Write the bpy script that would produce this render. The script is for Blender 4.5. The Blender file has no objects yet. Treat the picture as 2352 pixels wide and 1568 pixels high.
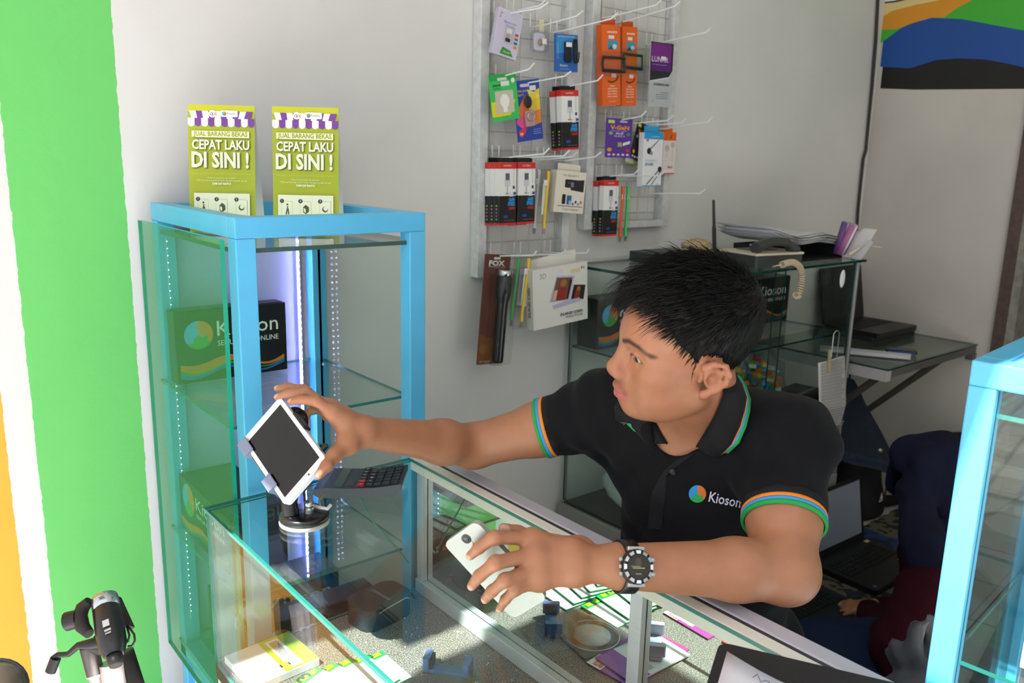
import bpy, bmesh, math, random
import numpy as np
from mathutils import Vector as V, Matrix as M4
random.seed(7)
SC = bpy.context.scene
COL = SC.collection
# ---------------------------------------------------------------- camera
FPX, YAW, PIT, ROL = 1913.6, .689674, .217397, .0239755
CAM = V((0, 0, 1.55))
FW = V((math.sin(YAW)*math.cos(PIT), math.cos(YAW)*math.cos(PIT), -math.sin(PIT)))
_r0 = V((math.cos(YAW), -math.sin(YAW), 0)); _u0 = _r0.cross(FW)
CR = _r0*math.cos(ROL)+_u0*math.sin(ROL); CU = -_r0*math.sin(ROL)+_u0*math.cos(ROL)
cd = bpy.data.cameras.new('camera'); co = bpy.data.objects.new('camera', cd); COL.objects.link(co)
cd.sensor_fit = 'HORIZONTAL'; cd.sensor_width = 36; cd.lens = FPX/2352*36
cd.clip_start = .02; cd.clip_end = 60
cd.dof.use_dof = True; cd.dof.focus_distance = 1.36; cd.dof.aperture_fstop = 7.0
mw = M4.Identity(4)
for i in range(3):
    mw[i][0] = CR[i]; mw[i][1] = CU[i]; mw[i][2] = -FW[i]; mw[i][3] = CAM[i]
co.matrix_world = mw
SC.camera = co
def ray(px, py): return ((px-1176)*CR-(py-784)*CU+FPX*FW)/FPX
def on(px, py, ax, v):          # point of a world plane seen at a place of the photograph
    d = ray(px, py); i = 'XYZ'.index(ax)
    return CAM+d*((v-CAM[i])/d[i])
def dp(px, py, d): return CAM+ray(px, py)*d
# ---------------------------------------------------------------- light
w = bpy.data.worlds.new('sky'); SC.world = w; w.use_nodes = True
bg = w.node_tree.nodes['Background']; bg.inputs[0].default_value = (.87, .935, 1.0, 1); bg.inputs[1].default_value = 1.0
sd = bpy.data.lights.new('sun', 'SUN'); so = bpy.data.objects.new('sun', sd); COL.objects.link(so)
sd.energy = 10.0; sd.angle = .009; sd.color = (1, .98, .955)
SUN = V((.55, .15, -.82)).normalized()
so.rotation_euler = SUN.to_track_quat('-Z', 'Y').to_euler(); so.location = (-3, -1, 5)
SC.view_settings.view_transform = 'Standard'; SC.view_settings.look = 'None'
SC.view_settings.exposure = .90; SC.view_settings.gamma = 1
SC.view_settings.use_curve_mapping = False
SC.cycles.max_bounces = 7; SC.cycles.diffuse_bounces = 3; SC.cycles.glossy_bounces = 4
SC.cycles.transparent_max_bounces = 32; SC.cycles.transmission_bounces = 4
SC.cycles.caustics_reflective = False; SC.cycles.caustics_refractive = False
SC.cycles.sample_clamp_indirect = 4.0
# ---------------------------------------------------------------- materials
def lin(h):
    if isinstance(h, (tuple, list)): return (*h[:3], 1)
    h = h.lstrip('#'); c = [int(h[i:i+2], 16)/255 for i in (0, 2, 4)]
    return (*[x/12.92 if x <= .04045 else ((x+.055)/1.055)**2.4 for x in c], 1)
_mats = {}
def mat(col, rough=.5, metal=0, spec=.4, noise=0, nscale=30, bump=0, sheen=0, emit=0, sss=0, trans=0):
    key = (str(col), rough, metal, spec, noise, nscale, bump, sheen, emit, sss, trans)
    if key in _mats: return _mats[key]
    m = bpy.data.materials.new('m%03d' % len(_mats)); m.use_nodes = True; _mats[key] = m
    nt = m.node_tree; b = nt.nodes['Principled BSDF']; c = lin(col)
    b.inputs['Base Color'].default_value = c; b.inputs['Roughness'].default_value = rough
    b.inputs['Metallic'].default_value = metal; b.inputs['Specular IOR Level'].default_value = spec
    if sheen: b.inputs['Sheen Weight'].default_value = sheen
    if emit: b.inputs['Emission Color'].default_value = c; b.inputs['Emission Strength'].default_value = emit
    if sss:
        b.inputs['Subsurface Weight'].default_value = sss; b.inputs['Subsurface Scale'].default_value = .006
        b.inputs['Subsurface Radius'].default_value = (1, .35, .2)
    if noise or bump:
        tc = nt.nodes.new('ShaderNodeTexCoord'); n = nt.nodes.new('ShaderNodeTexNoise')
        n.inputs['Scale'].default_value = nscale; n.inputs['Detail'].default_value = 5
        nt.links.new(tc.outputs['Object'], n.inputs['Vector'])
        if noise:
            r = nt.nodes.new('ShaderNodeMapRange'); r.inputs[1].default_value = .3; r.inputs[2].default_value = .7
            r.inputs[3].default_value = 1-noise; r.inputs[4].default_value = 1+noise*.5
            nt.links.new(n.outputs[0], r.inputs[0])
            mx = nt.nodes.new('ShaderNodeMix'); mx.data_type = 'RGBA'; mx.blend_type = 'MULTIPLY'; mx.inputs[0].default_value = 1
            mx.inputs[6].default_value = c; nt.links.new(r.outputs[0], mx.inputs[7]); nt.links.new(mx.outputs[2], b.inputs['Base Color'])
        if bump:
            bp = nt.nodes.new('ShaderNodeBump'); bp.inputs['Strength'].default_value = bump; bp.inputs['Distance'].default_value = .002
            nt.links.new(n.outputs[0], bp.inputs['Height']); nt.links.new(bp.outputs[0], b.inputs['Normal'])
    return m
def glassmat(tint, ior=1.45, rough=0.0, key=None):
    k = ('glass', str(tint), ior, rough)
    if k in _mats: return _mats[k]
    m = bpy.data.materials.new('glass'); m.use_nodes = True; _mats[k] = m; nt = m.node_tree; nt.nodes.clear()
    o = nt.nodes.new('ShaderNodeOutputMaterial'); t = nt.nodes.new('ShaderNodeBsdfTransparent'); g = nt.nodes.new('ShaderNodeBsdfGlossy')
    f = nt.nodes.new('ShaderNodeFresnel'); mx = nt.nodes.new('ShaderNodeMixShader')
    ge = nt.nodes.new('ShaderNodeNewGeometry'); mi = nt.nodes.new('ShaderNodeMix'); mi.inputs[2].default_value = ior; mi.inputs[3].default_value = 1/ior   # thin sheet: same reflection from both sides
    nt.links.new(ge.outputs['Backfacing'], mi.inputs[0]); nt.links.new(mi.outputs[0], f.inputs[0]); t.inputs[0].default_value = lin(tint); g.inputs['Roughness'].default_value = rough
    nt.links.new(f.outputs[0], mx.inputs[0]); nt.links.new(t.outputs[0], mx.inputs[1]); nt.links.new(g.outputs[0], mx.inputs[2])
    nt.links.new(mx.outputs[0], o.inputs[0]); return m
GLASS = glassmat((.93, .975, .96)); EDGE = mat('#2f7d74', .15, spec=.6); EDGED = mat('#0d3a36', .15, spec=.6)
CLEAR = glassmat((.97, .97, .97), 1.35, .06)
# ---------------------------------------------------------------- meshes
class MB:
    def __init__(s): s.v = []; s.f = []; s.m = []; s.sm = []; s.mats = []
    def mi(s, m):
        if m not in s.mats: s.mats.append(m)
        return s.mats.index(m)
    def add(s, vs, fs, m, smooth=False):
        b = len(s.v); s.v += [tuple(v) for v in vs]; k = s.mi(m)
        for f in fs: s.f.append(tuple(i+b for i in f)); s.m.append(k); s.sm.append(smooth)
        return s
    def box(s, c, d, m, R=None):
        hx, hy, hz = d[0]/2, d[1]/2, d[2]/2; vs = []
        for x in (-hx, hx):
            for y in (-hy, hy):
                for z in (-hz, hz):
                    p = V((x, y, z)); p = (R @ p) if R is not None and len(R) == 3 else p
                    vs.append(p+V(c))
        if R is not None and len(R) == 4: vs = [R @ v for v in vs]
        return s.add(vs, [(0, 1, 3, 2), (4, 6, 7, 5), (0, 4, 5, 1), (2, 3, 7, 6), (0, 2, 6, 4), (1, 5, 7, 3)], m)
    def bx(s, lo, hi, m, R=None):
        return s.box([(a+b)/2 for a, b in zip(lo, hi)], [abs(b-a) for a, b in zip(lo, hi)], m, R)
    def pane(s, lo, hi, m, e):      # glass sheet: clear faces, coloured rims
        d = [abs(b-a) for a, b in zip(lo, hi)]; ax = d.index(min(d)); n = len(s.f); s.bx(lo, hi, m); k = s.mi(e)
        pairs = {0: (0, 1), 1: (2, 3), 2: (4, 5)}[ax]
        for i in range(6):
            if i not in pairs: s.m[n+i] = k
        return s
    def quad(s, a, b, c, d, m): return s.add([a, b, c, d], [(0, 1, 2, 3)], m)
    def ring(s, rings, m, closed=True, caps=True, smooth=True):
        n = len(rings[0]); vs = [p for r in rings for p in r]; fs = []
        for i in range(len(rings)-1):
            for j in range(n if closed else n-1):
                k = (j+1) % n; fs.append((i*n+j, i*n+k, (i+1)*n+k, (i+1)*n+j))
        s.add(vs, fs, m, smooth)
        if caps and closed:
            s.add(rings[0], [tuple(range(n-1, -1, -1))], m); s.add(rings[-1], [tuple(range(n))], m)
        return s
    def tube(s, pts, r, m, n=8, caps=True, closed=False):
        pts = [V(p) for p in pts]; rs = r if isinstance(r, (list, tuple)) else [r]*len(pts); rings = []
        nrm = None
        for i, p in enumerate(pts):
            if closed: t = (pts[(i+1) % len(pts)]-pts[i-1]).normalized()
            else: t = (pts[min(i+1, len(pts)-1)]-pts[max(i-1, 0)]).normalized()
            if nrm is None:
                nrm = t.orthogonal().normalized()
            nrm = (nrm-t*nrm.dot(t)); nrm = nrm.normalized() if nrm.length > 1e-6 else t.orthogonal().normalized()
            b = t.cross(nrm)
            rings.append([p+(nrm*math.cos(2*math.pi*k/n)+b*math.sin(2*math.pi*k/n))*rs[i] for k in range(n)])
        if closed: rings.append(rings[0]); caps = False
        return s.ring(rings, m, caps=caps)
    def cyl(s, a, b, r0, m, r1=None, n=16): return s.tube([a, b], [r0, r0 if r1 is None else r1], m, n)
    def lathe(s, prof, m, M=M4.Identity(4), n=24, caps=True):
        return s.ring([[M @ V((r*math.cos(2*math.pi*k/n), r*math.sin(2*math.pi*k/n), z)) for k in range(n)] for r, z in prof], m, caps=caps)
    def prism(s, poly, z0, z1, m, M=M4.Identity(4), side=None):
        n = len(poly); A = [M @ V((x, y, z0)) for x, y in poly]; B = [M @ V((x, y, z1)) for x, y in poly]
        s.add(A, [tuple(range(n-1, -1, -1))], m); s.add(B, [tuple(range(n))], m)
        s.add(A+B, [(i, (i+1) % n, n+(i+1) % n, n+i) for i in range(n)], side or m); return s
    def sheet(s, grid, m, smooth=True):
        h = len(grid); wd = len(grid[0])
        return s.add([p for r in grid for p in r], [(i*wd+j, i*wd+j+1, (i+1)*wd+j+1, (i+1)*wd+j) for i in range(h-1) for j in range(wd-1)], m, smooth)
    def ball(s, c, r, m, n=12, R=None):
        c = V(c); rr = V(r) if not isinstance(r, (int, float)) else V((r, r, r)); rings = []
        for i in range(n+1):
            a = math.pi*i/n; k = max(math.sin(a), 1e-3); q = []
            for j in range(2*n):
                b = math.pi*j/n; p = V((rr[0]*k*math.cos(b), rr[1]*k*math.sin(b), -rr[2]*math.cos(a))); q.append(c+(R @ p if R is not None else p))
            rings.append(q)
        return s.ring(rings, m)
    def build(s, name, parent=None, local=False, bevel=0, sub=0, solid=0, label=None, seg=2):
        me = bpy.data.meshes.new(name); me.from_pydata(s.v, [], s.f); me.update()
        for m in s.mats: me.materials.append(m)
        me.polygons.foreach_set('material_index', s.m); me.polygons.foreach_set('use_smooth', s.sm)
        return link(name, me, parent, local, bevel, sub, solid, label, seg)
PM = {}
def link(name, me, parent=None, local=False, bevel=0, sub=0, solid=0, label=None, seg=2):
    o = bpy.data.objects.new(name, me); COL.objects.link(o); PM[o.name] = M4.Identity(4)
    if parent is not None:
        o.parent = parent
        if local: PM[o.name] = PM[parent.name].copy()
        else: o.matrix_parent_inverse = PM[parent.name].inverted()
    if solid:
        md = o.modifiers.new('solid', 'SOLIDIFY'); md.thickness = solid; md.offset = 0
    if bevel:
        md = o.modifiers.new('bevel', 'BEVEL'); md.width = bevel; md.segments = seg; md.limit_method = 'ANGLE'; md.angle_limit = .6
        md.harden_normals = False
    if sub:
        md = o.modifiers.new('sub', 'SUBSURF'); md.levels = sub; md.render_levels = sub
    if label: o['label'] = label
    return o
def tag(o, label, cat, group=None, kind=None):
    o['label'] = label; o['category'] = cat
    if group: o['group'] = group
    if kind: o['kind'] = kind
    return o
def thing(name, label, cat, M=(0, 0, 0), group=None):
    o = bpy.data.objects.new(name, None); COL.objects.link(o); o.empty_display_size = .02
    m = M if isinstance(M, M4) else M4.Translation(M)
    o.matrix_world = m; PM[o.name] = m.copy()
    return tag(o, label, cat, group)
def struct(o): o['kind'] = 'structure'; return o
def copy_tree(o, M=None, label=None, parent=None):
    c = o.copy(); COL.objects.link(c)
    if parent is not None: c.parent = parent
    if M is not None: c.matrix_world = M
    if label: c['label'] = label
    PM[c.name] = PM[o.name].copy() if M is None else M.copy()
    for ch in [x for x in COL.objects if x.parent == o]: copy_tree(ch, parent=c)
    return c
def frame(o, x, z):          # matrix with origin o, local x axis, local z axis
    z = V(z).normalized(); x = V(x); x = (x-z*x.dot(z)).normalized(); y = z.cross(x); m = M4.Identity(4)
    for i in range(3): m[i][0] = x[i]; m[i][1] = y[i]; m[i][2] = z[i]; m[i][3] = o[i]
    return m
def rot(ax, a): return M4.Rotation(a, 4, ax)
def rrect(x0, y0, x1, y1, r, n=4):
    out = []
    for cx, cy, a in ((x1-r, y1-r, 0), (x0+r, y1-r, 90), (x0+r, y0+r, 180), (x1-r, y0+r, 270)):
        for k in range(n+1):
            t = math.radians(a+90*k/n); out.append((cx+r*math.cos(t), cy+r*math.sin(t)))
    return out
_txt = {}
def textmesh(s, bold=0):
    k = (s, bold)
    if k in _txt: return _txt[k]
    c = bpy.data.curves.new('lettering', 'FONT'); c.body = s; c.size = 1; c.offset = bold; c.resolution_u = 2
    o = bpy.data.objects.new('lettering', c); COL.objects.link(o)
    dg = bpy.context.evaluated_depsgraph_get(); me = o.evaluated_get(dg).to_mesh()
    vs = [(v.co.x, v.co.y) for v in me.vertices]; fs = [tuple(p.vertices) for p in me.polygons]
    o.evaluated_get(dg).to_mesh_clear(); bpy.data.objects.remove(o); bpy.data.curves.remove(c)
    xs = [v[0] for v in vs] or [0]; x0, x1 = min(xs), max(xs)
    _txt[k] = ([(x-x0, y) for x, y in vs], fs, x1-x0); return _txt[k]
class Print:                # flat print: coloured shapes stacked in thin layers on a face (x right, y up, z out)
    def __init__(s, rough=.45, z0=.00012, dz=.00006): s.mb = MB(); s.z = z0; s.dz = dz; s.rough = rough
    def c(s, h): return h if hasattr(h, 'node_tree') else mat(h, s.rough)
    def poly(s, pts, col):
        s.mb.add([(x, y, s.z) for x, y in pts], [tuple(range(len(pts)))], s.c(col)); s.z += s.dz; return s
    def rect(s, x0, y0, x1, y1, col): return s.poly([(x0, y0), (x1, y0), (x1, y1), (x0, y1)], col)
    def rr(s, x0, y0, x1, y1, r, col): return s.poly(rrect(x0, y0, x1, y1, r), col)
    def circ(s, x, y, r, col, ry=None, n=24): return s.poly([(x+r*math.cos(2*math.pi*k/n), y+(ry or r)*math.sin(2*math.pi*k/n)) for k in range(n)], col)
    def text(s, t, x, y, h, col, w=None, al='l', bold=0, ang=0, shear=0):
        vs, fs, tw = textmesh(t, bold); k = h/.72; kx = k if w is None else w/max(tw, 1e-4); tot = tw*kx
        ox = {'l': 0, 'c': -tot/2, 'r': -tot}[al]; ca, sa = math.cos(ang), math.sin(ang); out = []
        for a, b in vs:
            a2 = a*kx+ox+b*k*shear; b2 = b*k; out.append((x+a2*ca-b2*sa, y+a2*sa+b2*ca, s.z))
        s.mb.add(out, fs, s.c(col)); s.z += s.dz; return s
    def build(s, name, parent, local=True, M=None):
        if M is not None: s.mb.v = [tuple(M @ V(v)) for v in s.mb.v]
        return s.mb.build(name, parent, local)
def sector(cx, cy, r, a0, a1, n=14): return [(cx, cy)]+[(cx+r*math.cos(math.radians(a0+(a1-a0)*k/n)), cy+r*math.sin(math.radians(a0+(a1-a0)*k/n))) for k in range(n+1)]
def puzzle(P, cx, cy, r, cols=('#4fb0e8', '#e0813c', '#42a84a')):   # round emblem of three jigsaw pieces
    b, o, g = cols
    P.poly(sector(cx, cy, r, 90, 215), b); P.poly(sector(cx, cy, r, -35, 90), o); P.poly(sector(cx, cy, r, 215, 325), g)
    P.circ(cx-.02*r, cy+.55*r, .17*r, o); P.circ(cx-.52*r, cy-.42*r, .17*r, b); P.circ(cx+.5*r, cy-.22*r, .17*r, g)
def wavy(P, x0, x1, y, amp, th, col, ph=0, cyc=1.5, n=28):
    top = []; bot = []
    for i in range(n+1):
        t = i/n; yy = y+amp*math.sin(2*math.pi*cyc*t+ph); k = .75+.45*math.sin(2*math.pi*cyc*.6*t+ph*2); top.append((x0+(x1-x0)*t, yy+th*k)); bot.append((x0+(x1-x0)*t, yy))
    for i in range(n):
        P.mb.add([(*bot[i], P.z), (*bot[i+1], P.z), (*top[i+1], P.z), (*top[i], P.z)], [(0, 1, 2, 3)], P.c(col))
    P.z += P.dz
def brand_face(P, w, h, bright=1.0):
    a = dict(o='#d8742f', g='#2f9a4a', b='#2f62b8', t='#e9ecec')
    puzzle(P, .2*w, .66*h, .125*w)
    P.text('Kioson', .36*w, .62*h, .22*h, a['t'], w=.56*w); P.text('SEMUA BISA ONLINE', .36*w, .48*h, .075*h, a['t'], w=.56*w)
    wavy(P, .03*w, .97*w, .10*h, .055*h, .06*h, a['b'], 3.6); wavy(P, .03*w, .97*w, .15*h, .055*h, .045*h, a['g'], 3.4); wavy(P, .03*w, .97*w, .19*h, .06*h, .10*h, a['o'], 3.2)
def brand_box(label, M, w, d, h, group='printed dark boxes on the shelves'):   # M: lower front left corner; x right, y up, z towards the viewer
    t = thing('cardboard_box', label, 'box', M, group)
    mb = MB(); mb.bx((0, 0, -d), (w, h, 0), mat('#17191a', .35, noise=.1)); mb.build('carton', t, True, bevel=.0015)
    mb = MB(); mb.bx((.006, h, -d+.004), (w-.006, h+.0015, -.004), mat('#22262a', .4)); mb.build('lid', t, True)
    P = Print(.4); brand_face(P, w, h); P.build('printed_front', t)
    return t
# ================================================================ the setting
YW, XR, ZF = 1.86, 3.475, .172
def wallmat(bands, base, nz=.04):
    m = bpy.data.materials.new('painted_wall'); m.use_nodes = True; nt = m.node_tree; b = nt.nodes['Principled BSDF']
    b.inputs['Roughness'].default_value = .55; b.inputs['Specular IOR Level'].default_value = .25
    tc = nt.nodes.new('ShaderNodeTexCoord'); sp = nt.nodes.new('ShaderNodeSeparateXYZ'); nt.links.new(tc.outputs['Object'], sp.inputs[0])
    n1 = nt.nodes.new('ShaderNodeTexNoise'); n1.inputs['Scale'].default_value = 60; nt.links.new(tc.outputs['Object'], n1.inputs['Vector'])
    ad = nt.nodes.new('ShaderNodeMath'); ad.operation = 'MULTIPLY_ADD'; ad.inputs[1].default_value = .006; nt.links.new(n1.outputs[0], ad.inputs[0]); nt.links.new(sp.outputs[0], ad.inputs[2])
    prev = None
    for x, c in [(-99, base)]+bands:
        g = nt.nodes.new('ShaderNodeMath'); g.operation = 'GREATER_THAN'; g.inputs[1].default_value = x+.003; nt.links.new(ad.outputs[0], g.inputs[0])
        cr = nt.nodes.new('ShaderNodeMix'); cr.data_type = 'RGBA'; cr.inputs[7].default_value = lin(c); cr.inputs[6].default_value = lin(base); nt.links.new(g.outputs[0], cr.inputs[0])
        if prev: nt.links.new(prev.outputs[2], cr.inputs[6])
        prev = cr
    n2 = nt.nodes.new('ShaderNodeTexNoise'); n2.inputs['Scale'].default_value = 3; n2.inputs['Detail'].default_value = 6; nt.links.new(tc.outputs['Object'], n2.inputs['Vector'])
    r2 = nt.nodes.new('ShaderNodeMapRange'); r2.inputs[1].default_value = .3; r2.inputs[2].default_value = .7; r2.inputs[3].default_value = 1-nz; r2.inputs[4].default_value = 1+nz*.4; nt.links.new(n2.outputs[0], r2.inputs[0])
    mx = nt.nodes.new('ShaderNodeMix'); mx.data_type = 'RGBA'; mx.blend_type = 'MULTIPLY'; mx.inputs[0].default_value = 1
    nt.links.new(prev.outputs[2], mx.inputs[6]); nt.links.new(r2.outputs[0], mx.inputs[7]); nt.links.new(mx.outputs[2], b.inputs['Base Color'])
    n3 = nt.nodes.new('ShaderNodeTexNoise'); n3.inputs['Scale'].default_value = 12; n3.inputs['Detail'].default_value = 8; nt.links.new(tc.outputs['Object'], n3.inputs['Vector'])
    bp = nt.nodes.new('ShaderNodeBump'); bp.inputs['Strength'].default_value = .25; bp.inputs['Distance'].default_value = .01; nt.links.new(n3.outputs[0], bp.inputs['Height']); nt.links.new(bp.outputs[0], b.inputs['Normal'])
    return m
WHITE = '#e2e0de'
m = wallmat([(-.25, '#f5b041'), (.228, WHITE), (.279, '#70cc6e'), (.487, WHITE)], WHITE)
mb = MB(); mb.bx((-1.3, YW, -.05), (XR+.15, YW+.15, 3.0), m); struct(mb.build('wall_back'))
mb = MB(); DY = 1.262
mr = mat('#cfc8c0', .6, spec=.2, noise=.10, nscale=2.5, bump=.15)
mb.bx((XR, DY, 0), (XR+.15, YW, 3.0), mr); mb.bx((XR, -2.3, 2.3), (XR+.15, DY, 3.0), mr); mb.bx((XR, -2.3, 0), (XR+.15, .35, 2.3), mr)
wr = struct(mb.build('wall_right'))
# painted wave bands on the right wall (x = -Y along the wall)
MW = frame((XR, YW-.005, 0), (0, -1, 0), (-1, 0, 0))
P = Print(.5, z0=.0006, dz=.0003)
def wp(px, py):
    q = on(px, py, 'X', XR); return (YW-.005-q.y, q.z)
def ext(pts, top): # region from a curve up to a height, continued towards the doorway
    a = [wp(*p) for p in pts]; dx = a[-1][0]-a[-2][0]; k = (.62-a[-1][0])/dx if dx else 0
    a.append((1.6, a[-1][1]-.02)); return a+[(a[-1][0], top), (a[0][0], top)]
P.poly(ext([(2022, 203), (2100, 206), (2352, 204)], 2.95), '#151413')
P.poly(ext([(2022, 153), (2090, 157), (2150, 138), (2200, 134), (2260, 136), (2310, 145), (2352, 155)], 2.95), '#1f4f9c')
P.poly(ext([(2022, 100), (2070, 65), (2110, 45), (2140, 41), (2210, 44), (2270, 55), (2352, 70)], 2.95), '#45b53a')
P.poly([wp(2022, 68), wp(2060, 67), wp(2100, 52), wp(2140, 41), wp(2168, 40), wp(2200, 18), wp(2240, -3), wp(2300, -60), wp(2022, -60)], '#e0982a')
P.poly([wp(2022, 42), wp(2050, 25), wp(2100, 12), wp(2160, 0), wp(2200, -60), wp(2022, -60)], '#e8cf8e')
P.poly([wp(2026, 9), wp(2060, 5), wp(2090, -2), wp(2090, -60), wp(2026, -60)], '#16161a')
P.poly([wp(2029, 5), wp(2055, 2), wp(2075, -2), wp(2075, -60), wp(2029, -60)], '#e8e8ea')
P.build('painted_waves', wr, local=False, M=MW)
mb = MB(); mb.bx((-2.5, -2.45, 0), (XR+.15, -2.3, 3), mat('#d8d4cc', .6)); struct(mb.build('wall_front'))
mb = MB(); mb.bx((.98, -2.3, 0), (1.1, -2.0, 2.85), mat('#d8d4cc', .6)); struct(mb.build('wall_shade_stub'))  # unseen wall stub, added to keep daylight out of the room
# floors: tiled shop floor, tiled porch, paving beyond
def tilemat(c1, mortar, sx, off=0, ms=.006, rough=.25):
    m = bpy.data.materials.new('tiles'); m.use_nodes = True; nt = m.node_tree; b = nt.nodes['Principled BSDF']; b.inputs['Roughness'].default_value = rough
    tc = nt.nodes.new('ShaderNodeTexCoord'); br = nt.nodes.new('ShaderNodeTexBrick'); br.offset = off; br.squash = 1
    nt.links.new(tc.outputs['Object'], br.inputs['Vector']); br.inputs['Scale'].default_value = 1
    br.inputs['Brick Width'].default_value = sx; br.inputs['Row Height'].default_value = sx if not off else sx*.6; br.inputs['Mortar Size'].default_value = ms
    br.inputs['Color1'].default_value = lin(c1); c2 = lin(c1); br.inputs['Color2'].default_value = (c2[0]*.93, c2[1]*.93, c2[2]*.93, 1); br.inputs['Mortar'].default_value = lin(mortar)
    nt.links.new(br.outputs[0], b.inputs['Base Color']); return m
mb = MB(); mb.bx((.42, -2.3, -.02), (XR+1.6, YW, ZF), tilemat('#d6d4d0', '#a39e98', .3)); struct(mb.build('floor'))
mb = MB(); mb.bx((-1.25, -2.3, -.06), (.42, YW, .0), tilemat('#e8e8ea', '#8d97a5', .3)); struct(mb.build('floor_porch'))
mb = MB(); mb.bx((-9, -6, -.12), (-1.25, 8, -.02), tilemat('#aaa29a', '#77706a', .24, .5, .012, .8)); struct(mb.build('floor_paving'))
mb = MB(); mb.prism([(-.80, .70), (-.80, -.05), (-.33, -.05), (-.33, .09), (.32, .09), (.32, -.62), (.5, -2.45), (XR+1.7, -2.45), (XR+1.7, YW+.15), (-3.6, YW+.15), (-3.6, .90), (-.73, .90), (-.73, .785), (-.50, .785), (-.50, .70)], 2.85, 2.95, mat('#dedad2', .7)); struct(mb.build('ceiling_sun_cut'))  # room ceiling plus unseen canopy, its edge and notch shaped to steer the sun
mb = MB(); mb.bx((XR-.009, DY+.01, ZF), (XR, YW, ZF+.068), mat('#c9c4bb', .3)); mb.bx((XR-.0095, DY+.01, ZF+.068), (XR, YW, ZF+.072), mat('#4d4438', .6)); struct(mb.build('baseboard_right'))
# doorway at the far end of the right wall: jamb, dark room behind
mb = MB()
mb.bx((XR-.02, DY-.045, ZF), (XR+.16, DY, 2.3), mat('#5b4a44', .6, noise=.3, nscale=40)); mb.bx((XR-.02, DY-.075, ZF), (XR+.10, DY-.045, 2.3), mat('#8d8a80', .6, noise=.3)); mb.bx((XR-.02, .35, 2.22), (XR+.16, DY, 2.3), mat('#5b4a44', .6))
struct(mb.build('door_1'))
mb = MB(); dk = mat('#171213', .9)  # near black walls: the room's lack of light put into their colour
mb.bx((XR+1.5, -.6, ZF), (XR+1.6, YW, 3), dk); mb.bx((XR+.15, -.7, ZF), (XR+1.6, -.6, 3), dk); mb.bx((XR+.15, YW, ZF), (XR+1.6, YW+.1, 3), dk)
struct(mb.build('wall_store'))
# dark clothes hanging in that doorway
t = thing('hanging_coat', 'dark maroon and black coat hanging in the dark doorway', 'coat', (XR+.35, 1.12, 1.7))
g = []
for i in range(14):
    z = .55+1.15*i/13; row = []
    for j in range(17):
        a = 2*math.pi*j/16; k = 1-.35*(i/13)**3
        row.append((XR+.35+.10*k*math.cos(a)*(1+.12*math.sin(5*a)), 1.10+.19*k*math.sin(a)*(1+.1*math.sin(7*a+i*.2)), z))
    g.append(row)
mb = MB(); mb.sheet(g, mat('#2c1018', .9, sheen=.3)); mb.build('coat_body', t)
mb = MB(); mb.sheet([[(p[0]-.015+(XR+.35-p[0])*-.1, p[1], p[2]+.02) for p in r] for r in g[8:]], mat('#131318', .9)); mb.build('collar', t)
mb = MB(); mb.tube([(XR+.35, 1.10, 1.70), (XR+.35, 1.10, 1.80), (XR+.35, 1.13, 1.83), (XR+.35, 1.16, 1.80)], .003, mat('#999999', .3, 1)); mb.build('hook', t)
# black cable down the wall corner
mb = MB(); mb.tube([(on(px, py, 'Y', YW-.012)) for px, py in ((2018, -30), (2012, 90), (2003, 200), (1993, 300), (1989, 345), (1983, 365), (1978, 410), (1971, 480), (1968, 530))], .0065, mat('#2a2624', .5), 8)
tag(mb.build('wall_cable'), 'black cable running down the wall corner beside the painted waves', 'cable')
# ================================================================ tall blue display cabinet against the back wall
BLUE = mat('#5bbbea', .35, spec=.5, noise=.06, nscale=14)
CX0, CX1, CY0, CY1, CZT, PW = .528, .908, 1.375, 1.835, 1.441, .036
cab = thing('display_cabinet', 'tall sky blue framed glass display cabinet with a strip of white lights, against the wall', 'cabinet', (CX0, CY0, 0))
for x in (CX0, CX1-PW):
    for y in (CY0, CY1-PW):
        mb = MB(); mb.bx((x, y, 0), (x+PW, y+PW, CZT-PW), BLUE); mb.build('post', cab, bevel=.002)
def rails(z, parent, nm='rail'):
    for lo, hi in (((CX0, CY0), (CX1, CY0+PW)), ((CX0, CY1-PW), (CX1, CY1)), ((CX0, CY0+PW), (CX0+PW, CY1-PW)), ((CX1-PW, CY0+PW), (CX1, CY1-PW))):
        mb = MB(); mb.bx((*lo, z-PW), (*hi, z), BLUE); mb.build(nm, parent, bevel=.002)
rails(CZT, cab)
gx = CX0+PW; hx = CX1-PW
rails(.436, cab, 'lower_rail')
mb = MB(); mb.bx((gx-.02, CY0+.01, .06), (gx-.015, CY1-.01, .41), mat('#8fd0ee', .4)); mb.bx((gx, CY0+.012, .06), (hx, CY0+.018, .41), mat('#8fd0ee', .4)); mb.build('base_panel', cab)
def pane(nm, lo, hi, parent, e=None, g=None, **k):
    mb = MB(); mb.pane(lo, hi, g or GLASS, e or EDGE); return mb.build(nm, parent, **k)
pane('top_glass', (gx-.03, CY0+.012, CZT-.062), (CX1-.004, CY1-.012, CZT-.054), cab, mat('#3f5a54', .3))
GT = glassmat((.80, .93, .88), 1.6)
pane('side_glass', (CX0-.030, CY0-.010, .44), (CX0-.022, CY1-.012, CZT-.035), cab, mat('#12a184', .2, spec=.6), GT, label='green edged sliding side glass')
pane('side_glass', (CX1-.022, CY0+PW, .44), (CX1-.016, CY1-PW, CZT-.06), cab, g=glassmat((.90, .955, .94), 1.07))
for z in (1.0645, .7245):
    pane('shelf', (CX0-.006, CY0+.045, z-.006), (CX1-.012, CY1-.012, z), cab)
pane('shelf', (CX0-.006, CY0+.02, .437), (CX1-.012, CY1-.012, .443), cab)
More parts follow.
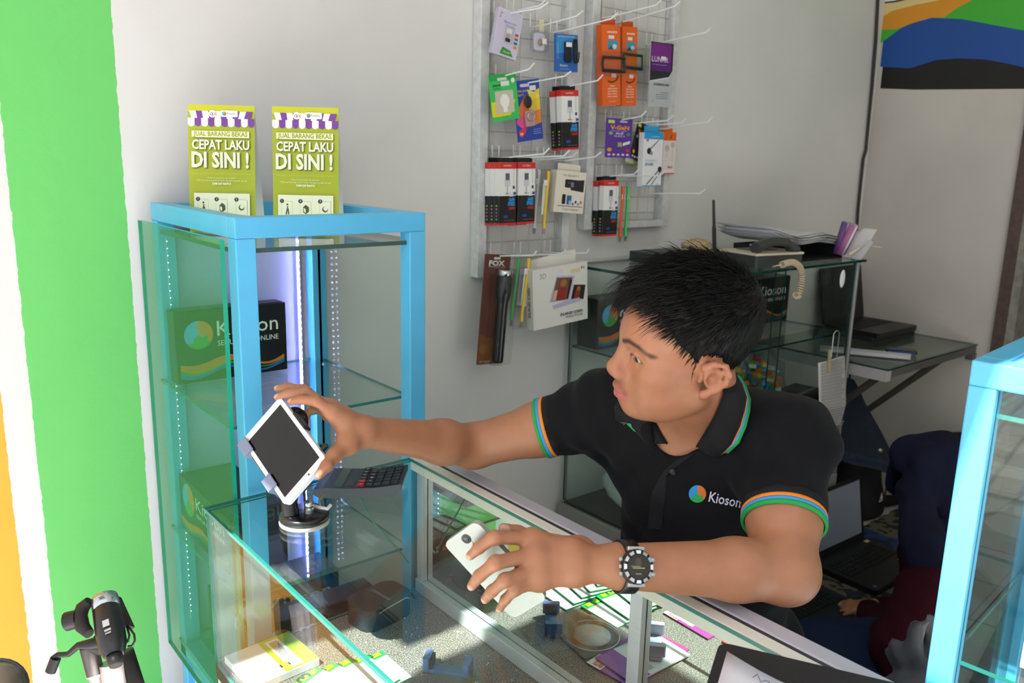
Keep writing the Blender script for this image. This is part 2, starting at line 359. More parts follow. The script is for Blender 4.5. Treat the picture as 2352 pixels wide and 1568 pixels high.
mb = MB(); mb.bx((CX0+.02, CY1-.010, .06), (CX1-.055, CY1-.006, CZT-.06), mat('#c6caf6', .5)); mb.build('back_panel', cab)  # lilac glow of the light strip is put into this colour
# the two rows of light beads up the rear corner
LEDB = mat('#c4c6ff', emit=46)
st = MB(); st.bx((CX1-.068, CY1-.020, .50), (CX1-.062, CY1-.0185, CZT-.07), mat('#9a9bff', emit=1.3)); st.bx((CX0+.0125, CY1-.048, .5), (CX0+.0135, CY1-.046, CZT-.07), mat('#d9d8ee'))
strip = st.build('light_strip', cab, label='thin strip glowing violet white')
b = MB()
for i in range(58):
    z = .52+i*.0148; b.ball((CX1-.065, CY1-.0225, z), .0027, LEDB, 4); b.ball((CX0+.0145, CY1-.047, z), .0012, mat('#e8e8ff', emit=4), 4)
b.build('light_bead', strip)['kind'] = 'stuff'
for z in (1.0645, .7245):
    for x in (CX0+.02, CX1-.02):
        cl = MB(); cl.cyl((x, CY1-.05, z-.012), (x, CY1-.05, z-.006), .005, mat('#b9bcc0', .3, 1)); cl.build('shelf_peg', cab)
# boxes on its shelves
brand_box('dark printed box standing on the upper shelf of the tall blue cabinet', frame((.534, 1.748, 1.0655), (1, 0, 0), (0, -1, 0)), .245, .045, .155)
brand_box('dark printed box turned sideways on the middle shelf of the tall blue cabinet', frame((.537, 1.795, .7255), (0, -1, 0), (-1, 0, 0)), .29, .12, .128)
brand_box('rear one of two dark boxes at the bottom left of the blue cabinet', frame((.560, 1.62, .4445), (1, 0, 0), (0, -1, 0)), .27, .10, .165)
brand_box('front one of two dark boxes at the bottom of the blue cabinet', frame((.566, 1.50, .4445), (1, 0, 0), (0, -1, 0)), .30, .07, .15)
# ---------------------------------------------------------------- two folded advertising cards on its top
def poster(label, M):
    w, h = .130, .252
    t = thing('advert_card', label, 'sign', M, 'folded advertising cards on the blue cabinet')
    mb = MB(); mb.bx((0, 0, -.0012), (w, h, 0), mat('#f3f3ee', .5)); mb.build('front_panel', t, True)
    R = rot('X', .30); mb = MB(); mb.add([(0, h, -.001), (w, h, -.001), (w, .012, -.088), (0, .012, -.088), (0, h-.001, -.0022), (w, h-.001, -.0022), (w, .012, -.0892), (0, .012, -.0892)], [(0, 3, 2, 1), (4, 5, 6, 7), (0, 4, 7, 3), (1, 2, 6, 5), (2, 3, 7, 6)], mat('#f1f0ee', .6)); mb.build('rear_support', t, True)
    P = Print(.4); G, Wt, Pu = '#a9b41f', '#f4f4ee', '#7a3f9a'
    P.rect(0, 0, w, h, G); P.rect(0, h*.945, w, h, '#c8c81c')
    n = 10; s = w/n
    for i in range(n):
        c = Pu if i % 2 else Wt
        x0 = i*s; k = (i+.5-n/2)*.0016
        P.poly([(max(0, x0-k), h*.895), (min(w, x0+s-k), h*.895), (min(w, x0+s-k*.4), h*.952), (max(0, x0-k*.4), h*.952)], c)
        P.rect(x0, h*.855, x0+s, h*.896, c if i % 2 else '#ffffff'); P.circ(x0+s/2, h*.856, s/2, c if i % 2 else '#ffffff')
    P.circ(w*.37, h*.93, .0072, '#ffffff'); P.text('O', w*.335, h*.918, .006, '#6a3f9a', bold=.02); P.text('L', w*.365, h*.918, .006, '#55aa44', bold=.02); P.text('X', w*.385, h*.918, .006, '#e08a2a', bold=.02)
    P.rr(w*.5, h*.908, w*.75, h*.958, .002, '#ffffff'); puzzle(P, w*.55, h*.933, .0042); P.text('Kioson', w*.59, h*.926, .005, '#777777', w=w*.13)
    P.rect(w*.07, h*.742, w*.93, h*.792, '#6d7a16'); P.rect(w*.06, h*.746, w*.92, h*.797, '#eef0c8'); P.text('JUAL BARANG BEKAS', w*.085, h*.757, .0092, '#9aa61c', w=w*.81, bold=.03)
    for dx, dy, c in ((.0014, -.0014, '#556012'), (0, 0, '#f1f3d8')):
        P.text('CEPAT LAKU', w*.06+dx, h*.655+dy, .0185, c, w=w*.86, bold=.028); P.text('DI SINI !', w*.05+dx, h*.515+dy, .030, c, w=w*.86, bold=.035)
    for i in range(24): P.rect(w*.06+i*w*.037, h*.462, w*.06+i*w*.037+.0022, h*.464, '#e4e9a0')
    P.text('Punya barang bekas tak terpakai?', w*.5, h*.425, .0030, '#e9edb8', w=w*.42, al='c'); P.text('Yuk jual barang bekas kamu dengan mudah di sini', w*.5, h*.405, .0030, '#e9edb8', w=w*.76, al='c'); P.text('KAMI SIAP BANTU!', w*.5, h*.377, .0042, '#f6f8dc', w=w*.28, al='c', bold=.03)
    P.rect(w*.08, h*.02, w*.92, h*.31, '#eef0d4')
    for i, x in enumerate((.16, .44, .74)):
        P.rr(w*(x-.03), h*.14, w*(x+.14), h*.262, .002, '#c9cf8e'); P.rr(w*(x-.025), h*.143, w*(x+.135), h*.259, .002, '#eef0d4')
        P.circ(w*(x-.02), h*.262, .0042, '#26281c'); P.text(str(i+1), w*(x-.02), h*.256, .0042, '#ffffff', al='c')
        c = '#4d5230'
        if i == 0: P.circ(w*(x+.06), h*.235, .002, c); P.poly([(w*(x+.03), h*.155), (w*(x+.06), h*.225), (w*(x+.075), h*.22), (w*(x+.05), h*.155)], c); P.poly([(w*(x+.07), h*.155), (w*(x+.06), h*.2), (w*(x+.08), h*.205), (w*(x+.09), h*.16)], c)
        if i == 1: P.poly([(w*(x+.02), h*.175), (w*(x+.06), h*.16), (w*(x+.11), h*.18), (w*(x+.11), h*.215), (w*(x+.06), h*.235), (w*(x+.02), h*.215)], c); P.poly([(w*(x+.03), h*.18), (w*(x+.06), h*.17), (w*(x+.06), h*.20), (w*(x+.03), h*.21)], '#eef0d4')
        if i == 2: P.circ(w*(x+.055), h*.2, .0058, c); P.circ(w*(x+.062), h*.206, .0042, '#eef0d4')
        for k in range(3): P.text('Bawa barang ke toko' if k == 0 else ('yang ingin dijual' if k == 1 else 'di sini'), w*(x+.045), h*(.118-.018*k), .0034, '#55584a', w=w*(.2-.02*k), al='c')
    P.build('printed_front', t); return t
zt = CZT-.054
def pm(x, y): return frame((x, y, zt+.001), (.82, -.57, 0), (-.57, -.82, .13))
poster('lime green advertising card on the blue cabinet, nearer the green stripe', pm(.566, 1.712))
poster('lime green advertising card on the blue cabinet, nearer the wire racks', pm(.696, 1.606))
# ================================================================ glass counter
KX0, KX1, KY0, KY1, KZ, KF = .449, .905, .06, 1.362, .95, .657
ALU = mat('#c9c9cc', .38, metal=.35, spec=.5); ALUW = mat('#e6e2d6', .4); ALUD = mat('#3a3b3d', .5)
ctr = thing('glass_counter', 'glass topped display counter with aluminium edging in front of the seated man', 'counter', (KX0, KY0, 0))
mb = MB(); mb.bx((KX0+.004, KY0, 0), (KX1-.02, KY1, .622), mat('#e9e8e6', .45)); mb.build('base_body', ctr)
mb = MB(); mb.bx((KX0+.001, KY0, .622), (KX1-.01, KY1-.0005, .648), mat('#3a332e', .5)); mb.build('edge_band', ctr)
gr = bpy.data.materials.new('granite'); gr.use_nodes = True; nt = gr.node_tree; b = nt.nodes['Principled BSDF']; b.inputs['Roughness'].default_value = .55
tc = nt.nodes.new('ShaderNodeTexCoord'); n = nt.nodes.new('ShaderNodeTexNoise'); n.inputs['Scale'].default_value = 420; n.inputs['Detail'].default_value = 3
cr = nt.nodes.new('ShaderNodeValToRGB'); e = cr.color_ramp.elements; e[0].position = .42; e[0].color = lin('#4a4744'); e[1].position = .64; e[1].color = lin('#a59a8c')
nt.links.new(tc.outputs['Object'], n.inputs[0]); nt.links.new(n.outputs[0], cr.inputs[0]); nt.links.new(cr.outputs[0], b.inputs['Base Color'])
mb = MB(); mb.bx((KX0+.008, KY0, .648), (KX1-.028, KY1-.008, KF), gr); mb.build('floor_board', ctr)
pane('front_glass', (KX0, KY0, .649), (KX0+.006, KY1, KZ-.0065), ctr)
pane('top_glass', (KX0-.004, KY0, KZ-.006), (.861, KY1+.002, KZ), ctr)
pane('end_glass', (KX0+.006, KY1-.006, KF+.001), (.872, KY1, KZ-.0065), ctr)
# mirrored sliding doors at the rear with their frame
MIR = mat('#dfe9e6', .0, metal=1)
MIRX = .883
mb = MB(); mb.bx((MIRX, KY0, KF+.002), (MIRX+.005, KY1-.002, KZ-.024), MIR); mb.build('mirror_door', ctr)
mb = MB(); mb.bx((MIRX-.016, KY0, KF+.001), (MIRX-.0005, KY1-.012, KF+.030), ALU); mb.build('lower_rail', ctr, bevel=.001)
mb = MB(); mb.bx((.862, KY0, KZ-.024), (MIRX, KY1-.002, KZ+.001), ALUW); mb.build('upper_rail', ctr, bevel=.001)
mb = MB(); mb.bx((MIRX, KY0, KZ-.02), (MIRX+.007, KY1, KZ+.0005), ALUD); mb.build('gasket', ctr)
mb = MB(); mb.bx((MIRX+.007, KY0, KZ-.030), (KX1+.016, KY1, KZ+.002), mat('#c9c6d2', .35, metal=.25)); mb.build('arm_rail', ctr, bevel=.003)
mb = MB(); mb.bx((MIRX-.013, KY1-.034, KF+.03), (MIRX-.001, KY1-.014, KZ-.024), ALU); mb.build('upright', ctr, bevel=.001)
mb = MB(); mb.bx((MIRX-.012, .738, KF+.03), (MIRX-.001, .762, KZ-.024), ALU); mb.build('upright', ctr, bevel=.001)
mb = MB(); mb.bx((KX1-.02, KY0, 0), (KX1, KY1, KZ-.03), mat('#d5d4d6', .5)); mb.build('rear_frame', ctr)
# ---------------------------------------------------------------- things lying inside the counter
def flat(x, y, z, ang): return frame((x, y, z), (math.cos(ang), math.sin(ang), 0), (0, 0, 1))
GRN, LIME, WHT = '#24b35a', '#9fc62a', '#f0f0ee'
def simpack(label, x, y, z, ang, w=.085, h=.055, flap=GRN, group='fanned green starter packs', tilt=.0):
    M = flat(x, y, z, ang) @ rot('Y', tilt)
    t = thing('starter_pack', label, 'packet', M, group)
    mb = MB(); mb.bx((0, 0, 0), (w, h, .0022), mat(flap, .3)); mb.build('card', t, True)
    P = Print(.3, z0=.0024); P.rect(.0005, h*.005, w*.82, h*.99, WHT); P.rect(.008, h*.42, w*.66, h*.62, '#dfe3df')
    for i in range(14): P.rect(.010+i*.0032, h*.66, .0115+i*.0032, h*.86, '#5c605e')
    P.rect(.012, h*.48, w*.45, h*.54, '#70747a'); P.rect(w*.86, h*.1, w*.97, h*.85, LIME); P.text('3', w*.87, h*.3, h*.35, '#1f5a33', bold=.03)
    P.build('label_print', t); return t
random.seed(3)
for i in range(5):
    lab = ['lowest of five fanned green starter packs, its wide green flap uncovered', 'second of five fanned starter packs counted from the uncovered green flap', 'third of five fanned starter packs counted from the uncovered green flap', 'fourth of five fanned starter packs counted from the uncovered green flap', 'topmost of five fanned starter packs at the front glass'][i]
    simpack(lab, .700-.024*i, 1.100+.002*i, KF+.001+i*.0048, math.radians(92+5*i), .10, .078, tilt=-.02)
for i in range(3):
    lab = ['lowest of three green starter packs further along the counter floor', 'middle of three green starter packs further along the counter floor', 'topmost of three green starter packs further along the counter floor'][i]
    simpack(lab, .664-.036*i, .992+.004*i, KF+.001+i*.0048, math.radians(88+6*i), .10, .078, group='green starter packs further along', tilt=-.02)
t = thing('label_box', 'white box with lime label and bar code at the counter corner below the suction stand', 'box', flat(.4645, 1.225, KF+.0005, math.radians(3)))
mb = MB(); mb.bx((0, 0, 0), (.125, .115, .014), mat('#f1f1ef', .4)); mb.build('carton', t, True, bevel=.001)
P = Print(.35, z0=.0142); P.rect(.062, .002, .125, .114, LIME); P.rect(.072, .008, .098, .106, WHT); P.text('5', .078, .016, .018, '#3c3c34', bold=.04, ang=1.57)
for i in range(16): P.rect(.076, .05+i*.0032, .092, .0515+i*.0032, '#555550')
P.rect(.064, .004, .075, .03, '#e4ea36'); P.text('5 GB', .02, .05, .014, '#d6dae6'); P.build('label_print', t)
def card(name, label, x, y, ang, w, h, col, cat, draw=None, th=.0025, z=KF+.0006, group=None):
    t = thing(name, label, cat, flat(x, y, z, math.radians(ang)), group)
    mb = MB(); mb.bx((0, 0, 0), (w, h, th), mat(col, .3)); mb.build('card', t, True)
    P = Print(.3, z0=th+.0002); draw(P, w, h); P.build('printed_front', t); return t
def dr_purple(P, w, h):
    P.rect(0, h*.72, w*.6, h, '#e2417f'); P.rect(w*.05, h*.8, w*.45, h*.92, WHT); P.text('paket data', w*.08, h*.6, h*.09, '#f2c8e8', w=w*.4)
    P.rect(w*.4, h*.12, w*.8, h*.5, '#e8eaf2'); P.rect(w*.7, h*.0, w, h*.22, WHT); P.text('aktif', w*.72, h*.03, h*.14, '#d03a30', w=w*.2, bold=.03)
    for i in range(16): P.rect(w*(.07+.022*i), h*.82, w*(.08+.022*i), h*.9, '#666666')
card('starter_pack', 'purple starter pack lying alone along the front glass', .553, .860, 92, .115, .055, '#a4458f', 'packet', dr_purple)
card('starter_pack', 'lower of two crossed purple and white starter packs under the clamp', .782, .842, 84, .105, .175, '#8d4aa6', 'packet', dr_purple)
card('starter_pack', 'upper white faced starter pack under the grey clamp', .775, .850, 92, .095, .150, '#f1f0f2', 'packet', lambda P, w, h: (P.rect(0, 0, w, h*.3, '#9b57b0'), P.text('IM3', w*.2, h*.55, h*.12, '#c9a6d2', w=w*.4), P.rect(w*.1, h*.34, w*.5, h*.44, '#c2c4cc')), z=KF+.0038)
def dr_red(P, w, h):
    P.rect(0, h*.6, w*.45, h*.95, WHT); P.text('super', w*.5, h*.65, h*.16, '#f3d5d0', w=w*.3); P.circ(w*.6, h*.35, h*.22, '#232327'); P.circ(w*.78, h*.3, h*.16, '#232327')
    P.text('PROMO', w*.6, h*.06, h*.12, WHT, w=w*.35)
    for i in range(16): P.rect(w*(.03+.025*i), h*.66, w*(.042+.025*i), h*.88, '#555555')
card('starter_pack', 'red starter pack lying alone on the counter floor', .540, .740, 91, .10, .048, '#c9342c', 'packet', dr_red)
# clear box with a pale disc
t = thing('clear_case', 'clear plastic case holding a pale round disc inside the counter', 'case', flat(.790, .955, KF+.0006, math.radians(100)))
mb = MB(); mb.pane((0, 0, .018), (.125, .125, .0195), CLEAR, CLEAR); mb.bx((0, 0, 0), (.125, .0015, .018), CLEAR); mb.bx((0, .1235, 0), (.125, .125, .018), CLEAR); mb.bx((0, .0015, 0), (.0015, .1235, .018), CLEAR); mb.bx((.1235, .0015, 0), (.125, .1235, .018), CLEAR); mb.build('clear_shell', t, True)
mb = MB(); mb.bx((.002, .002, 0), (.123, .123, .002), mat('#6f625a', .5)); mb.build('backing_card', t, True)
mb = MB(); mb.lathe([(0, .004), (.036, .004), (.036, .0075), (0, .0075)], mat('#c9cacd', .3), M4.Translation((.055, .055, 0)), 32); mb.build('disc', t, True)
mb = MB(); mb.tube([(.055+.052*math.cos(a*.1), .055+.052*math.sin(a*.1), .006) for a in range(0, 50)], .0012, mat('#d8d8d8', .3)); mb.build('rim_wire', t, True)
def clamp(label, x, y, z, ang, col):
    t = thing('phone_clamp', label, 'clamp', flat(x, y, z, math.radians(ang)))
    m = mat(col, .35)
    mb = MB(); mb.bx((0, -.012, 0), (.085, .012, .008), m); mb.build('clamp_bar', t, True, bevel=.002)
    for x0 in (0, .073):
        mb = MB(); mb.prism(rrect(x0, -.017, x0+.012, .017, .004), .0085, .030, m); mb.build('jaw', t, True, bevel=.0015)
    mb = MB(); mb.bx((.0125, -.012, .0085), (.016, .012, .028), mat('#26282b', .7)); mb.build('pad', t, True); return t
clamp('light grey plastic phone clamp lying on the purple and white packs', .694, .868, KF+.0075, 137, '#aab0c2')
clamp('slate blue plastic phone clamp lying alone on the speckled counter floor', .733, 1.110, KF+.0006, -52, '#5f7fb0')
# black portable printer in a glossy cover
t = thing('portable_printer', 'glossy black portable printer at the far end inside the counter', 'printer', flat(.705, 1.262, KF+.0006, math.radians(8)))
PB = mat('#1d2022', .22, spec=.6)
mb = MB(); mb.prism(rrect(0, 0, .118, .082, .026, 6), 0, .044, PB); mb.build('printer_body', t, True, bevel=.009, seg=3)
mb = MB(); mb.bx((.060, .012, .0442), (.066, .070, .0446), mat('#6f7478', .3)); mb.build('paper_slot', t, True)
mb = MB(); mb.tube([(.024, -.0015, .036), (.045, -.003, .041), (.074, -.003, .043), (.090, -.0015, .043), (.104, .002, .036)], .0016, mat('#9a958a', .25, 1)); mb.build('trim_edge', t, True)
mb = MB(); mb.tube([(.119, .05, .015), (.135, .052, .02), (.146, .046, .012), (.150, .036, .004)], .003, mat('#15171a', .4)); mb.build('power_cord', t, True)
mb = MB(); mb.tube([on(px, py, 'Y', 1.349) for px, py in ((805, 1092), (826, 1142), (850, 1188), (880, 1225), (912, 1258), (938, 1292))], .0016, mat('#4c8f74', .4), 6)
tag(mb.build('thin_cable'), 'thin green cable slanting down the far end inside the counter', 'cable')
# crumbs of dust on the granite
mb = MB(); random.seed(5)
for i in range(90):
    sz = random.uniform(.0008, .0022); mb.box((random.uniform(.60, .86), random.uniform(.95, 1.3), KF+.0002+sz/2), [sz]*3, mat('#d9d3c4', .8))
tag(mb.build('dust_crumbs'), 'pale crumbs of dust on the speckled counter floor', 'dust', kind='stuff')
# ================================================================ wire racks with hooks and goods
IRON = mat('#d5d6d6', .45, noise=.15, nscale=60); WIRE = mat('#b9b9b4', .4, metal=.3); HOOKM = mat('#f2f4f6', .3, spec=.6)
def rack(label, x0, x1, z0, z1):
    t = thing('wire_rack', label, 'rack', (x0, 1.835, z0), 'white framed wire racks on the wall')
    for lo, hi in (((x0, z0), (x0+.030, z1)), ((x1-.028, z0), (x1, z1)), ((x0+.030, z0), (x1-.028, z0+.022)), ((x0+.030, z1-.022), (x1-.028, z1))):
        mb = MB(); mb.bx((lo[0], 1.824, lo[1]), (hi[0], YW-.001, hi[1]), IRON); mb.build('frame_bar', t, bevel=.002)
    mb = MB(); x = x0+.045
    while x < x1-.03: mb.cyl((x, 1.838, z0+.012), (x, 1.838, z1-.012), .0014, WIRE, n=6); x += .05
    z = z0+.045
    while z < z1-.02: mb.cyl((x0+.02, 1.841, z), (x1-.02, 1.841, z), .0014, WIRE, n=6); z += .05
    mb.build('wire_grid', t); return t
rack('left white framed wire rack on the wall, reaching lower', 1.375, 1.715, 1.222, 2.30)
rack('right white framed wire rack on the wall, ending higher', 1.778, 2.158, 1.340, 2.30)
HO = []
def hook(a, b, c, label, s=3.485, o=(1080, 0)):
    a, b, c = [(o[0]+p[0]/s, o[1]+p[1]/s) for p in (a, b, c)]
    p = on(*a, 'Y', 1.79); q = on(*b, 'X', p.x); r = on(*c, 'X', p.x)
    t = thing('display_hook', label, 'hook', (p.x, 1.836, p.z), 'white display hooks on the wire racks')
    g = V((p.x, 1.834, p.z+(p.z-q.z)/max(p.y-q.y, .02)*.04*.3))
    mb = MB(); mb.tube([g, p, p+(q-p)*.5, q, q+(r-q)*.25, r], .0021, HOOKM, 8); mb.build('arm', t)
    mb = MB(); mb.tube([(p.x-.012, 1.8325, g.z+.034), (p.x-.012, 1.8325, g.z), (p.x+.012, 1.8325, g.z), (p.x+.012, 1.8325, g.z+.034)], .0016, HOOKM, 6); mb.build('back_clip', t)
Z2 = dict(s=2.958, o=(1080, 330))
for a, b, c, l in (((300, 110), (560, 65), (625, 20), 'hook through the lilac dongle pack'), ((590, 200), (850, 130), (905, 85), 'hook holding the small clear case'),
    ((750, 245), (1130, 150), (1185, 100), 'hook above the blue dongle pack'), ((1120, 135), (1490, 40), (1530, 0), 'hook through the nearer orange monopod box'),
    ((1265, 165), (1640, 50), (1680, 10), 'hook through the further orange monopod box'), ((1515, 345), (1890, 258), (1920, 225), 'hook through the purple and silver pouch'),
    ((255, 610), (470, 555), (515, 505), 'hook through the green ring holder card'), ((455, 665), (755, 610), (805, 572), 'hook through the blue and yellow ring holder card'),
    ((790, 690), (1020, 645), (1062, 600), 'hook through the pair of cable boxes on the left rack'), ((280, 1262), (590, 1232), (632, 1187), 'hook through the row of cable boxes, nearer the frame'),
    ((450, 1262), (750, 1248), (795, 1203), 'hook through the last cable box of the row'), ((640, 1275), (820, 1253), (857, 1218), 'hook through the bagged yellow cable'),
    ((780, 1285), (1000, 1255), (1047, 1218), 'hook through the travel adapter box'), ((1185, 965), (1370, 930), (1410, 888), 'hook through the purple memory card pack'),
    ((1330, 985), (1580, 965), (1625, 925), 'hook through the black memory card pack'), ((1475, 1000), (1690, 985), (1725, 950), 'hook through the blue topped earphone box'),
    ((1560, 1030), (1905, 975), (1940, 935), 'hook through the orange topped earphone box'), ((1110, 1410), (1310, 1395), (1350, 1355), 'hook through the pair of cable boxes on the right rack'),
    ((1270, 1410), (1520, 1405), (1562, 1370), 'hook through the orange and green cables'), ((1480, 1548), (1840, 1548), (1880, 1515), 'empty hook low on the right rack'),
    ((400, 80), (560, 45), (620, -20), 'empty hook at the top of the left rack')):
    hook(a, b, c, 'white '+l)
for a, b, c, l in (((180, 763), (430, 758), (452, 730), 'hook through the torch pack'), ((385, 755), (625, 750), (647, 720), 'hook through the bags of yellow cables'), ((590, 742), (790, 742), (807, 715), 'hook through the screen magnifier box')):
    hook(a, b, c, 'white '+l, **Z2)
def corners(tl, tr, bl, Y):
    A, B, C_ = on(*tl, 'Y', Y), on(*tr, 'Y', Y), on(*bl, 'Y', Y); x = B-A; up = A-C_; z = x.cross(up).normalized()
    return frame(C_, x, z), x.length, up.length
def goods(name, label, cat, tl, tr, bl, depth, col, draw, Y=1.785, yaw=0, group=None, side=None, rough=.35, tab=None, inset=True):
    M, w, h = corners(tl, tr, bl, Y)
    if yaw: M = M @ M4.Translation((w/2, 0, -depth/2)) @ rot('Y', yaw) @ M4.Translation((-w/2, 0, depth/2))
    t = thing(name, label, cat, M, group)
    mb = MB(); mb.bx((0, 0, -depth), (w, h, 0), mat(side or col, rough)); mb.build('carton' if depth > .006 else 'card', t, True, bevel=.0008 if depth > .006 else 0)
    P = Print(rough); P.rect(0, 0, w, h, col) if side else None
    draw(P, w, h, t); P.build('printed_front', t)
    if tab:
        mb = MB(); mb.prism(rrect(w*.12, h+.0003, w*.88, h+tab[0], .002), -depth*.5-.0008, -depth*.5, mat(tab[1], .4)); mb.build('hang_tab', t, True)
    return t
STK = '#e9e2e6'
# lilac blister with a bluetooth dongle
def d1(P, w, h, t):
    P.rect(w*.04, h*.03, w*.96, h*.96, '#c6c0d4'); P.circ(w*.14, h*.9, h*.03, '#8b7cc0', ry=h*.018); P.text('2', w*.08, h*.8, h*.06, '#c7403c', bold=.03); P.text('Bluetooth', w*.30, h*.72, h*.05, '#3f62b8', w=w*.5); P.text('USB dongle', w*.35, h*.66, h*.03, '#3f62b8', w=w*.4)
    P.rect(w*.44, h*.52, w*.66, h*.62, '#f3eef2'); P.rr(w*.46, h*.40, w*.6, h*.50, .002, '#b8a98a'); P.rr(w*.44, h*.33, w*.64, h*.41, .003, '#1d1e20')
    P.poly([(w*.3, h*.04), (w*.85, h*.04), (w*.72, h*.16), (w*.38, h*.2)], '#3e8a3a'); P.text('USB adapter', w*.42, h*.09, h*.035, '#e9f0e2', w=w*.32)
    for i, c in enumerate(('#c7403c', '#3e8a3a', '#3f62b8', '#d88c30')): P.rect(w*.8, h*(.50-.09*i), w*.94, h*(.555-.09*i), c)
    mb = MB(); mb.bx((w*.38, h*.3, .0008), (w*.7, h*.64, .012), CLEAR); mb.build('clear_bubble', t, True)
goods('dongle_pack', 'lilac blister pack with a small dongle at the top of the left rack', 'package', (1148, 14), (1199, 36), (1132, 120), .016, '#cdc8da', d1, Y=1.775, yaw=-.12, side='#b9b4c8')
t = thing('clear_case', 'small frosted clear case hanging from a beige tag on the left rack', 'case', frame(on(1228, 118, 'Y', 1.80), (1, -.05, 0), (0, -1, 0)))
mb = MB(); mb.prism(rrect(0, 0, .051, .056, .01), -.02, 0, glassmat((.90, .90, .94), 1.4, .25)); mb.build('case_shell', t, True, bevel=.002)
mb = MB(); mb.prism(rrect(.006, .006, .045, .050, .008), -.016, -.012, mat('#e4e3ea', .4)); mb.build('case_lining', t, True)
mb = MB(); mb.bx((.022, .054, -.0110), (.040, .086, -.0102), mat('#e2d9b4', .7)); mb.build('paper_tag', t, True)
mb = MB(); mb.ball((.026, .026, -.007), (.007, .009, .004), mat('#b59a72', .5), 8); mb.build('earbud', t, True)
P = Print(); P.rect(.026, .022, .042, .036, '#efe9ec'); P.build('price_sticker', t)
def d3(P, w, h, t):
    P.rect(w*.03, h*.5, w*.97, h*.97, '#3a8fd0'); P.text('BLUETOOTH MUSIC', w*.12, h*.92, h*.04, '#cfe4f4', w=w*.75); P.text('BT-RECEIVER', w*.13, h*.35, h*.05, '#9cc4e8', w=h*.42, ang=1.57)
    P.text('Bluetooth', w*.2, h*.14, h*.07, '#e4eef8', w=w*.33); P.text('receiver audio', w*.2, h*.06, h*.035, '#bcd2ea', w=w*.4)
    mb = MB(); mb.bx((w*.36, h*.25, .001), (w*.62, h*.80, .010), mat('#16181b', .3)); mb.build('dongle', t, True, bevel=.003)
    mb = MB(); mb.tube([(w*(.78+.07*math.cos(a*.5)), h*(.55+.32*math.sin(a*.5)), .004+.0006*a) for a in range(26)], .0022, mat('#141416', .5), 6); mb.build('coiled_lead', t, True)
    mb = MB(); mb.bx((w*.36, h*.66, .0103), (w*.62, h*.78, .0107), mat('#efe9ec', .5)); mb.build('price_sticker', t, True)
goods('dongle_pack', 'blue card with a black bluetooth receiver and coiled lead on the left rack', 'package', (1283, 78), (1334, 82), (1276, 164), .006, '#2f66b4', d3, Y=1.79)
def d4(P, w, h, t):
    P.rect(0, h*.86, w, h, '#2aa24c'); P.rr(w*.3, h*.86, w*.66, h*.92, .003, '#d8d6ce'); P.rect(w*.42, h*.74, w*.72, h*.84, STK); P.text('phone ring', w*.12, h*.74, h*.06, '#15512a', w=w*.28, bold=.03); P.text('holder', w*.12, h*.68, h*.04, '#15512a', w=w*.3)
    P.rect(0, h*.03, w, h*.42, '#e6d62e'); P.rect(0, 0, w, h*.1, '#3cc262'); P.poly([(w*.6, 0), (w, 0), (w, h*.42), (w*.9, h*.42)], '#3cc262')
    P.rr(w*.16, h*.16, w*.84, h*.64, .004, '#cfc4b4')
    P.circ(w*.5, h*.42, w*.17, '#f0efeb', ry=h*.15); P.rr(w*.42, h*.18, w*.58, h*.34, .003, '#f0efeb'); P.text('360', w*.5, h*.07, h*.03, '#15512a', al='c')
    P.circ(w*.87, h*.84, w*.07, '#f0efeb')
goods('ring_holder_card', 'green card with a white ring holder window on the left rack', 'package', (1119, 173), (1181, 166), (1133, 281), .003, '#3cc262', d4, Y=1.775)
def d5(P, w, h, t):
    P.poly([(0, h*.36), (w*.3, h*.52), (w*.55, h*.3), (w*.3, h*.18), (0, h*.3)], '#e2568c'); P.poly([(w*.02, h*.5), (w*.4, h*.75), (w*.6, h*.5), (w*.28, h*.4)], '#e8773a'); P.poly([(w*.4, h*.7), (w*.98, h*.85), (w*.98, h*.5), (w*.55, h*.45)], '#f0cc30'); P.poly([(w*.55, h*.42), (w*.98, h*.5), (w*.98, h*.28), (w*.7, h*.25)], '#ea8a34'); P.poly([(w*.02, h*.16), (w*.4, h*.28), (w*.3, h*.12)], '#d83c78')
    P.poly([(w*.5, h*.85), (w*.98, h*.74), (w*.98, h*.7), (w*.6, h*.66)], '#f6e060'); P.rr(w*.24, h*.89, w*.6, h*.94, .003, '#cfcdc8'); P.rect(w*.6, h*.82, w*.85, h*.9, STK); P.text('mobile phone', w*.06, h*.81, h*.045, '#f0cc30', w=w*.48); P.text('support', w*.06, h*.75, h*.045, '#f0cc30', w=w*.3)
    P.circ(w*.15, h*.13, w*.1, '#d8402c'); P.text('360', w*.15, h*.11, h*.04, '#f4e8c0', w=w*.12, al='c', bold=.03)
    for i in range(3): P.rect(w*.62, h*(.1+.035*i), w*.92, h*(.112+.035*i), '#7f97d8')
    mb = MB(); mb.prism(rrect(w*.3, h*.24, w*.68, h*.5, .005), .001, .006, mat('#c9a3b0', .25, metal=.5)); mb.build('ring_plate', t, True, bevel=.001)
    mb = MB(); mb.tube([(w*.5+.011*math.cos(a*.4), h*.40+.011*math.sin(a*.4), .0085) for a in range(16)], .0016, mat('#d9cdbc', .2, metal=.9), 8, closed=True); mb.build('ring', t, True)
    mb = MB(); mb.ball((w*.47, h*.64, .004), (w*.15, h*.105, .004), mat('#1b1c1e', .25), 10); mb.build('mount_disc', t, True)
    mb = MB(); mb.bx((w*.26, h*.21, .0005), (w*.72, h*.77, .013), CLEAR); mb.build('clear_bubble', t, True)
goods('ring_holder_card', 'blue, yellow and pink card with a ring holder bubble, left rack', 'package', (1188, 186), (1246, 180), (1191, 327), .003, '#2846a6', d5, Y=1.785)
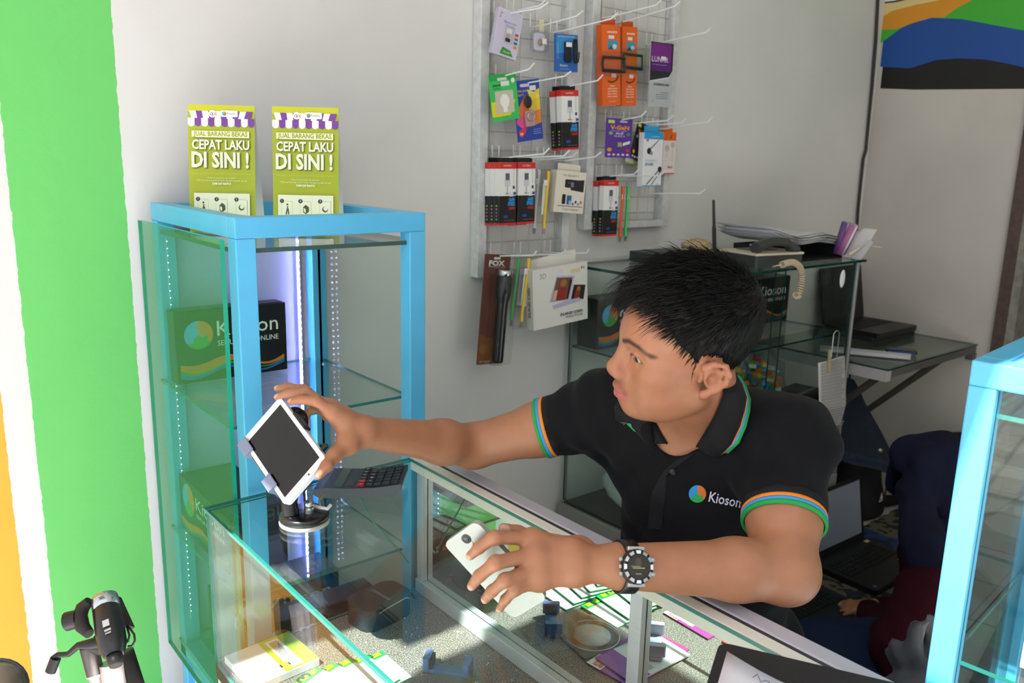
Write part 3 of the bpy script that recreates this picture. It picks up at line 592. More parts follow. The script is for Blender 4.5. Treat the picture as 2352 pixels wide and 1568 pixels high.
# boxed charging cables
def cable_draw(P, w, h, t):
    k, r = '#17181b', '#d32e2a'
    P.rect(0, 0, w, h*.47, k); P.rect(0, h*.90, w, h, r); P.rect(0, 0, w, h*.035, r); P.text('HUPERS', w*.25, h*.935, h*.03, '#f0d8d4', w=w*.45)
    P.rect(w*.36, h*.72, w*.6, h*.83, '#5a6170'); P.rect(w*.32, h*.62, w*.64, h*.72, '#d2d4d8'); P.rect(w*.45, h*.5, w*.51, h*.62, '#b6b8bc'); P.rect(w*.82, h*.66, w*.86, h*.9, '#c9cacc'); P.rect(w*.79, h*.58, w*.9, h*.63, '#2a2c30')
    P.text('data cable', w*.36, h*.5, h*.02, k, w=w*.34, bold=.03); P.rect(w*.6, h*.46, w*.82, h*.52, STK); P.rect(w*.82, h*.485, w*.98, h*.53, '#2f4fa0')
    P.text('SAFE', w*.56, h*.38, h*.055, '#2f9ae0', w=w*.34, bold=.05); P.text('SPEED', w*.5, h*.315, h*.055, '#2f9ae0', w=w*.42, bold=.05); P.text('CHARGE', w*.55, h*.25, h*.045, r, w=w*.36, bold=.05)
    P.rect(w*.25, h*.12, w*.5, h*.16, '#2546a8'); P.rect(w*.3, h*.07, w*.9, h*.08, '#63666c')
    # left side: stripes and coloured dots
def cable_box(label, tl, tr, bl, Y=1.785, rk='left'):
    M, w, h = corners(tl, tr, bl, Y)
    t = thing('cable_box', label, 'box', M, 'boxed charging cables on the '+rk+' rack'); d = .020
    mb = MB(); mb.bx((0, 0, -d), (w, h, 0), mat('#eeedec', .35)); mb.build('carton', t, True, bevel=.0006)
    mb = MB(); mb.bx((w*.05, h+.0003, -d*.55), (w*.95, h*1.075, -d*.5), mat('#17181b', .35)); mb.build('hang_tab', t, True)
    P = Print(.35); cable_draw(P, w, h, t); P.build('printed_front', t)
    P = Print(.35); P.rect(0, 0, d, h, '#eeedec'); P.rect(0, 0, d, h*.47, '#17181b'); P.rect(0, h*.90, d, h, '#d32e2a'); P.rect(0, 0, d, h*.035, '#d32e2a')
    for i, c in enumerate(('#4fc08a', '#e0583a', '#3f8ad8', '#e0783a', '#8ac04a')): P.rect(d*.3, h*(.08+.055*i), d*.62, h*(.105+.055*i), c)
    P.build('printed_side', t, M=frame((0, 0, -d), (0, 0, 1), (-1, 0, 0))); return t
cable_box('rear one of the two cable boxes on one hook under the blue dongle pack', (1281, 209), (1318, 207), (1278, 346), 1.805)
cable_box('front one of the two cable boxes on one hook under the blue dongle pack', (1294, 207), (1333, 207), (1291, 345), 1.775)
for i, x in enumerate((1129, 1140, 1151, 1175, 1194)):
    y0 = 373; cable_box(('first cable box of the row of five, next to the rack frame', 'second cable box of the row of five from the rack frame', 'third cable box of the row of five, its printed front uncovered', 'fourth cable box of the row of five, mostly covered by the fifth', 'fifth and last cable box of the row of five, beside the bagged cables')[i],
        (x, y0), (x+39, y0), (x-5, 518-(i > 3)*3), (1.802, 1.781, 1.760, 1.802, 1.760)[i])
cable_box('rear one of the two cable boxes low on the right rack', (1375, 416), (1410, 415), (1370, 543), 1.805, 'right')
cable_box('front one of the two cable boxes low on the right rack', (1388, 414), (1421, 414), (1383, 543), 1.775, 'right')
# monopods
def monopod(label, tl, tr, bl, Y, dy=0):
    def d(P, w, h, t):
        P.text('MONOPOD', w*.3, h*.90, h*.022, '#f4e6da', w=w*.52, bold=.05); P.rect(w*.36, h*.83, w*.66, h*.87, STK); P.rect(w*.3, h*.70, w*.86, h*.81, '#3f9ab8'); P.circ(w*.68, h*.735, w*.12, '#d8dde0', ry=h*.03); P.poly([(w*.3, h*.70), (w*.5, h*.75), (w*.62, h*.70)], '#31505c')
        for i, s in enumerate(('Taking', 'self portraits', 'and videos', 'has never', 'been easier!')): P.text(s, w*.55, h*(.24-.033*i), h*.017, '#f8e2d2', w=w*(.3+.22*(i > 0)), al='c', bold=.03)
        P.text('Model: Z07-1', w*.55, h*.045, h*.013, '#f8e2d2', w=w*.4, al='c')
        mb = MB(); mb.tube([(w*.3, h*.31, .001), (w*.5, h*.29, .001), (w*.75, h*.315, .001), (w*.86, h*.36, .001)], .0016, mat('#28221f', .5), 6); mb.build('printed_loop', t, True)
        K = mat('#17191b', .35); x0, x1, y0, y1 = -.010+dy*.08, w+.004+dy*.06, h*(.42+dy), h*(.60+dy)
        mb = MB(); mb.tube([(x0, y0+.004, .014), (x1, y0, .014)], .0052, K, 8); mb.build('clamp_jaw', t, True)
        mb = MB(); mb.tube([(x0, y1, .014), (x1, y1-.003, .014)], .0042, K, 8); mb.build('clamp_jaw', t, True)
        mb = MB(); mb.tube([(x0, y0+.004, .014), (x0-.004, (y0+y1)/2, .014), (x0, y1, .014)], .0036, K, 8); mb.tube([(x1, y0, .014), (x1, y1-.004, .014)], .0026, K, 8); mb.build('clamp_frame', t, True)
        mb = MB(); mb.prism(rrect(x0-.008, y0-.012, x1+.006, y1+.014, .008), .0009, .024, CLEAR); mb.build('clear_bubble', t, True)
        P.rect(w*.5, h*.355, w*.75, h*.40, STK)
    t = goods('monopod_box', label, 'box', tl, tr, bl, .022, '#ec6a2c', d, Y=Y, side='#e05f24', tab=(.016, '#d8501c'), group='orange monopod boxes on the right rack'); return t
monopod('nearer one of two orange monopod boxes with a black phone clamp', (1387, 56), (1429, 58), (1384, 243), 1.775)
monopod('further one of two orange monopod boxes with a black phone clamp, beside the purple pouch', (1433, 60), (1468, 63), (1427, 243), 1.80, .05)
def d8(P, w, h, t):
    P.rect(0, 0, w, h, '#b9bdc0'); P.poly([(0, h*.38), (w*.85, h*.46), (w, h*.56), (w, h), (0, h)], '#2c2c30'); P.poly([(0, h*.40), (w*.85, h*.48), (w, h*.58), (w, h*.56), (w*.86, h*.46), (0, h*.38)], '#d6d8da')
    P.rr(w*.02, h*.56, w*.92, h*.985, .006, '#7d2a86'); P.rect(w*.02, h*.56, w*.92, h*.7, '#5a2378'); P.text('LUNAR', w*.06, h*.70, h*.085, '#ece2ee', w=w*.72); P.rect(w*.47, h*.74, w*.66, h*.79, STK); P.text('for smart protection', w*.12, h*.65, h*.02, '#d2b8da', w=w*.6)
    P.text('SCREENGUARD', w*.18, h*.335, h*.035, '#2b2b30', w=w*.7, shear=.25, bold=.03); P.text('tempered glass', w*.5, h*.22, h*.022, '#3c4c8a', w=w*.35)
    for i in range(3): P.rect(w*.3, h*(.19-.03*i), w*.85, h*(.197-.03*i), '#6a7296')
    P.text('5.5', w*.12, h*.08, h*.03, '#3c4c8a')
t = goods('screen_guard_pouch', 'purple and silver screen guard pouch at the edge of the right rack', 'package', (1487, 94), (1539, 101), (1489, 244), .004, '#b9bdc0', d8, Y=1.775)
def d9(c, dark):
    def d(P, w, h, t):
        P.rr(w*.5, h*.90, w*.8, h*.94, .002, '#c9c6cc'); P.rect(w*.06, h*.87, w*.3, h*.95, '#cfd868'); P.text('V-GeN', w*.14, h*.72, h*.10, '#e8983a', w=w*.74, bold=.05); P.text('MEMORY CARD', w*.2, h*.665, h*.035, '#c9b8dc', w=w*.6)
        P.circ(w*.17, h*.62, w*.08, '#7ab07a', ry=h*.045); P.circ(w*.85, h*.6, w*.08, '#4a8a70', ry=h*.045); P.text('micro SD', w*.36, h*.6, h*.05, '#e8e2f0', w=w*.3, bold=.03); P.text('CLASS 6', w*.3, h*.53, h*.05, '#e8e2f0', w=w*.42)
        P.rect(w*.45, h*.28, w*.62, h*.39, '#a9a868'); P.poly([(w*.64, h*.3), (w*.92, h*.36), (w*.95, h*.44), (w*.66, h*.38)], STK); P.circ(w*.14, h*.2, w*.09, '#e0a030', ry=h*.05); P.circ(w*.85, h*.19, w*.08, '#c83c30', ry=h*.045)
        for i in range(5): P.rr(w*(.08+.18*i), h*.05, w*(.18+.18*i), h*.1, .0015, '#dcd2ea')
    return d
goods('memory_card_pack', 'purple memory card pack in front on the right rack', 'package', (1394, 270), (1453, 274), (1390, 361), .003, '#5b3a96', d9(0, 0), Y=1.775)
goods('memory_card_pack', 'black memory card pack tucked behind the purple one', 'package', (1453, 274), (1482, 288), (1447, 362), .003, '#26222a', d9(0, 1), Y=1.80)
mb = MB(); M_, w_, h_ = corners((1438, 325), (1474, 335), (1436, 373), 1.815); t = thing('card_sleeve', 'white and lime card sleeve peeping out under the black memory card pack', 'package', M_); mb.bx((0, 0, -.002), (w_, h_, 0), mat('#e6e6d8', .4)); mb.build('sleeve', t, True); P = Print(); P.rect(0, 0, w_, h_*.08, '#b8c83a'); P.text('64GB', w_*.5, h_*.15, h_*.12, '#888888'); P.build('printed_front', t)
def d10(P, w, h, t):
    P.rect(0, h*.88, w, h, '#2f9fdc'); P.rect(0, 0, w, h*.02, '#2f9fdc'); P.text('earphone', w*.4, h*.92, h*.03, '#cde6f4', w=w*.4); P.rect(w*.12, h*.84, w*.24, h*.875, '#d8402c'); P.rect(w*.5, h*.7, w*.86, h*.8, '#eae0ea')
    K = '#1d2434'; P.poly([(w*.3, h*.7), (w*.78, h*.88), (w*.78, h*.865), (w*.32, h*.68)], K); P.circ(w*.28, h*.66, w*.11, K); P.circ(w*.4, h*.62, w*.07, '#8a90a0')
    P.text('POWERFUL', w*.1, h*.46, h*.045, '#b4b9c4', w=w*.62); P.text('SOUND', w*.1, h*.39, h*.05, '#3f86c4', w=w*.44, bold=.03)
    P.poly([(w*.2, h*.04), (w*.8, h*.30), (w*.84, h*.29), (w*.24, h*.03)], K); P.poly([(w*.45, h*.03), (w*.92, h*.28), (w*.94, h*.27), (w*.5, h*.03)], K); P.circ(w*.88, h*.32, w*.1, K); P.text('1MoS', w*.72, h*.03, h*.025, '#d84a3a')
goods('earphone_box', 'white earphone box with a blue top on the right rack', 'box', (1483, 304), (1527, 306), (1474, 428), .022, '#e9e9ec', d10, Y=1.77, tab=(.020, '#2f9fdc'))
def d11(P, w, h, t):
    P.rect(0, h*.80, w, h, '#ea6a2a'); P.rect(0, 0, w, h*.03, '#d84a2a'); P.circ(w*.3, h*.62, w*.17, '#c9bcb8'); P.circ(w*.75, h*.7, w*.15, '#c9bcb8'); P.rect(w*.28, h*.4, w*.32, h*.6, '#c9bcb8'); P.rect(w*.73, h*.3, w*.77, h*.66, '#c9bcb8'); P.text('1MoS', w*.4, h*.14, h*.06, '#d84a3a', w=w*.4, bold=.03); P.poly([(w*.5, h*.84), (w*.56, h*.84), (w*.66, h*.93), (w*.6, h*.93)], '#2a1d18')
goods('earphone_box', 'white earphone box with an orange top behind the blue topped one', 'box', (1524, 303), (1553, 304), (1520, 400), .022, '#e6dedb', d11, Y=1.805, tab=(.016, '#ea6a2a'))
# bagged cables
def cable_bag(label, tl, tr, bl, Y, cables, group=None):
    M, w, h = corners(tl, tr, bl, Y); t = thing('bagged_cable', label, 'cable', M, group)
    mb = MB(); mb.bx((0, 0, -.006), (w, h, .0), CLEAR); mb.bx((w*.35, h*.3, -.0055), (w*.65, h*.75, -.005), mat('#dfe4e2', .4)); mb.build('clear_bag', t, True)
    for x, c in cables:
        mb = MB(); mb.tube([(w*x, h*.10, -.003), (w*(x-.02), h*.2, -.003), (w*(x+.03), h*.5, -.003), (w*(x+.09), h*.8, -.003), (w*(x+.07), h*.93, -.003)], [.0056, .0048, .0044, .0050, .0060], mat(c, .45), 8); mb.build('cable', t, True)
        mb = MB(); mb.bx((w*x-.0045, h*.02, -.0046), (w*x+.0045, h*.10, -.0014), mat('#a9a9ac', .3, metal=.8)); mb.build('plug', t, True)
    P = Print(z0=.0004); P.rect(w*.3, h*.72, w*.7, h*.80, STK); P.build('price_sticker', t); return t
cable_bag('clear bag with a short yellow cable beside the travel adapter box', (1240, 380), (1268, 382), (1233, 540), 1.775, [(.62, '#e8c23a')])
cable_bag('clear bag with a white cable between the cable boxes and the yellow cable', (1226, 376), (1250, 378), (1216, 540), 1.80, [(.5, '#dfe2e4')])
cable_bag('clear bag with a short orange cable under the right rack', (1420, 418), (1436, 418), (1418, 558), 1.78, [(.45, '#e8662a')])
cable_bag('clear bag with a short green cable under the right rack', (1434, 418), (1447, 418), (1432, 556), 1.785, [(.4, '#3fd06a')])
cable_bag('front clear bag with a yellow cable beside the torch pack', (1185, 580), (1227, 582), (1179, 756), 1.76, [(.45, '#ecca3c')], 'bags of yellow cables beside the torch')
cable_bag('rear clear bag with a green edged card beside the torch pack', (1176, 582), (1218, 584), (1170, 752), 1.785, [(.12, '#57c06a')], 'bags of yellow cables beside the torch')
def d13(P, w, h, t):
    P.text('For GALAXY S', w*.24, h*.865, h*.06, '#4a4a4c', w=w*.5); P.rr(w*.30, h*.60, w*.94, h*.80, .004, '#1c1d20'); P.poly([(w*.5, h*.55), (w*.95, h*.52), (w*.95, h*.82), (w*.5, h*.78)], '#26272a'); P.rect(w*.5, h*.62, w*.6, h*.74, '#6d7a86'); P.rect(w*.4, h*.70, w*.48, h*.74, '#7a3f48')
    P.rr(w*.24, h*.2, w*.36, h*.44, .004, '#1c1d20'); P.rr(w*.40, h*.2, w*.56, h*.42, .002, '#2f6a9c'); P.circ(w*.52, h*.25, w*.05, '#9ac4d8'); P.rect(w*.6, h*.25, w*.84, h*.42, '#eae4ec')
    for i, c in enumerate(('#c03c80', '#2a2a2c', '#7ab83c', '#d84a3a')): P.circ(w*(.62+.09*i), h*(.22+.05*(i % 2)), w*.035, c)
    P.rect(w*.1, h*.15, w*.95, h*.165, '#3c3f8a'); P.text('Travel Adapter', w*.26, h*.06, h*.055, '#8a8a90', w=w*.58)
goods('adapter_box', 'cream travel adapter box with a folded hang flap on the left rack', 'box', (1275, 389), (1343, 397), (1271, 486), .026, '#e9e2d4', d13, Y=1.775, side='#ddd5c4', tab=(.02, '#e6dfcf'))
# torch in a brown blister card
def d16(P, w, h, t):
    P.rect(0, h*.0, w, h, '#5d3326'); P.poly([(0, 0), (w, 0), (w, h*.2), (0, h*.28)], '#7a4a24'); P.circ(w*.2, h*.14, w*.16, '#8a5a2c'); P.text('FOX', w*.16, h*.90, h*.045, '#d8d8d2', w=w*.62, bold=.04); P.rect(w*.14, h*.888, w*.82, h*.892, '#b8b8b0'); P.rr(w*.34, h*.955, w*.6, h*.975, .002, '#cfc8c0'); P.text('RECHARGE', w*.1, h*.02, h*.015, '#d8c8a8', w=w*.4)
    K = mat('#14171c', .22, spec=.6); R_ = M4.Translation((w*.66, 0, .018)) @ rot('X', -math.pi/2) @ M4.Identity(4)
    def L(prof, m, nm): mb = MB(); mb.lathe([(r, z) for r, z in prof], m, R_, 24); mb.build(nm, t, True)
    L([(0, h*.03), (.0145, h*.03), (.0155, h*.05), (.0155, h*.58), (.0195, h*.62), (.0215, h*.66), (.0215, h*.80), (.0205, h*.81)], K, 'torch_body'); L([(.0205, h*.811), (.0225, h*.815), (.0225, h*.865), (.019, h*.87), (0, h*.868)], mat('#c9cdd0', .15, metal=1), 'chrome_head')
    mb = MB(); mb.prism(rrect(w*.18, h*.015, w*.99, h*.885, .01), .0008, .042, CLEAR); mb.build('clear_bubble', t, True)
    P.text('TORCH', w*.93, h*.06, .007, '#c8c8c8', w=.035, ang=1.57)
goods('torch_pack', 'brown blister card with a long black torch, lowest on the left rack', 'package', (1114, 583), (1172, 585), (1095, 838), .003, '#5d3326', d16, Y=1.775)
def d18(P, w, h, t):
    P.text('3D', w*.12, h*.83, h*.09, '#a9b4ba', w=w*.12, bold=.02); P.text('F1', w*.88, h*.88, h*.05, '#3a3a3c', w=w*.06, bold=.03); P.rect(w*.45, h*.87, w*.55, h*.94, '#ead6dc'); P.rect(w*.68, h*.84, w*.86, h*.91, '#e0d2a4')
    P.poly([(w*.28, h*.42), (w*.66, h*.38), (w*.76, h*.80), (w*.42, h*.84)], '#c3c3d8'); P.poly([(w*.32, h*.43), (w*.62, h*.41), (w*.72, h*.77), (w*.43, h*.81)], '#7d5040'); P.poly([(w*.42, h*.43), (w*.56, h*.42), (w*.60, h*.62), (w*.46, h*.64)], '#94302c'); P.circ(w*.55, h*.70, w*.06, '#a8703c', ry=h*.06); P.poly([(w*.33, h*.44), (w*.4, h*.43), (w*.44, h*.6), (w*.38, h*.6)], '#d8b8a0'); P.poly([(w*.6, h*.42), (w*.63, h*.42), (w*.71, h*.72), (w*.66, h*.74)], '#2a2020')
    P.poly([(w*.68, h*.40), (w*.92, h*.36), (w*.96, h*.60), (w*.74, h*.64)], '#2b2226'); P.poly([(w*.74, h*.41), (w*.83, h*.40), (w*.87, h*.54), (w*.78, h*.56)], '#94302c'); P.circ(w*.83, h*.56, w*.035, '#a8703c', ry=h*.04)
    P.poly([(w*.34, h*.36), (w*.36, h*.29), (w*.88, h*.34), (w*.84, h*.40), (w*.66, h*.40)], '#b9bad4'); P.text('ENLARGED SCREEN', w*.48, h*.15, h*.045, '#3a3a3c', w=w*.42, bold=.03); P.text('MOBILE PHONE', w*.58, h*.09, h*.045, '#6a6a6c', w=w*.32)
t = goods('magnifier_box', 'large white screen magnifier box hanging lowest beside the cables', 'box', (1233, 620), (1358, 598), (1226, 760), .030, '#e6e4df', d18, Y=1.74, side='#dcd9d0')
M_, w_, h_ = corners((1233, 620), (1358, 598), (1226, 760), 1.74)
P = Print(); P.text('ENLARGED SCREEN', .018, h_*.2, .011, '#3a3a3c', w=h_*.5, ang=1.57, bold=.03); P.build('printed_side', t, M=frame((0, 0, -.03), (0, 0, 1), (-1, 0, 0)))
mb = MB(); mb.prism([(0, h_+.0004), (w_*.9, h_+.0004), (w_*.9, h_+.036), (w_*.0, h_+.022)], -.028, -.027, mat('#e3e0d9', .5)); mb.build('hang_flap', t, True)
# ================================================================ glass showcase along the back wall, and what stands on it
SX0, SX1, SY0, SY1, SZ = 1.742, 2.728, 1.440, 1.845, 1.238
G2 = glassmat((.86, .92, .90), 1.5); G3 = glassmat((.93, .96, .95), 1.3)
sh = thing('glass_showcase', 'low glass showcase with grey metal uprights along the back wall, behind the man', 'showcase', (SX0, SY0, ZF))
GM = mat('#8f9092', .4, metal=.5)
for x in (SX0+.008, SX1-.008):
    for y in (SY0+.008, SY1-.012):
        mb = MB(); mb.cyl((x, y, ZF), (x, y, SZ-.008), .0075 if x > 2 else .004, GM); mb.build('upright', sh)
pane('top_glass', (SX0, SY0-.012, SZ-.008), (SX1+.012, SY1, SZ), sh, EDGED, G3)
pane('side_glass', (SX0, SY0+.01, .475), (SX0+.005, SY1-.01, SZ-.009), sh, EDGED, G2); pane('side_glass', (SX1-.005, SY0+.02, .475), (SX1, SY1-.02, SZ-.009), sh, EDGED, G3)
pane('shelf', (SX0+.008, SY0+.022, .979), (SX1-.01, SY1-.014, .985), sh, EDGED, G3)
pane('shelf', (SX0+.008, SY0+.022, .694), (SX1-.01, SY1-.014, .70), sh, EDGED, G3)
pane('sliding_door', (SX0+.02, SY0+.004, .478), (2.285, SY0+.009, SZ-.012), sh, EDGED, G3); pane('sliding_door', (2.245, SY0+.012, .478), (SX1-.02, SY0+.017, SZ-.012), sh, EDGED, G3)
mb = MB(); mb.bx((SX0-.012, SY0, .415), (SX1, SY1, .462), mat('#9a9894', .45, metal=.2)); mb.build('base_rail', sh, bevel=.002)
mb = MB(); mb.bx((SX0+.004, SY0+.01, .462), (SX1-.01, SY1-.01, .466), mat('#3a3936', .6)); mb.build('base_board', sh)
mb = MB(); mb.bx((SX0-.004, SY0+.012, ZF), (2.3, SY0+.022, .415), mat('#b3b0ac', .5)); mb.bx((SX0-.004, SY0+.0225, ZF), (SX0+.006, SY1, .415), mat('#b3b0ac', .5)); mb.build('base_panel', sh)
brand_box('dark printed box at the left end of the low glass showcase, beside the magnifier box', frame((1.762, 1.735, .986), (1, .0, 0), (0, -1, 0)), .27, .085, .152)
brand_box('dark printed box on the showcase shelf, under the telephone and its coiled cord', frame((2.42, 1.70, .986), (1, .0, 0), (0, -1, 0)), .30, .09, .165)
# clear bags of coloured clips on the showcase floor
def blob(nm, c, r, m, parent, seed, amp=.12, n=16):
    rnd = random.Random(seed); ph = [(rnd.uniform(0, 6), rnd.uniform(2, 5), rnd.uniform(0, 6), rnd.randint(2, 5)) for _ in range(5)]
    mb = MB(); mb.ball((0, 0, 0), 1, m, n); vs = []
    for v in mb.v:
        a = math.atan2(v[1], v[0]); k = 1+amp*sum(math.sin(q[1]*v[2]*2+q[0])*math.cos(q[3]*a+q[2]) for q in ph)/1.6
        z = v[2]*k*r[2]
        vs.append((c[0]+v[0]*k*r[0], c[1]+v[1]*k*r[1], c[2]+max(z, -r[2]*.8)))
    mb.v = vs; return mb.build(nm, parent)
random.seed(11)
cols = ['#2f6ac0', '#2f9a4a', '#c23a34', '#d6c23a', '#3aa0c8', '#d87a2a', '#e4e4e4']
for i, (x, z, lab) in enumerate(((2.10, .815, 'clear bag of mostly pale and amber clips, half hidden behind the man'), (2.29, .82, 'clear bag of blue, green and red clips in the showcase'), (2.47, .815, 'clear bag of coloured clips nearest the hanging printed list'))):
    t = thing('clip_bag', lab, 'bag', (x, 1.62, .701), 'clear bags of coloured clips')
    blob('clear_bag', (x, 1.62, z-.01), (.082, .080, .118), glassmat((.90, .91, .88), 1.4, .1), t, 31+i, .16)
    mb = MB()
    for k in range(150):
        a, b, r = random.uniform(0, 6.28), random.uniform(-1, 1), random.uniform(.3, .95); s_ = math.sqrt(1-b*b)
        p = V((x+.060*r*s_*math.cos(a), 1.62+.068*r*s_*math.sin(a), z-.02+.10*r*b)); c = cols[(k+i*3) % 7] if i else random.choice(['#c9c4b4', '#d8b26a', '#e4e4e4', '#b8b89a'])
        mb.box(p, (.026, .012, .014), mat(c, .3), (rot('Z', a) @ rot('X', b*2)).to_3x3())
    o = mb.build('clips', t); o['kind'] = 'stuff'
for i in range(6):
    t = thing('sleeve_pack', ['lowest', 'second lowest', 'third lowest', 'third highest', 'second highest', 'topmost'][i]+' dark glossy pack of the slanting pile in the showcase', 'package', frame((2.54+.003*i, 1.475+.004*i, .7005+.011*i), (1, .12, .0), (0, .0, 1)), 'dark glossy packs in the showcase')
    mb = MB(); mb.bx((0, 0, .001), (.15, .11, .0105), mat(('#2a1420', '#1d1a22')[i % 2], .12, spec=.8)); mb.build('pack_body', t, True, bevel=.002); P = Print(.1, z0=.0107); P.rect(.01, .02, .14, .035, '#8a7f8c'); P.rect(.01, .07, .09, .08, '#5a2a4a'); P.build('label_print', t)
t = thing('plastic_bag', 'crumpled white plastic bags on the showcase floor beside the man', 'bag', (1.90, 1.66, .467))
blob('bag_body', (1.90, 1.66, .545), (.085, .11, .085), mat('#e3e7e6', .35, sheen=.2), t, 2, .16); blob('bag_fold', (1.93, 1.55, .51), (.075, .06, .05), mat('#e9ecea', .35), t, 5, .2)
mb = MB(); mb.tube([(1.835, 1.585, .535), (1.800, 1.575, .520), (1.786, 1.60, .515), (1.80, 1.635, .525), (1.84, 1.64, .54)], .0045, mat('#e9ecea', .35)); mb.build('bag_handle', t)
t = thing('starter_pack', 'pink and white packet lying under the white plastic bags', 'packet', frame((1.765, 1.57, .4665), (.5, -.30, 0), (0, 0, 1)))
mb = MB(); mb.bx((0, 0, 0), (.20, .05, .006), mat('#c98ab0', .3)); mb.build('card', t, True); P = Print(z0=.0062); P.rect(.01, .005, .08, .03, WHT); P.rect(.1, .01, .18, .03, '#9a3f7a'); P.build('printed_front', t)
# printed list clipped to the front edge
t = thing('paper_list', 'long printed list pegged to the showcase front, its foot curling', 'paper', on(1905, 830, 'Y', 1.428))
a, b, c, d = [on(*p, 'Y', 1.428) for p in ((1879, 833), (1941, 817), (1936, 925), (1874, 935))]; e, f = on(1868, 995, 'Y', 1.415), on(1930, 975, 'Y', 1.395)
g = [[a+(b-a)*k/6+V((0, -.004*math.sin(k), 0)) for k in range(7)], [d+(c-d)*k/6+V((0, -.012, 0)) for k in range(7)], [e+(f-e)*k/6 for k in range(7)]]
def interp(A, B, n): return [[p+(q-p)*i/n for p, q in zip(A, B)] for i in range(n)]
G_ = interp(g[0], g[1], 14)+interp(g[1], g[2], 10)+[g[2]]
mb = MB(); mb.sheet(G_, mat('#dcdad8', .6)); mb.build('paper_sheet', t, solid=.0005)
mb = MB()
for i, r in enumerate(G_[:-1]):
    for s_ in (.25, .7):
        x0, x1 = r[0], r[-1]; nx = G_[i+1]; off = V((0, -.0012, 0))
        p0 = x0+(x1-x0)*.06+(nx[0]-x0)*s_+off; p1 = x0+(x1-x0)*(.93-.04*((i*7) % 3))+(nx[-1]-x1)*s_+off; dz = V((0, 0, -.0022))
        q = [V((0, min(u.y for u in r)-r[0].y, 0))]*4
        mb.quad(p0+q[0], p1+q[0], p1+dz+q[0], p0+dz+q[0], mat('#8f8d90', .7))
mb.build('printed_lines', t)
t = thing('clothes_peg', 'wooden clothes peg holding the printed list', 'peg', on(1905, 815, 'Y', 1.42))
p = on(1908, 808, 'Y', 1.418); mb = MB(); mb.box(p+V((-.003, 0, -.03)), (.009, .008, .075), mat('#c9b98a', .6), rot('Y', -.12).to_3x3()); mb.build('wood_jaw', t, bevel=.001)
mb = MB(); mb.tube([p+V((-.006, -.005, -.02)), p+V((.004, -.005, -.022))], .002, mat('#888888', .3, 1)); mb.build('spring', t)
t = thing('wire_hook', 'thin wire hook hanging inside the showcase front above the peg', 'hook', on(1925, 770, 'Y', 1.43))
q = on(1920, 760, 'Y', 1.43); mb = MB(); mb.tube([q+V((-.012, 0, -.12)), q+V((-.012, 0, -.01)), q, q+V((.012, 0, 0)), q+V((.024, 0, -.01)), q+V((.024, 0, -.13))], .0018, mat('#c9cccc', .3, metal=.8), 6); mb.build('bent_wire', t)
mb = MB(); q = on(1935, 640, 'Y', 1.426); mb.ball(q, (.016, .003, .03), mat('#eceef0', .4), 8); tag(mb.build('paper_scrap'), 'torn white paper scrap stuck on the showcase glass by the upright', 'paper')
# ---------------------------------------------------------------- telephone with coiled cord
T0 = V((2.165, 1.475, SZ))
t = thing('telephone', 'grey and cream desk telephone with a coiled cord hanging over the showcase edge', 'telephone', T0)
DG, CRM = mat('#3d4140', .45), mat('#d8cdb6', .45)
M = frame(T0, (1, -.18, 0), (0, 0, 1))
mb = MB(); mb.prism([(0, 0), (.20, 0), (.215, .05), (.215, .16), (0, .16)], 0, .038, DG, M); mb.build('phone_base', t, bevel=.006)
mb = MB(); mb.prism([(-.002, -.002), (.202, -.002), (.217, .05), (.217, .16), (-.002, .16)], .038, .044, CRM, M); mb.build('base_rim', t, bevel=.002)
mb = MB(); rings = []
for i in range(15):
    u = i/14; x = .02+.175*u; hgt = .062+.014*math.sin(math.pi*u)-(.010*(u > .82)); hw = .022-.006*math.sin(math.pi*u)
    rings.append([M @ V((x, .03+hw*math.cos(k*math.pi/5), hgt+.014*math.sin(k*math.pi/5)*(1.5 if (u < .2 or u > .8) and math.sin(k*math.pi/5) < 0 else 1))) for k in range(10)])
mb.ring(rings, DG); hs = mb.build('handset', t)
mb = MB(); mb.tube([M @ V((.02+.175*i/14, .052-.004, .066+.014*math.sin(math.pi*i/14))) for i in range(15)], .004, CRM, 6); mb.build('handset_edge', hs)
mb = MB(); mb.bx((.05, .07, .0442), (.16, .14, .046), mat('#585c5a', .5), None); mb.v = [tuple(M @ V(v)) for v in mb.v]; mb.build('key_panel', t)
cpts = [on(*p, 'Y', 1.412) for p in ((1795, 608), (1812, 603), (1826, 604), (1838, 615), (1842, 632), (1840, 655), (1834, 680), (1827, 676), (1822, 655), (1820, 632), (1820, 612))]
def smooth(pts, n):
    out = []
    for i in range(len(pts)-1):
        p0, p1, p2, p3 = pts[max(i-1, 0)], pts[i], pts[i+1], pts[min(i+2, len(pts)-1)]
        for k in range(n):
            u = k/n; out.append(.5*((2*p1)+(p2-p0)*u+(2*p0-5*p1+4*p2-p3)*u*u+(3*p1-p0-3*p2+p3)*u**3))
    return out+[pts[-1]]
cl = smooth(cpts[:8], 14); L = 0; coil = []
for i, p in enumerate(cl[:-1]):
    tdir = (cl[i+1]-p).normalized(); n1 = tdir.cross(V((0, 1, 0))).normalized(); n2 = V((0, 1, 0))
    for k in range(5):
        ph = (L+(cl[i+1]-p).length*k/5)/.0078*2*math.pi; coil.append(p+(cl[i+1]-p)*k/5+n1*.0085*math.cos(ph)+n2*.0085*math.sin(ph))
    L += (cl[i+1]-p).length
mb = MB(); mb.tube(coil, .0021, mat('#d9c6a4', .5), 5); mb.build('coiled_cord', t)
mb = MB(); mb.tube([M @ V((.20, .02, .02)), on(1775, 612, 'Y', 1.42), cl[0]], .0022, mat('#d9c6a4', .5), 6); mb.build('cord_lead', t)
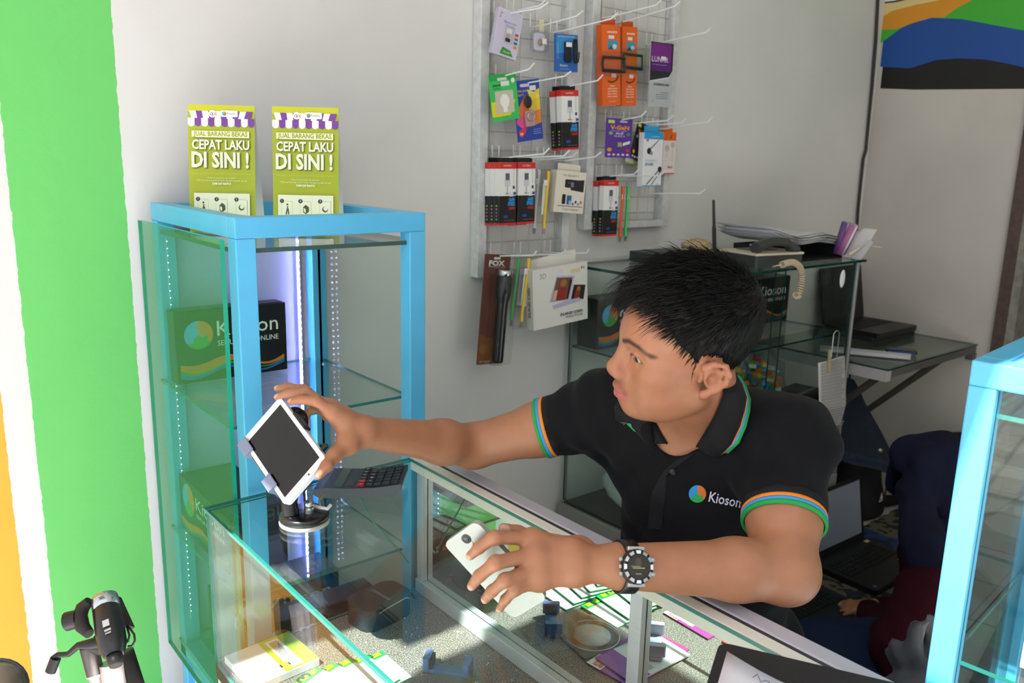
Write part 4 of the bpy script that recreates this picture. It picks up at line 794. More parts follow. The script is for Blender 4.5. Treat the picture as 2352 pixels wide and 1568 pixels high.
# router with an upright aerial
R0 = V((1.945, 1.665, SZ)); t = thing('wifi_router', 'dark router with one tall upright aerial on the showcase', 'router', R0)
mb = MB(); mb.prism(rrect(0, 0, .21, .13, .012), .002, .034, mat('#33383a', .4), M4.Translation(R0)); mb.build('router_body', t, bevel=.004)
q0, q1 = on(1641, 575, 'Y', 1.74), on(1639, 459, 'Y', 1.74)
mb = MB(); mb.tube([V((q0.x, 1.74, SZ+.018)), q0+(q1-q0)*.45, q0+(q1-q0)*.5, q1], [.0072, .0070, .0052, .0046], mat('#3b3a3a', .45), 10); mb.build('aerial', t)
mb = MB(); mb.bx((q0.x-.012, 1.728, SZ+.004), (q0.x+.012, 1.752, SZ+.026), mat('#33383a', .4)); mb.build('aerial_hinge', t)
t = thing('straw_brush', 'beige straw brush lying on the router behind the man', 'brush', (2.09, 1.64, SZ+.034))
blob('brush_bristles', (2.09, 1.645, SZ+.056), (.062, .035, .022), mat('#b8a47e', .9, noise=.5, nscale=180, bump=.6), t, 7, .1)
mb = MB(); mb.prism(rrect(-.06, -.03, .06, .03, .015), -.006, .0, mat('#8f7a55', .6), M4.Translation((2.09, 1.645, SZ+.041))); mb.build('brush_back', t)
# papers on a dark tray, rolled magazines, envelopes, pens
TR = frame((2.395, 1.50, SZ), (1, -.02, 0), (0, 0, 1)); t = thing('paper_tray', 'black document tray under the loose papers on the showcase', 'tray', TR)
K = mat('#1b1c1e', .4); mb = MB(); mb.bx((0, 0, .001), (.30, .23, .006), K); mb.build('tray_floor', t, True)
for lo, hi in (((0, .225, .006), (.30, .23, .045)), ((0, 0, .006), (.006, .225, .045)), ((.294, 0, .006), (.30, .225, .045))):
    mb = MB(); mb.bx(lo, hi, K); mb.build('tray_wall', t, True)
random.seed(21)
PAP = mat('#dedde2', .6)
for i in range(9):
    t = thing('paper_sheet', ['bottom sheet', 'second sheet', 'third sheet', 'fourth sheet', 'middle sheet', 'sixth sheet', 'seventh sheet', 'eighth sheet', 'topmost sheet'][i]+' of the loose white papers piled on the black tray', 'paper', (2.4, 1.6, SZ+.05), 'loose papers on the black tray')
    a = random.uniform(-.02, .02); ox, oy = random.uniform(-.02, .015), random.uniform(-.012, .012); g = []
    for u in range(9):
        row = []
        for v in range(5):
            x = -.20+.50*u/8*.82; y = -.10+.21*v/4; xx = x*math.cos(a)-y*math.sin(a); yy = x*math.sin(a)+y*math.cos(a)
            xo = x+ox; z = SZ+.058+.0034*i+.030*max(0, -(xo+.02)/.2)**1.5-.012*max(0, (xo-.10)/.1)+.004*math.sin(xo*20)
            row.append((2.505+ox+xx, 1.605+oy+yy, z))
        g.append(row)
    mb = MB(); mb.sheet(g, PAP); mb.build('sheet', t, solid=.0006)
def pxs(pts, Y): return [on(*p, 'X', 2.675) for p in pts]
for i, (a, b, lab) in enumerate((((1925, 560), (1945, 510), 'rolled magazine with a purple cover, leaning in the wall corner'), ((1932, 562), (1963, 516), 'rolled magazine with a pink cover, leaning in the wall corner'))):
    A, B = pxs((a, b), 1.66); A.z = SZ+.016; t = thing('rolled_magazine', lab, 'magazine', A, 'rolled magazines')
    d_ = (B-A).normalized(); n1 = d_.orthogonal().normalized(); n2 = d_.cross(n1); c = ('#6b4a86', '#b06a98')[i]
    mb = MB()
    for k in range(5):
        r = .006+.0025*k; mb.ring([[P_+n1*r*math.cos(q*.6+k)+n2*r*math.sin(q*.6+k) for q in range(10)] for P_ in (A, A+d_*.045, A+(B-A))], mat((c, '#e3dfe4')[k % 2], .4), closed=False, caps=False)
    mb.build('rolled_pages', t, solid=.0006)
def slab(name, label, cat, pts, Y, th, m, group=None, dy=0):
    P_ = [on(*p, 'X', Y) for i, p in enumerate(pts)]; t = thing(name, label, cat, P_[0], group)
    n = (P_[1]-P_[0]).cross(P_[2]-P_[0]).normalized()*th; k = len(P_)
    mb = MB(); mb.add(P_+[p+n for p in P_], [tuple(range(k)), tuple(range(2*k-1, k-1, -1))]+[(i, (i+1) % k, k+(i+1) % k, k+i) for i in range(k)], m); mb.build('sheet', t); return t
slab('envelope', 'long white envelope leaning in the corner beside the rolled magazines', 'envelope', ((1930, 566), (1985, 524), (2014, 527), (1999, 553), (1953, 592)), 2.70, .003, mat('#e2e0e0', .6))
slab('envelope', 'folded printed paper leaning under the long white envelope', 'envelope', ((1955, 594), (1999, 552), (2006, 556), (1978, 596)), 2.69, .002, mat('#d3d1d4', .6))
mb = MB(); A, B = on(1950, 584, 'X', 2.66), on(1975, 569, 'X', 2.685); mb.tube([A, B], .004, mat('#d8cfae', .5)); tag(mb.build('pencil'), 'pale wooden pencil lying on the papers in the corner', 'pencil')
A, B, C3 = on(1985, 563, 'X', 2.70), on(2025, 569, 'X', 2.72), on(2035, 563, 'X', 2.72); mb = MB(); mb.tube([A, B, C3], .0022, mat('#d9dadc', .3, metal=.6)); tag(mb.build('wire_hook'), 'loose white wire hook jutting past the showcase corner', 'hook')
# ---------------------------------------------------------------- folding shelf on the right wall
FX0, FX1, FY0, FY1, FZ = 2.755, XR, 1.315, YW-.01, .872
t = thing('wall_desk', 'folding glass topped wall desk on a slanting bracket beside the corner', 'desk', (FX1, 1.5, .5))
pane('glass_top', (FX0, FY0, FZ-.006), (FX1-.002, FY1, FZ), t, EDGED, glassmat((.75, .82, .79), 1.5))
DGM = mat('#6f6c6a', .5, metal=.3); LGM = mat('#b5b2b2', .5)
for lo, hi, m_, nm in (((FX0, FY0+.002, FZ-.046), (FX0+.03, FY1, FZ-.007), LGM, 'end_rail'), ((FX0+.031, FY0+.004, FZ-.036), (FX1, FY0+.03, FZ-.007), DGM, 'front_rail'), ((FX0+.031, FY1-.03, FZ-.036), (FX1, FY1, FZ-.007), DGM, 'back_rail'), ((FX1-.03, FY0, FZ-.062), (FX1-.001, FY0+.03, FZ-.037), DGM, 'wall_bracket')):
    mb = MB(); mb.bx(lo, hi, m_); mb.build(nm, t, bevel=.001)
for x in (FX0+.06, FX1-.16):
    mb = MB(); mb.tube([(x, FY0+.06, FZ-.048), (x, FY1-.02, .36)], .018, mat('#57534f', .5, metal=.3), 4); mb.build('strut', t)
KBD = mat('#1c1d20', .5)
def laptop(label, M, w=.335, d=.235, ang=1.85, screen='#17181b', sc_rough=.15, sticker=True, kb=True):   # M: hinge left end; x along the hinge, y away from the user, z up
    t = thing('laptop', label, 'laptop', M)
    B = mat('#18191b', .35)
    mb = MB(); mb.prism(rrect(0, -d, w, 0, .012), 0, .020, B); mb.build('base_body', t, True, bevel=.003)
    mb = MB()
    for r in range(5):
        for c in range(14):
            x = w*.07+c*w*.062; y = -.045-r*.0195; mb.bx((x, y-.0165, .0203), (x+w*.054, y, .0222), KBD)
    mb.build('keyboard', t, True)
    P = Print(.4, z0=.0204); P.rr(w*.33, -d+.012, w*.67, -d+.072, .004, '#202226'); P.build('touch_pad', t); P = Print(.4, z0=.0204)
    P.rect(w*.06, -d+.012, w*.10, -d+.026, '#2f62b0'); P.build('blue_badge', t); P = Print(.4, z0=.0204)
    if sticker:
        P.rr(w*.80, -d+.02, w*.95, -d+.075, .002, '#e6e8e8')
        for i, c in enumerate(('#2f86b8', '#46a04a', '#b83a4c')): P.circ(w*(.835+.04*i), -d+.047, .0078, c)
        P.build('round_dot_sticker', t); P = Print(.4, z0=.0204); P.rect(w*.90, -.03, w*.97, -.016, '#d8c872'); P.build('small_sticker', t); P = Print(.4, z0=.0204)
    M2 = M4.Translation((0, 0, .018)) @ rot('X', -(math.pi-ang)) if False else M4.Translation((0, 0, .019)) @ rot('X', ang-math.pi/2)
    R2 = M4.Translation((0, 0, .019)) @ rot('X', -(ang-math.pi/2))
    mb = MB(); mb.prism(rrect(0, 0, w, d*.98, .012), -.008, 0, B, R2 @ rot('X', math.pi/2)); lid = mb.build('lid', t, True, bevel=.002)
    P = Print(sc_rough, z0=.0003); P.rr(w*.045, d*.10, w*.955, d*.93, .002, screen); P.mb.v = [tuple(R2 @ rot('X', math.pi/2) @ V(v)) for v in P.mb.v]; P.mb.build('screen', lid, True)
    return t
h0, h1 = on(1893, 745, 'Y', 1.79), on(1979, 727, 'Y', 1.79)
laptop('black laptop open on the wall desk', frame((h0.x, 1.79, FZ+.0165), (1, .0, 0), (0, 0, 1)), w=.32, ang=1.75, sticker=False)
mb = MB(); mb.prism(rrect(h0.x-.01, 1.57, h0.x+.34, 1.80, .01), FZ+.0005, FZ+.016, mat('#1f2022', .5)); tag(mb.build('laptop_stand'), 'flat black folder under the laptop on the wall desk', 'folder')
t = thing('paper_sheet', 'rolled printed papers lying along the front of the wall desk', 'paper', on(1960, 805, 'Z', FZ))
A, B = on(1885, 800, 'Z', FZ+.012), on(2108, 838, 'Z', FZ+.012); A = V((2.80, 1.60, FZ+.013)); B = V((2.955, 1.335, FZ+.013)); d_ = (B-A).normalized(); s_ = V((d_.y*-1, d_.x, 0)); s_ = s_ if s_.x > 0 else -s_
mb = MB(); g = []
for i in range(9):
    p = A+(B-A)*i/8; row = []
    for k in range(14):
        if k < 8: a = math.pi*2*(k/8)*.8+1.2; row.append(p+V((0, 0, 1))*(.011*math.sin(a))-s_*.011*math.cos(a))
        else: row.append(p+s_*(.018*(k-7))+V((0, 0, -.0105+.001*(k % 2))))
    g.append(row)
mb.sheet(g, mat('#d5d3d6', .6)); mb.build('sheet', t, solid=.0006)
t = thing('mobile_phone', 'black mobile phone lying on the rolled papers on the wall desk', 'phone', frame((2.985, 1.440, FZ+.006), (.55, -.83, .0), (0, 0, 1)))
mb = MB(); mb.prism(rrect(0, 0, .105, .052, .008), 0, .011, mat('#1a1b1e', .25)); mb.build('phone_body', t, True, bevel=.002); mb = MB(); mb.bx((.004, -.0006, .003), (.10, 0, .008), mat('#2f4f9a', .3)); mb.build('blue_band', t, True)
P = Print(.1, z0=.0113); P.rect(.012, .004, .093, .048, '#0c0d10'); P.build('screen', t)
# ================================================================ right hand blue cabinet close to the camera
RO = dp(2230, 829, 1.0); RO.x, RO.y = 1.045, .400
RA = math.radians(5.5)
t = cab2 = thing('display_cabinet', 'sky blue framed glass cabinet close to the viewer, sunlight on its post', 'cabinet', frame((1.045, .400, 0), (math.cos(RA), math.sin(RA), 0), (0, 0, 1)))
BL2 = BLUE; pw, RZ, Wd, Dp = .031, 1.326, .40, .46
for x in (0, Wd-pw):
    for y in (0, -Dp+pw):
        mb = MB(); mb.bx((x, y-pw, 0), (x+pw, y, RZ-pw), BL2); mb.build('post', t, True, bevel=.002)
for z in (RZ, .46):
    for lo, hi in (((0, -Dp), (pw, 0)), ((Wd-pw, -Dp), (Wd, 0)), ((pw, -pw), (Wd-pw, 0)), ((pw, -Dp), (Wd-pw, -Dp+pw))):
        lo2 = (lo[0], lo[1], z-pw) if z == RZ or lo[1] != -Dp or lo[0] not in (0, Wd-pw) else (lo[0], lo[1]+pw, z-pw)
        hi2 = (hi[0], hi[1], z) if z == RZ or hi[1] != 0 or hi[0] not in (pw, Wd) else (hi[0], hi[1]-pw, z)
        mb = MB(); mb.bx(lo2, hi2, BL2); mb.build('rail', t, True, bevel=.002)
mb = MB(); mb.bx((pw+.002, -Dp+pw, RZ-.012), (Wd-pw, -pw, RZ-.004), mat('#6fb4dc', .4)); mb.build('top_panel', t, True)
def lp(nm, lo, hi, e=EDGE, g=GLASS, parent=None): mb = MB(); mb.pane(lo, hi, g, e); return mb.build(nm, parent or t, True)
lp('side_glass', (.012, -Dp+pw, .47), (.017, -pw, RZ-pw-.002)); lp('side_glass', (Wd-.017, -Dp+pw, .47), (Wd-.012, -pw, RZ-pw-.002)); lp('front_glass', (pw, -.017, .47), (Wd-pw, -.012, RZ-pw-.002))
for z in (1.262, .93): lp('shelf', (.02, -Dp+pw, z-.006), (Wd-.02, -.02, z))
mb = MB(); mb.bx((.02, -Dp+pw, .461), (Wd-.02, -.02, .466), mat('#e9e9ee', .3)); mb.build('floor_panel', t, True)
mb = MB(); mb.bx((.022, -.030, .50), (.030, -.022, 1.21), mat('#a9a8ff', emit=1.6)); ls = mb.build('light_strip', t, True)
mb = MB(); mb.bx((.06, -.17, .9305), (.145, -.09, .985), mat('#eeeef6', .4)); mb.v = [tuple(PM[t.name] @ V(v)) for v in mb.v]; tag(mb.build('carton'), 'small white carton on the glass shelf of the nearby blue cabinet', 'box')
# ================================================================ camcorder on its tripod in front of the striped wall
def bp(px, py, d): return dp(px, py, d)
D0 = 1.34
def cpt(px, py, dd=0): return dp(px, py, D0+dd)
t = thing('camcorder', 'small black camcorder with a chrome top band, standing on a tripod by the green stripe', 'camera', cpt(250, 1460))
K1, K2, CHR = mat('#17181c', .28, spec=.6), mat('#1f1d1c', .45), mat('#b9bcc4', .18, metal=.9)
ax = (cpt(262, 1500, -.02)-cpt(240, 1372, .045)); ax_n = ax.normalized()
rt = (cpt(300, 1440)-cpt(230, 1440)).normalized(); rt = (rt-ax_n*rt.dot(ax_n)).normalized(); nn = rt.cross(ax_n).normalized()
O_ = cpt(240, 1372, .045)
def ovalring(o, rx, ry, n=20): return [o+rt*rx*math.cos(2*math.pi*k/n)+nn*ry*math.sin(2*math.pi*k/n) for k in range(n)]
sc = D0/FPX
mb = MB(); mb.ring([ovalring(O_+ax*u, r*sc, r*sc*.95) for u, r in ((.22, 30), (.24, 31), (.6, 32), (.85, 31), (1.0, 24), (1.04, 20))], K1); mb.build('camera_body', t)
mb = MB(); mb.ring([ovalring(O_+ax*u, r*sc, r*sc*.95) for u, r in ((-.02, 24), (.0, 29), (.05, 30.5), (.205, 30.5), (.215, 28))], CHR); mb.build('chrome_band', t)
mb = MB(); mb.ring([ovalring(O_+ax*u, r*sc, r*sc) for u, r in ((1.045, 15), (1.05, 17), (1.12, 17), (1.2, 14), (1.21, 9))], K2); mb.build('lens_barrel', t)
P = Print(.3); 
Mf = frame(O_+ax*.62-nn*31.5*sc, rt, -nn)
P.rect(-.004, -.002, .006, .010, '#d8d8dc'); P.rr(-.003, -.011, .007, -.007, .001, '#c8c8cc'); P.rect(-.0025, -.016, .0065, -.013, '#b8b8bc'); P.build('printed_marks', t, False, Mf)
P = Print(.3); P.rect(-.004, .001, .005, .0024, '#5a5c68'); P.rect(-.003, -.002, .006, -.0008, '#5a5c68'); P.build('printed_name', t, False, frame(O_+ax*.12-nn*31.2*sc, rt, -nn))
# swung-out screen, hand strap, eyepiece
mb = MB(); a, b, c, d = cpt(264, 1364, .05), cpt(279, 1372, .06), cpt(310, 1440, .03), cpt(283, 1432, .01); n_ = (b-a).cross(d-a).normalized()*.006
mb.add([a, b, c, d, a+n_, b+n_, c+n_, d+n_], [(0, 1, 2, 3), (7, 6, 5, 4), (0, 4, 5, 1), (1, 5, 6, 2), (2, 6, 7, 3), (3, 7, 4, 0)], K2); mb.build('flip_screen', t)
mb = MB(); mb.tube([cpt(205, 1380, .03), cpt(190, 1395, .03), cpt(183, 1415, .02), cpt(190, 1440, .01), cpt(205, 1455, 0)], [.008, .011, .012, .011, .008], mat('#26201d', .6), 10); mb.build('hand_strap', t)
mb = MB(); mb.cyl(cpt(180, 1420, .02), cpt(153, 1427, .02), 21*sc, K2, 22*sc, 18); mb.build('tripod_knob', t)
mb = MB(); mb.tube([cpt(294, 1436, .02), cpt(300, 1445, .01), cpt(308, 1456), cpt(310, 1470), cpt(304, 1482), cpt(294, 1484)], .0018, K2, 8); mb.tube([cpt(292, 1440, .02), cpt(297, 1458, 0), cpt(294, 1473, 0), cpt(288, 1476, 0)], .0018, K2, 8); mb.build('side_cable', t)
t = thing('tripod', 'tripod with silver and black legs holding the camcorder, its pan handle to one side', 'tripod', (cpt(245, 1540).x, cpt(245, 1540).y, 0))
mb = MB(); mb.tube([cpt(250, 1470, .05), cpt(212, 1478, .05), cpt(180, 1482, .05), cpt(157, 1502, .05), cpt(132, 1504, .05), cpt(122, 1510, .05)], [.012, .010, .006, .005, .005, .004], K2, 8); h_ = mb.build('pan_handle', t)
mb = MB(); mb.cyl(cpt(128, 1511, .05), cpt(116, 1542, .05), .0085, K2, .0085, 12); mb.build('handle_grip', h_); 
mb = MB(); mb.tube([cpt(215, 1478, .06), cpt(250, 1486, .06)], .016, K2, 12); mb.build('head_block', t)
SIL = mat('#c4b8b4', .35, metal=.4)
for k, (p0, p1, m_, r) in enumerate(((cpt(204, 1486, .06), cpt(222, 1560, .06), SIL, .011), (cpt(258, 1520, .07), cpt(270, 1600, .07), SIL, .017), (cpt(286, 1500, .08), cpt(318, 1600, .08), K2, .012))):
    mb = MB(); d_ = (p1-p0).normalized(); L_ = (p0.z-.02)/max(-d_.z, .1); mb.tube([p0, p0+d_*.05, p0+d_*.052, p0+d_*L_], [r*1.3, r*1.3, r, r*.9], m_, 12); lg = mb.build('leg', t)
    mb = MB(); mb.ball(p0+d_*(L_-.004), .014, K2, 6); mb.build('rubber_foot', lg)
    if k != 1: mb = MB(); mb.tube([p0-d_*.004, p0+d_*(.046, 0, .06)[k]], r*1.3, K2, 12); mb.build('leg_clip', lg)
# black rimmed round mirror at the picture's lower corner
HC = dp(-12, 1585, 1.05)
t = thing('round_mirror', 'brownish round mirror with a thick black rim on a stem below the orange stripe', 'mirror', HC)
mb = MB(); mb.ball(HC, (.036, .036, .033), mat('#3a332b', .25, spec=.6), 14); mb.build('mirror_back', t)
mb = MB(); rr_ = (CAM-HC).normalized(); u1 = rr_.orthogonal().normalized(); u2 = rr_.cross(u1); mb.tube([HC+u1*.0355*math.cos(a*.2513)+u2*.0355*math.sin(a*.2513) for a in range(25)], .003, K1, 6, closed=True); mb.build('rim', t)
mb = MB(); mb.tube([HC-V((0, 0, .02)), (HC.x, HC.y, 0)], .012, K1, 10); mb.build('stem', t)
# ================================================================ smooth organic surfaces from blended volumes
class Cap:
    def __init__(s, a, b, ra, rb=None):
        s.a, s.b = np.array(a, float), np.array(b, float); s.ra = ra; s.rb = ra if rb is None else rb
        s.c = (s.a+s.b)/2; s.R = np.linalg.norm(s.b-s.a)/2+max(s.ra, s.rb)
    def d(s, p):
        ba = s.b-s.a; pa = p-s.a; t = np.clip(pa @ ba/max(ba @ ba, 1e-12), 0, 1)
        return np.linalg.norm(pa-t[:, None]*ba, axis=1)-(s.ra+(s.rb-s.ra)*t)
class Ell:
    def __init__(s, c, r, R=None):
        s.c = np.array(c, float); s.r = np.array(r, float)*np.ones(3); s.M = None if R is None else np.array(R, float); s.R = max(s.r)
    def d(s, p):
        q = p-s.c; q = q if s.M is None else q @ s.M
        k0 = np.linalg.norm(q/s.r, axis=1); k1 = np.linalg.norm(q/(s.r*s.r), axis=1); return np.where(k1 < 1e-9, -min(s.r), k0*(k0-1)/np.maximum(k1, 1e-9))
def smin(a, b, k):
    if k <= 0: return np.minimum(a, b)
    h = np.maximum(k-np.abs(a-b), 0)/k; return np.minimum(a, b)-h*h*k*.25
class Un:                # smooth union; shapes far from the block are skipped
    def __init__(s, k, *ch):
        s.k = k; s.ch = [c for c in ch]; s.c = np.mean([c.c for c in s.ch], 0); s.R = max(np.linalg.norm(c.c-s.c)+c.R for c in s.ch)
    def ev(s, p, bc, h):
        d = None
        for c in s.ch:
            if bc is not None and np.linalg.norm(c.c-bc)-c.R > h+.05: continue
            e = c.ev(p, bc, h) if hasattr(c, 'ev') else c.d(p)
            if e is None: continue
            d = e if d is None else smin(d, e, s.k)
        return d
class Cut:               # smooth subtraction of b from a
    def __init__(s, k, a, b): s.k, s.a, s.b, s.c, s.R = k, a, b, a.c, a.R
    def ev(s, p, bc, h):
        d = s.a.ev(p, bc, h) if hasattr(s.a, 'ev') else s.a.d(p)
        if d is None: return None
        e = s.b.ev(p, bc, h) if hasattr(s.b, 'ev') else s.b.d(p)
        return d if e is None else -smin(-d, e, s.k)
class Fn:                # free modification of a volume
    def __init__(s, a, f, grow=0): s.a, s.f, s.c, s.R = a, f, a.c, a.R+grow
    def ev(s, p, bc, h):
        d = s.a.ev(p, bc, h) if hasattr(s.a, 'ev') else s.a.d(p)
        return None if d is None else s.f(p, d)
def surface(node, vx, lo, hi, smooth=2):
    lo = np.array(lo, float); N = 16; nb = np.ceil((np.array(hi)-lo)/(vx*N)).astype(int); hd = vx*N*math.sqrt(3)/2
    I = np.stack(np.meshgrid(*[np.arange(n) for n in nb], indexing='ij'), -1).reshape(-1, 3); cen = lo+(I+.5)*vx*N
    dc = node.ev(cen, None, 0); act = I[np.abs(dc) < hd*1.3+.012]
    G = nb*N+2; key = lambda c: (c[:, 0]*G[1]+c[:, 1])*G[2]+c[:, 2]
    g = np.stack(np.meshgrid(*[np.arange(N+1)]*3, indexing='ij'), -1).reshape(-1, 3)
    K, P, Q = [], [], []
    cor = np.array([(i, j, k) for i in (0, 1) for j in (0, 1) for k in (0, 1)])
    edg = [(a, b) for a in range(8) for b in range(a+1, 8) if np.abs(cor[a]-cor[b]).sum() == 1]
    for b in act:
        base = b*N; p = lo+(g+base)*vx; d = node.ev(p, lo+(b+.5)*N*vx, hd)
        if d is None: continue
        d = d.reshape(N+1, N+1, N+1); s = d < 0
        if s.all() or not s.any(): continue
        cs = sum(s[c[0]:N+c[0], c[1]:N+c[1], c[2]:N+c[2]].astype(np.int8) for c in cor); m = np.argwhere((cs > 0) & (cs < 8))
        vals = np.stack([d[m[:, 0]+c[0], m[:, 1]+c[1], m[:, 2]+c[2]] for c in cor], 1); acc = np.zeros((len(m), 3)); n = np.zeros(len(m))
        for a, e in edg:
            x = (vals[:, a] < 0) != (vals[:, e] < 0); t = np.where(x, vals[:, a]/np.where(x, vals[:, a]-vals[:, e], 1), 0)
            acc += np.where(x[:, None], cor[a]+(cor[e]-cor[a])*t[:, None], 0); n += x
        K.append(key(m+base)); P.append(lo+(m+base+acc/n[:, None])*vx)
        for ax in range(3):
            o = np.zeros(3, int); o[ax] = 1; A = s[:N, :N, :N]; B = s[o[0]:N+o[0], o[1]:N+o[1], o[2]:N+o[2]]
            e = np.argwhere(A != B); f = A[tuple(e.T)]; e = e+base; u = np.zeros(3, int); v = np.zeros(3, int); u[(ax+1) % 3] = 1; v[(ax+2) % 3] = 1
            ok = ((e-u-v) >= 0).all(1); e, f = e[ok], f[ok]; q = np.stack([key(e-u-v), key(e-v), key(e), key(e-u)], 1); Q.append(np.where(f[:, None], q, q[:, ::-1]))
    K = np.concatenate(K); P = np.concatenate(P); Q = np.concatenate(Q); od = np.argsort(K); K, P = K[od], P[od]
    ix = np.clip(np.searchsorted(K, Q), 0, len(K)-1); ok = (K[ix] == Q).all(1); F = ix[ok]
    for _ in range(smooth):
        a = np.zeros_like(P); n = np.zeros(len(P))
        for i in range(4):
            x, y = F[:, i], F[:, (i+1) % 4]; np.add.at(a, x, P[y]); np.add.at(n, x, 1)
        P = P*.45+.55*a/np.maximum(n, 1)[:, None]
    return P, F
def npmesh(name, P, F, m, tint=None):
    me = bpy.data.meshes.new(name); me.vertices.add(len(P)); me.vertices.foreach_set('co', P.astype(np.float32).ravel())
    me.loops.add(F.size); me.loops.foreach_set('vertex_index', F.astype(np.int32).ravel()); me.polygons.add(len(F))
    me.polygons.foreach_set('loop_start', np.arange(0, F.size, F.shape[1], dtype=np.int32)); me.polygons.foreach_set('loop_total', np.full(len(F), F.shape[1], np.int32))
    me.polygons.foreach_set('use_smooth', np.ones(len(F), bool)); me.update(calc_edges=True); me.materials.append(m)
    if tint is not None:
        a = me.color_attributes.new('tint', 'FLOAT_COLOR', 'POINT'); a.data.foreach_set('color', np.concatenate([tint, np.ones((len(tint), 1))], 1).astype(np.float32).ravel())
    return me
def tintmat(name, rough=.45, spec=.35, nz=.06, ns=60, bump=.15, sheen=0, sss=0):
    m = bpy.data.materials.new(name); m.use_nodes = True; nt = m.node_tree; b = nt.nodes['Principled BSDF']; b.inputs['Roughness'].default_value = rough; b.inputs['Specular IOR Level'].default_value = spec; b.inputs['Sheen Weight'].default_value = sheen
    if sss: b.inputs['Subsurface Weight'].default_value = sss; b.inputs['Subsurface Scale'].default_value = .008; b.inputs['Subsurface Radius'].default_value = (1, .35, .2)
    at = nt.nodes.new('ShaderNodeAttribute'); at.attribute_name = 'tint'; tc = nt.nodes.new('ShaderNodeTexCoord'); n = nt.nodes.new('ShaderNodeTexNoise'); n.inputs['Scale'].default_value = ns; n.inputs['Detail'].default_value = 5
    nt.links.new(tc.outputs['Object'], n.inputs['Vector']); r = nt.nodes.new('ShaderNodeMapRange'); r.inputs[1].default_value = .3; r.inputs[2].default_value = .7; r.inputs[3].default_value = 1-nz; r.inputs[4].default_value = 1+nz
    mx = nt.nodes.new('ShaderNodeMix'); mx.data_type = 'RGBA'; mx.blend_type = 'MULTIPLY'; mx.inputs[0].default_value = 1
    nt.links.new(n.outputs[0], r.inputs[0]); nt.links.new(at.outputs[0], mx.inputs[6]); nt.links.new(r.outputs[0], mx.inputs[7]); nt.links.new(mx.outputs[2], b.inputs['Base Color'])
    n2 = nt.nodes.new('ShaderNodeTexNoise'); n2.inputs['Scale'].default_value = ns*12; nt.links.new(tc.outputs['Object'], n2.inputs['Vector'])
    bp = nt.nodes.new('ShaderNodeBump'); bp.inputs['Strength'].default_value = bump; bp.inputs['Distance'].default_value = .0006; nt.links.new(n2.outputs[0], bp.inputs['Height']); nt.links.new(bp.outputs[0], b.inputs['Normal'])
    return m
SKINM = tintmat('skin', .42, .40, .05, 45, .12, sss=.08)
def A3(v): return np.array([v[0], v[1], v[2]], float)
def dpx(px, py, d): return A3(dp(px, py, d))
SKIN = np.array(lin('#ad7557')[:3])
def hand(W, fingers, thumb, rf=.0088, rp=.0145):
    mcp = [np.array(f[0]) for f in fingers]; W = np.array(W, float)
    pal = [Cap(W, m_, rp*1.02, rp*.74) for m_ in mcp]+[Cap(mcp[i], mcp[i+1], rp*.74) for i in range(len(mcp)-1)]
    mid = [(W*.45+m_*.55) for m_ in mcp]; pal += [Cap(mid[i], mid[i+1], rp*.95) for i in range(len(mid)-1)]
    t = [np.array(x, float) for x in thumb]
    pal += [Cap(W, t[0], rp*.95, rp*1.0), Cap(t[0], t[1], rp*1.0, rf*1.25), Cap(t[0], mid[0], rp*.85, rp*.8)]
    P = Un(.014, *pal); parts = []; tips = []
    for f in fingers:
        f = [np.array(x, float) for x in f]; k = rf*(f[4] if len(f) > 4 and np.ndim(f[4]) == 0 else 1)
        parts.append(Un(.010, Un(.004, Cap(f[0], f[1], k*1.08, k*.98), Cap(f[1], f[2], k*.98, k*.86), Cap(f[2], f[3], k*.88, k*.70), Ell(f[1], k*1.04)), P)); tips.append((f[2], f[3], k))
    parts.append(Un(.010, Un(.005, Cap(t[1], t[2], rf*1.22, rf*1.06), Cap(t[2], t[3], rf*1.1, rf*.80)), P)); tips.append((t[2], t[3], rf*1.1))
    return Un(.0012, *parts), tips
# ================================================================ the far floor: rug, laptops, seated woman, bags, jacket
rgm = bpy.data.materials.new('woven_rug'); rgm.use_nodes = True; nt = rgm.node_tree; b = nt.nodes['Principled BSDF']; b.inputs['Roughness'].default_value = .95
tc = nt.nodes.new('ShaderNodeTexCoord'); vo = nt.nodes.new('ShaderNodeTexVoronoi'); vo.inputs['Scale'].default_value = 42; nz_ = nt.nodes.new('ShaderNodeTexNoise'); nz_.inputs['Scale'].default_value = 2.2
c1 = nt.nodes.new('ShaderNodeValToRGB'); c1.color_ramp.interpolation = 'CONSTANT'; e = c1.color_ramp.elements; e[0].color = lin('#23242a'); e[1].position = .45; e[1].color = lin('#5f5a4c')
c2 = nt.nodes.new('ShaderNodeValToRGB'); c2.color_ramp.interpolation = 'CONSTANT'; e = c2.color_ramp.elements; e[0].color = lin('#1c2230'); e[1].position = .5; e[1].color = lin('#1f3c6a')
mx = nt.nodes.new('ShaderNodeMix'); mx.data_type = 'RGBA'; st_ = nt.nodes.new('ShaderNodeMath'); st_.operation = 'GREATER_THAN'; st_.inputs[1].default_value = .54
for a_ in (vo, nz_): nt.links.new(tc.outputs['Object'], a_.inputs['Vector'])
nt.links.new(vo.outputs['Color'], c1.inputs[0]); nt.links.new(vo.outputs['Color'], c2.inputs[0]); nt.links.new(nz_.outputs[0], st_.inputs[0]); nt.links.new(st_.outputs[0], mx.inputs[0]); nt.links.new(c1.outputs[0], mx.inputs[6]); nt.links.new(c2.outputs[0], mx.inputs[7]); nt.links.new(mx.outputs[2], b.inputs['Base Color'])
mb = MB(); n_ = 60; edge = [(1.55+1.82*i/n_, 1.435+.02*i/n_+.006*math.sin(i*2.3)) for i in range(n_+1)]
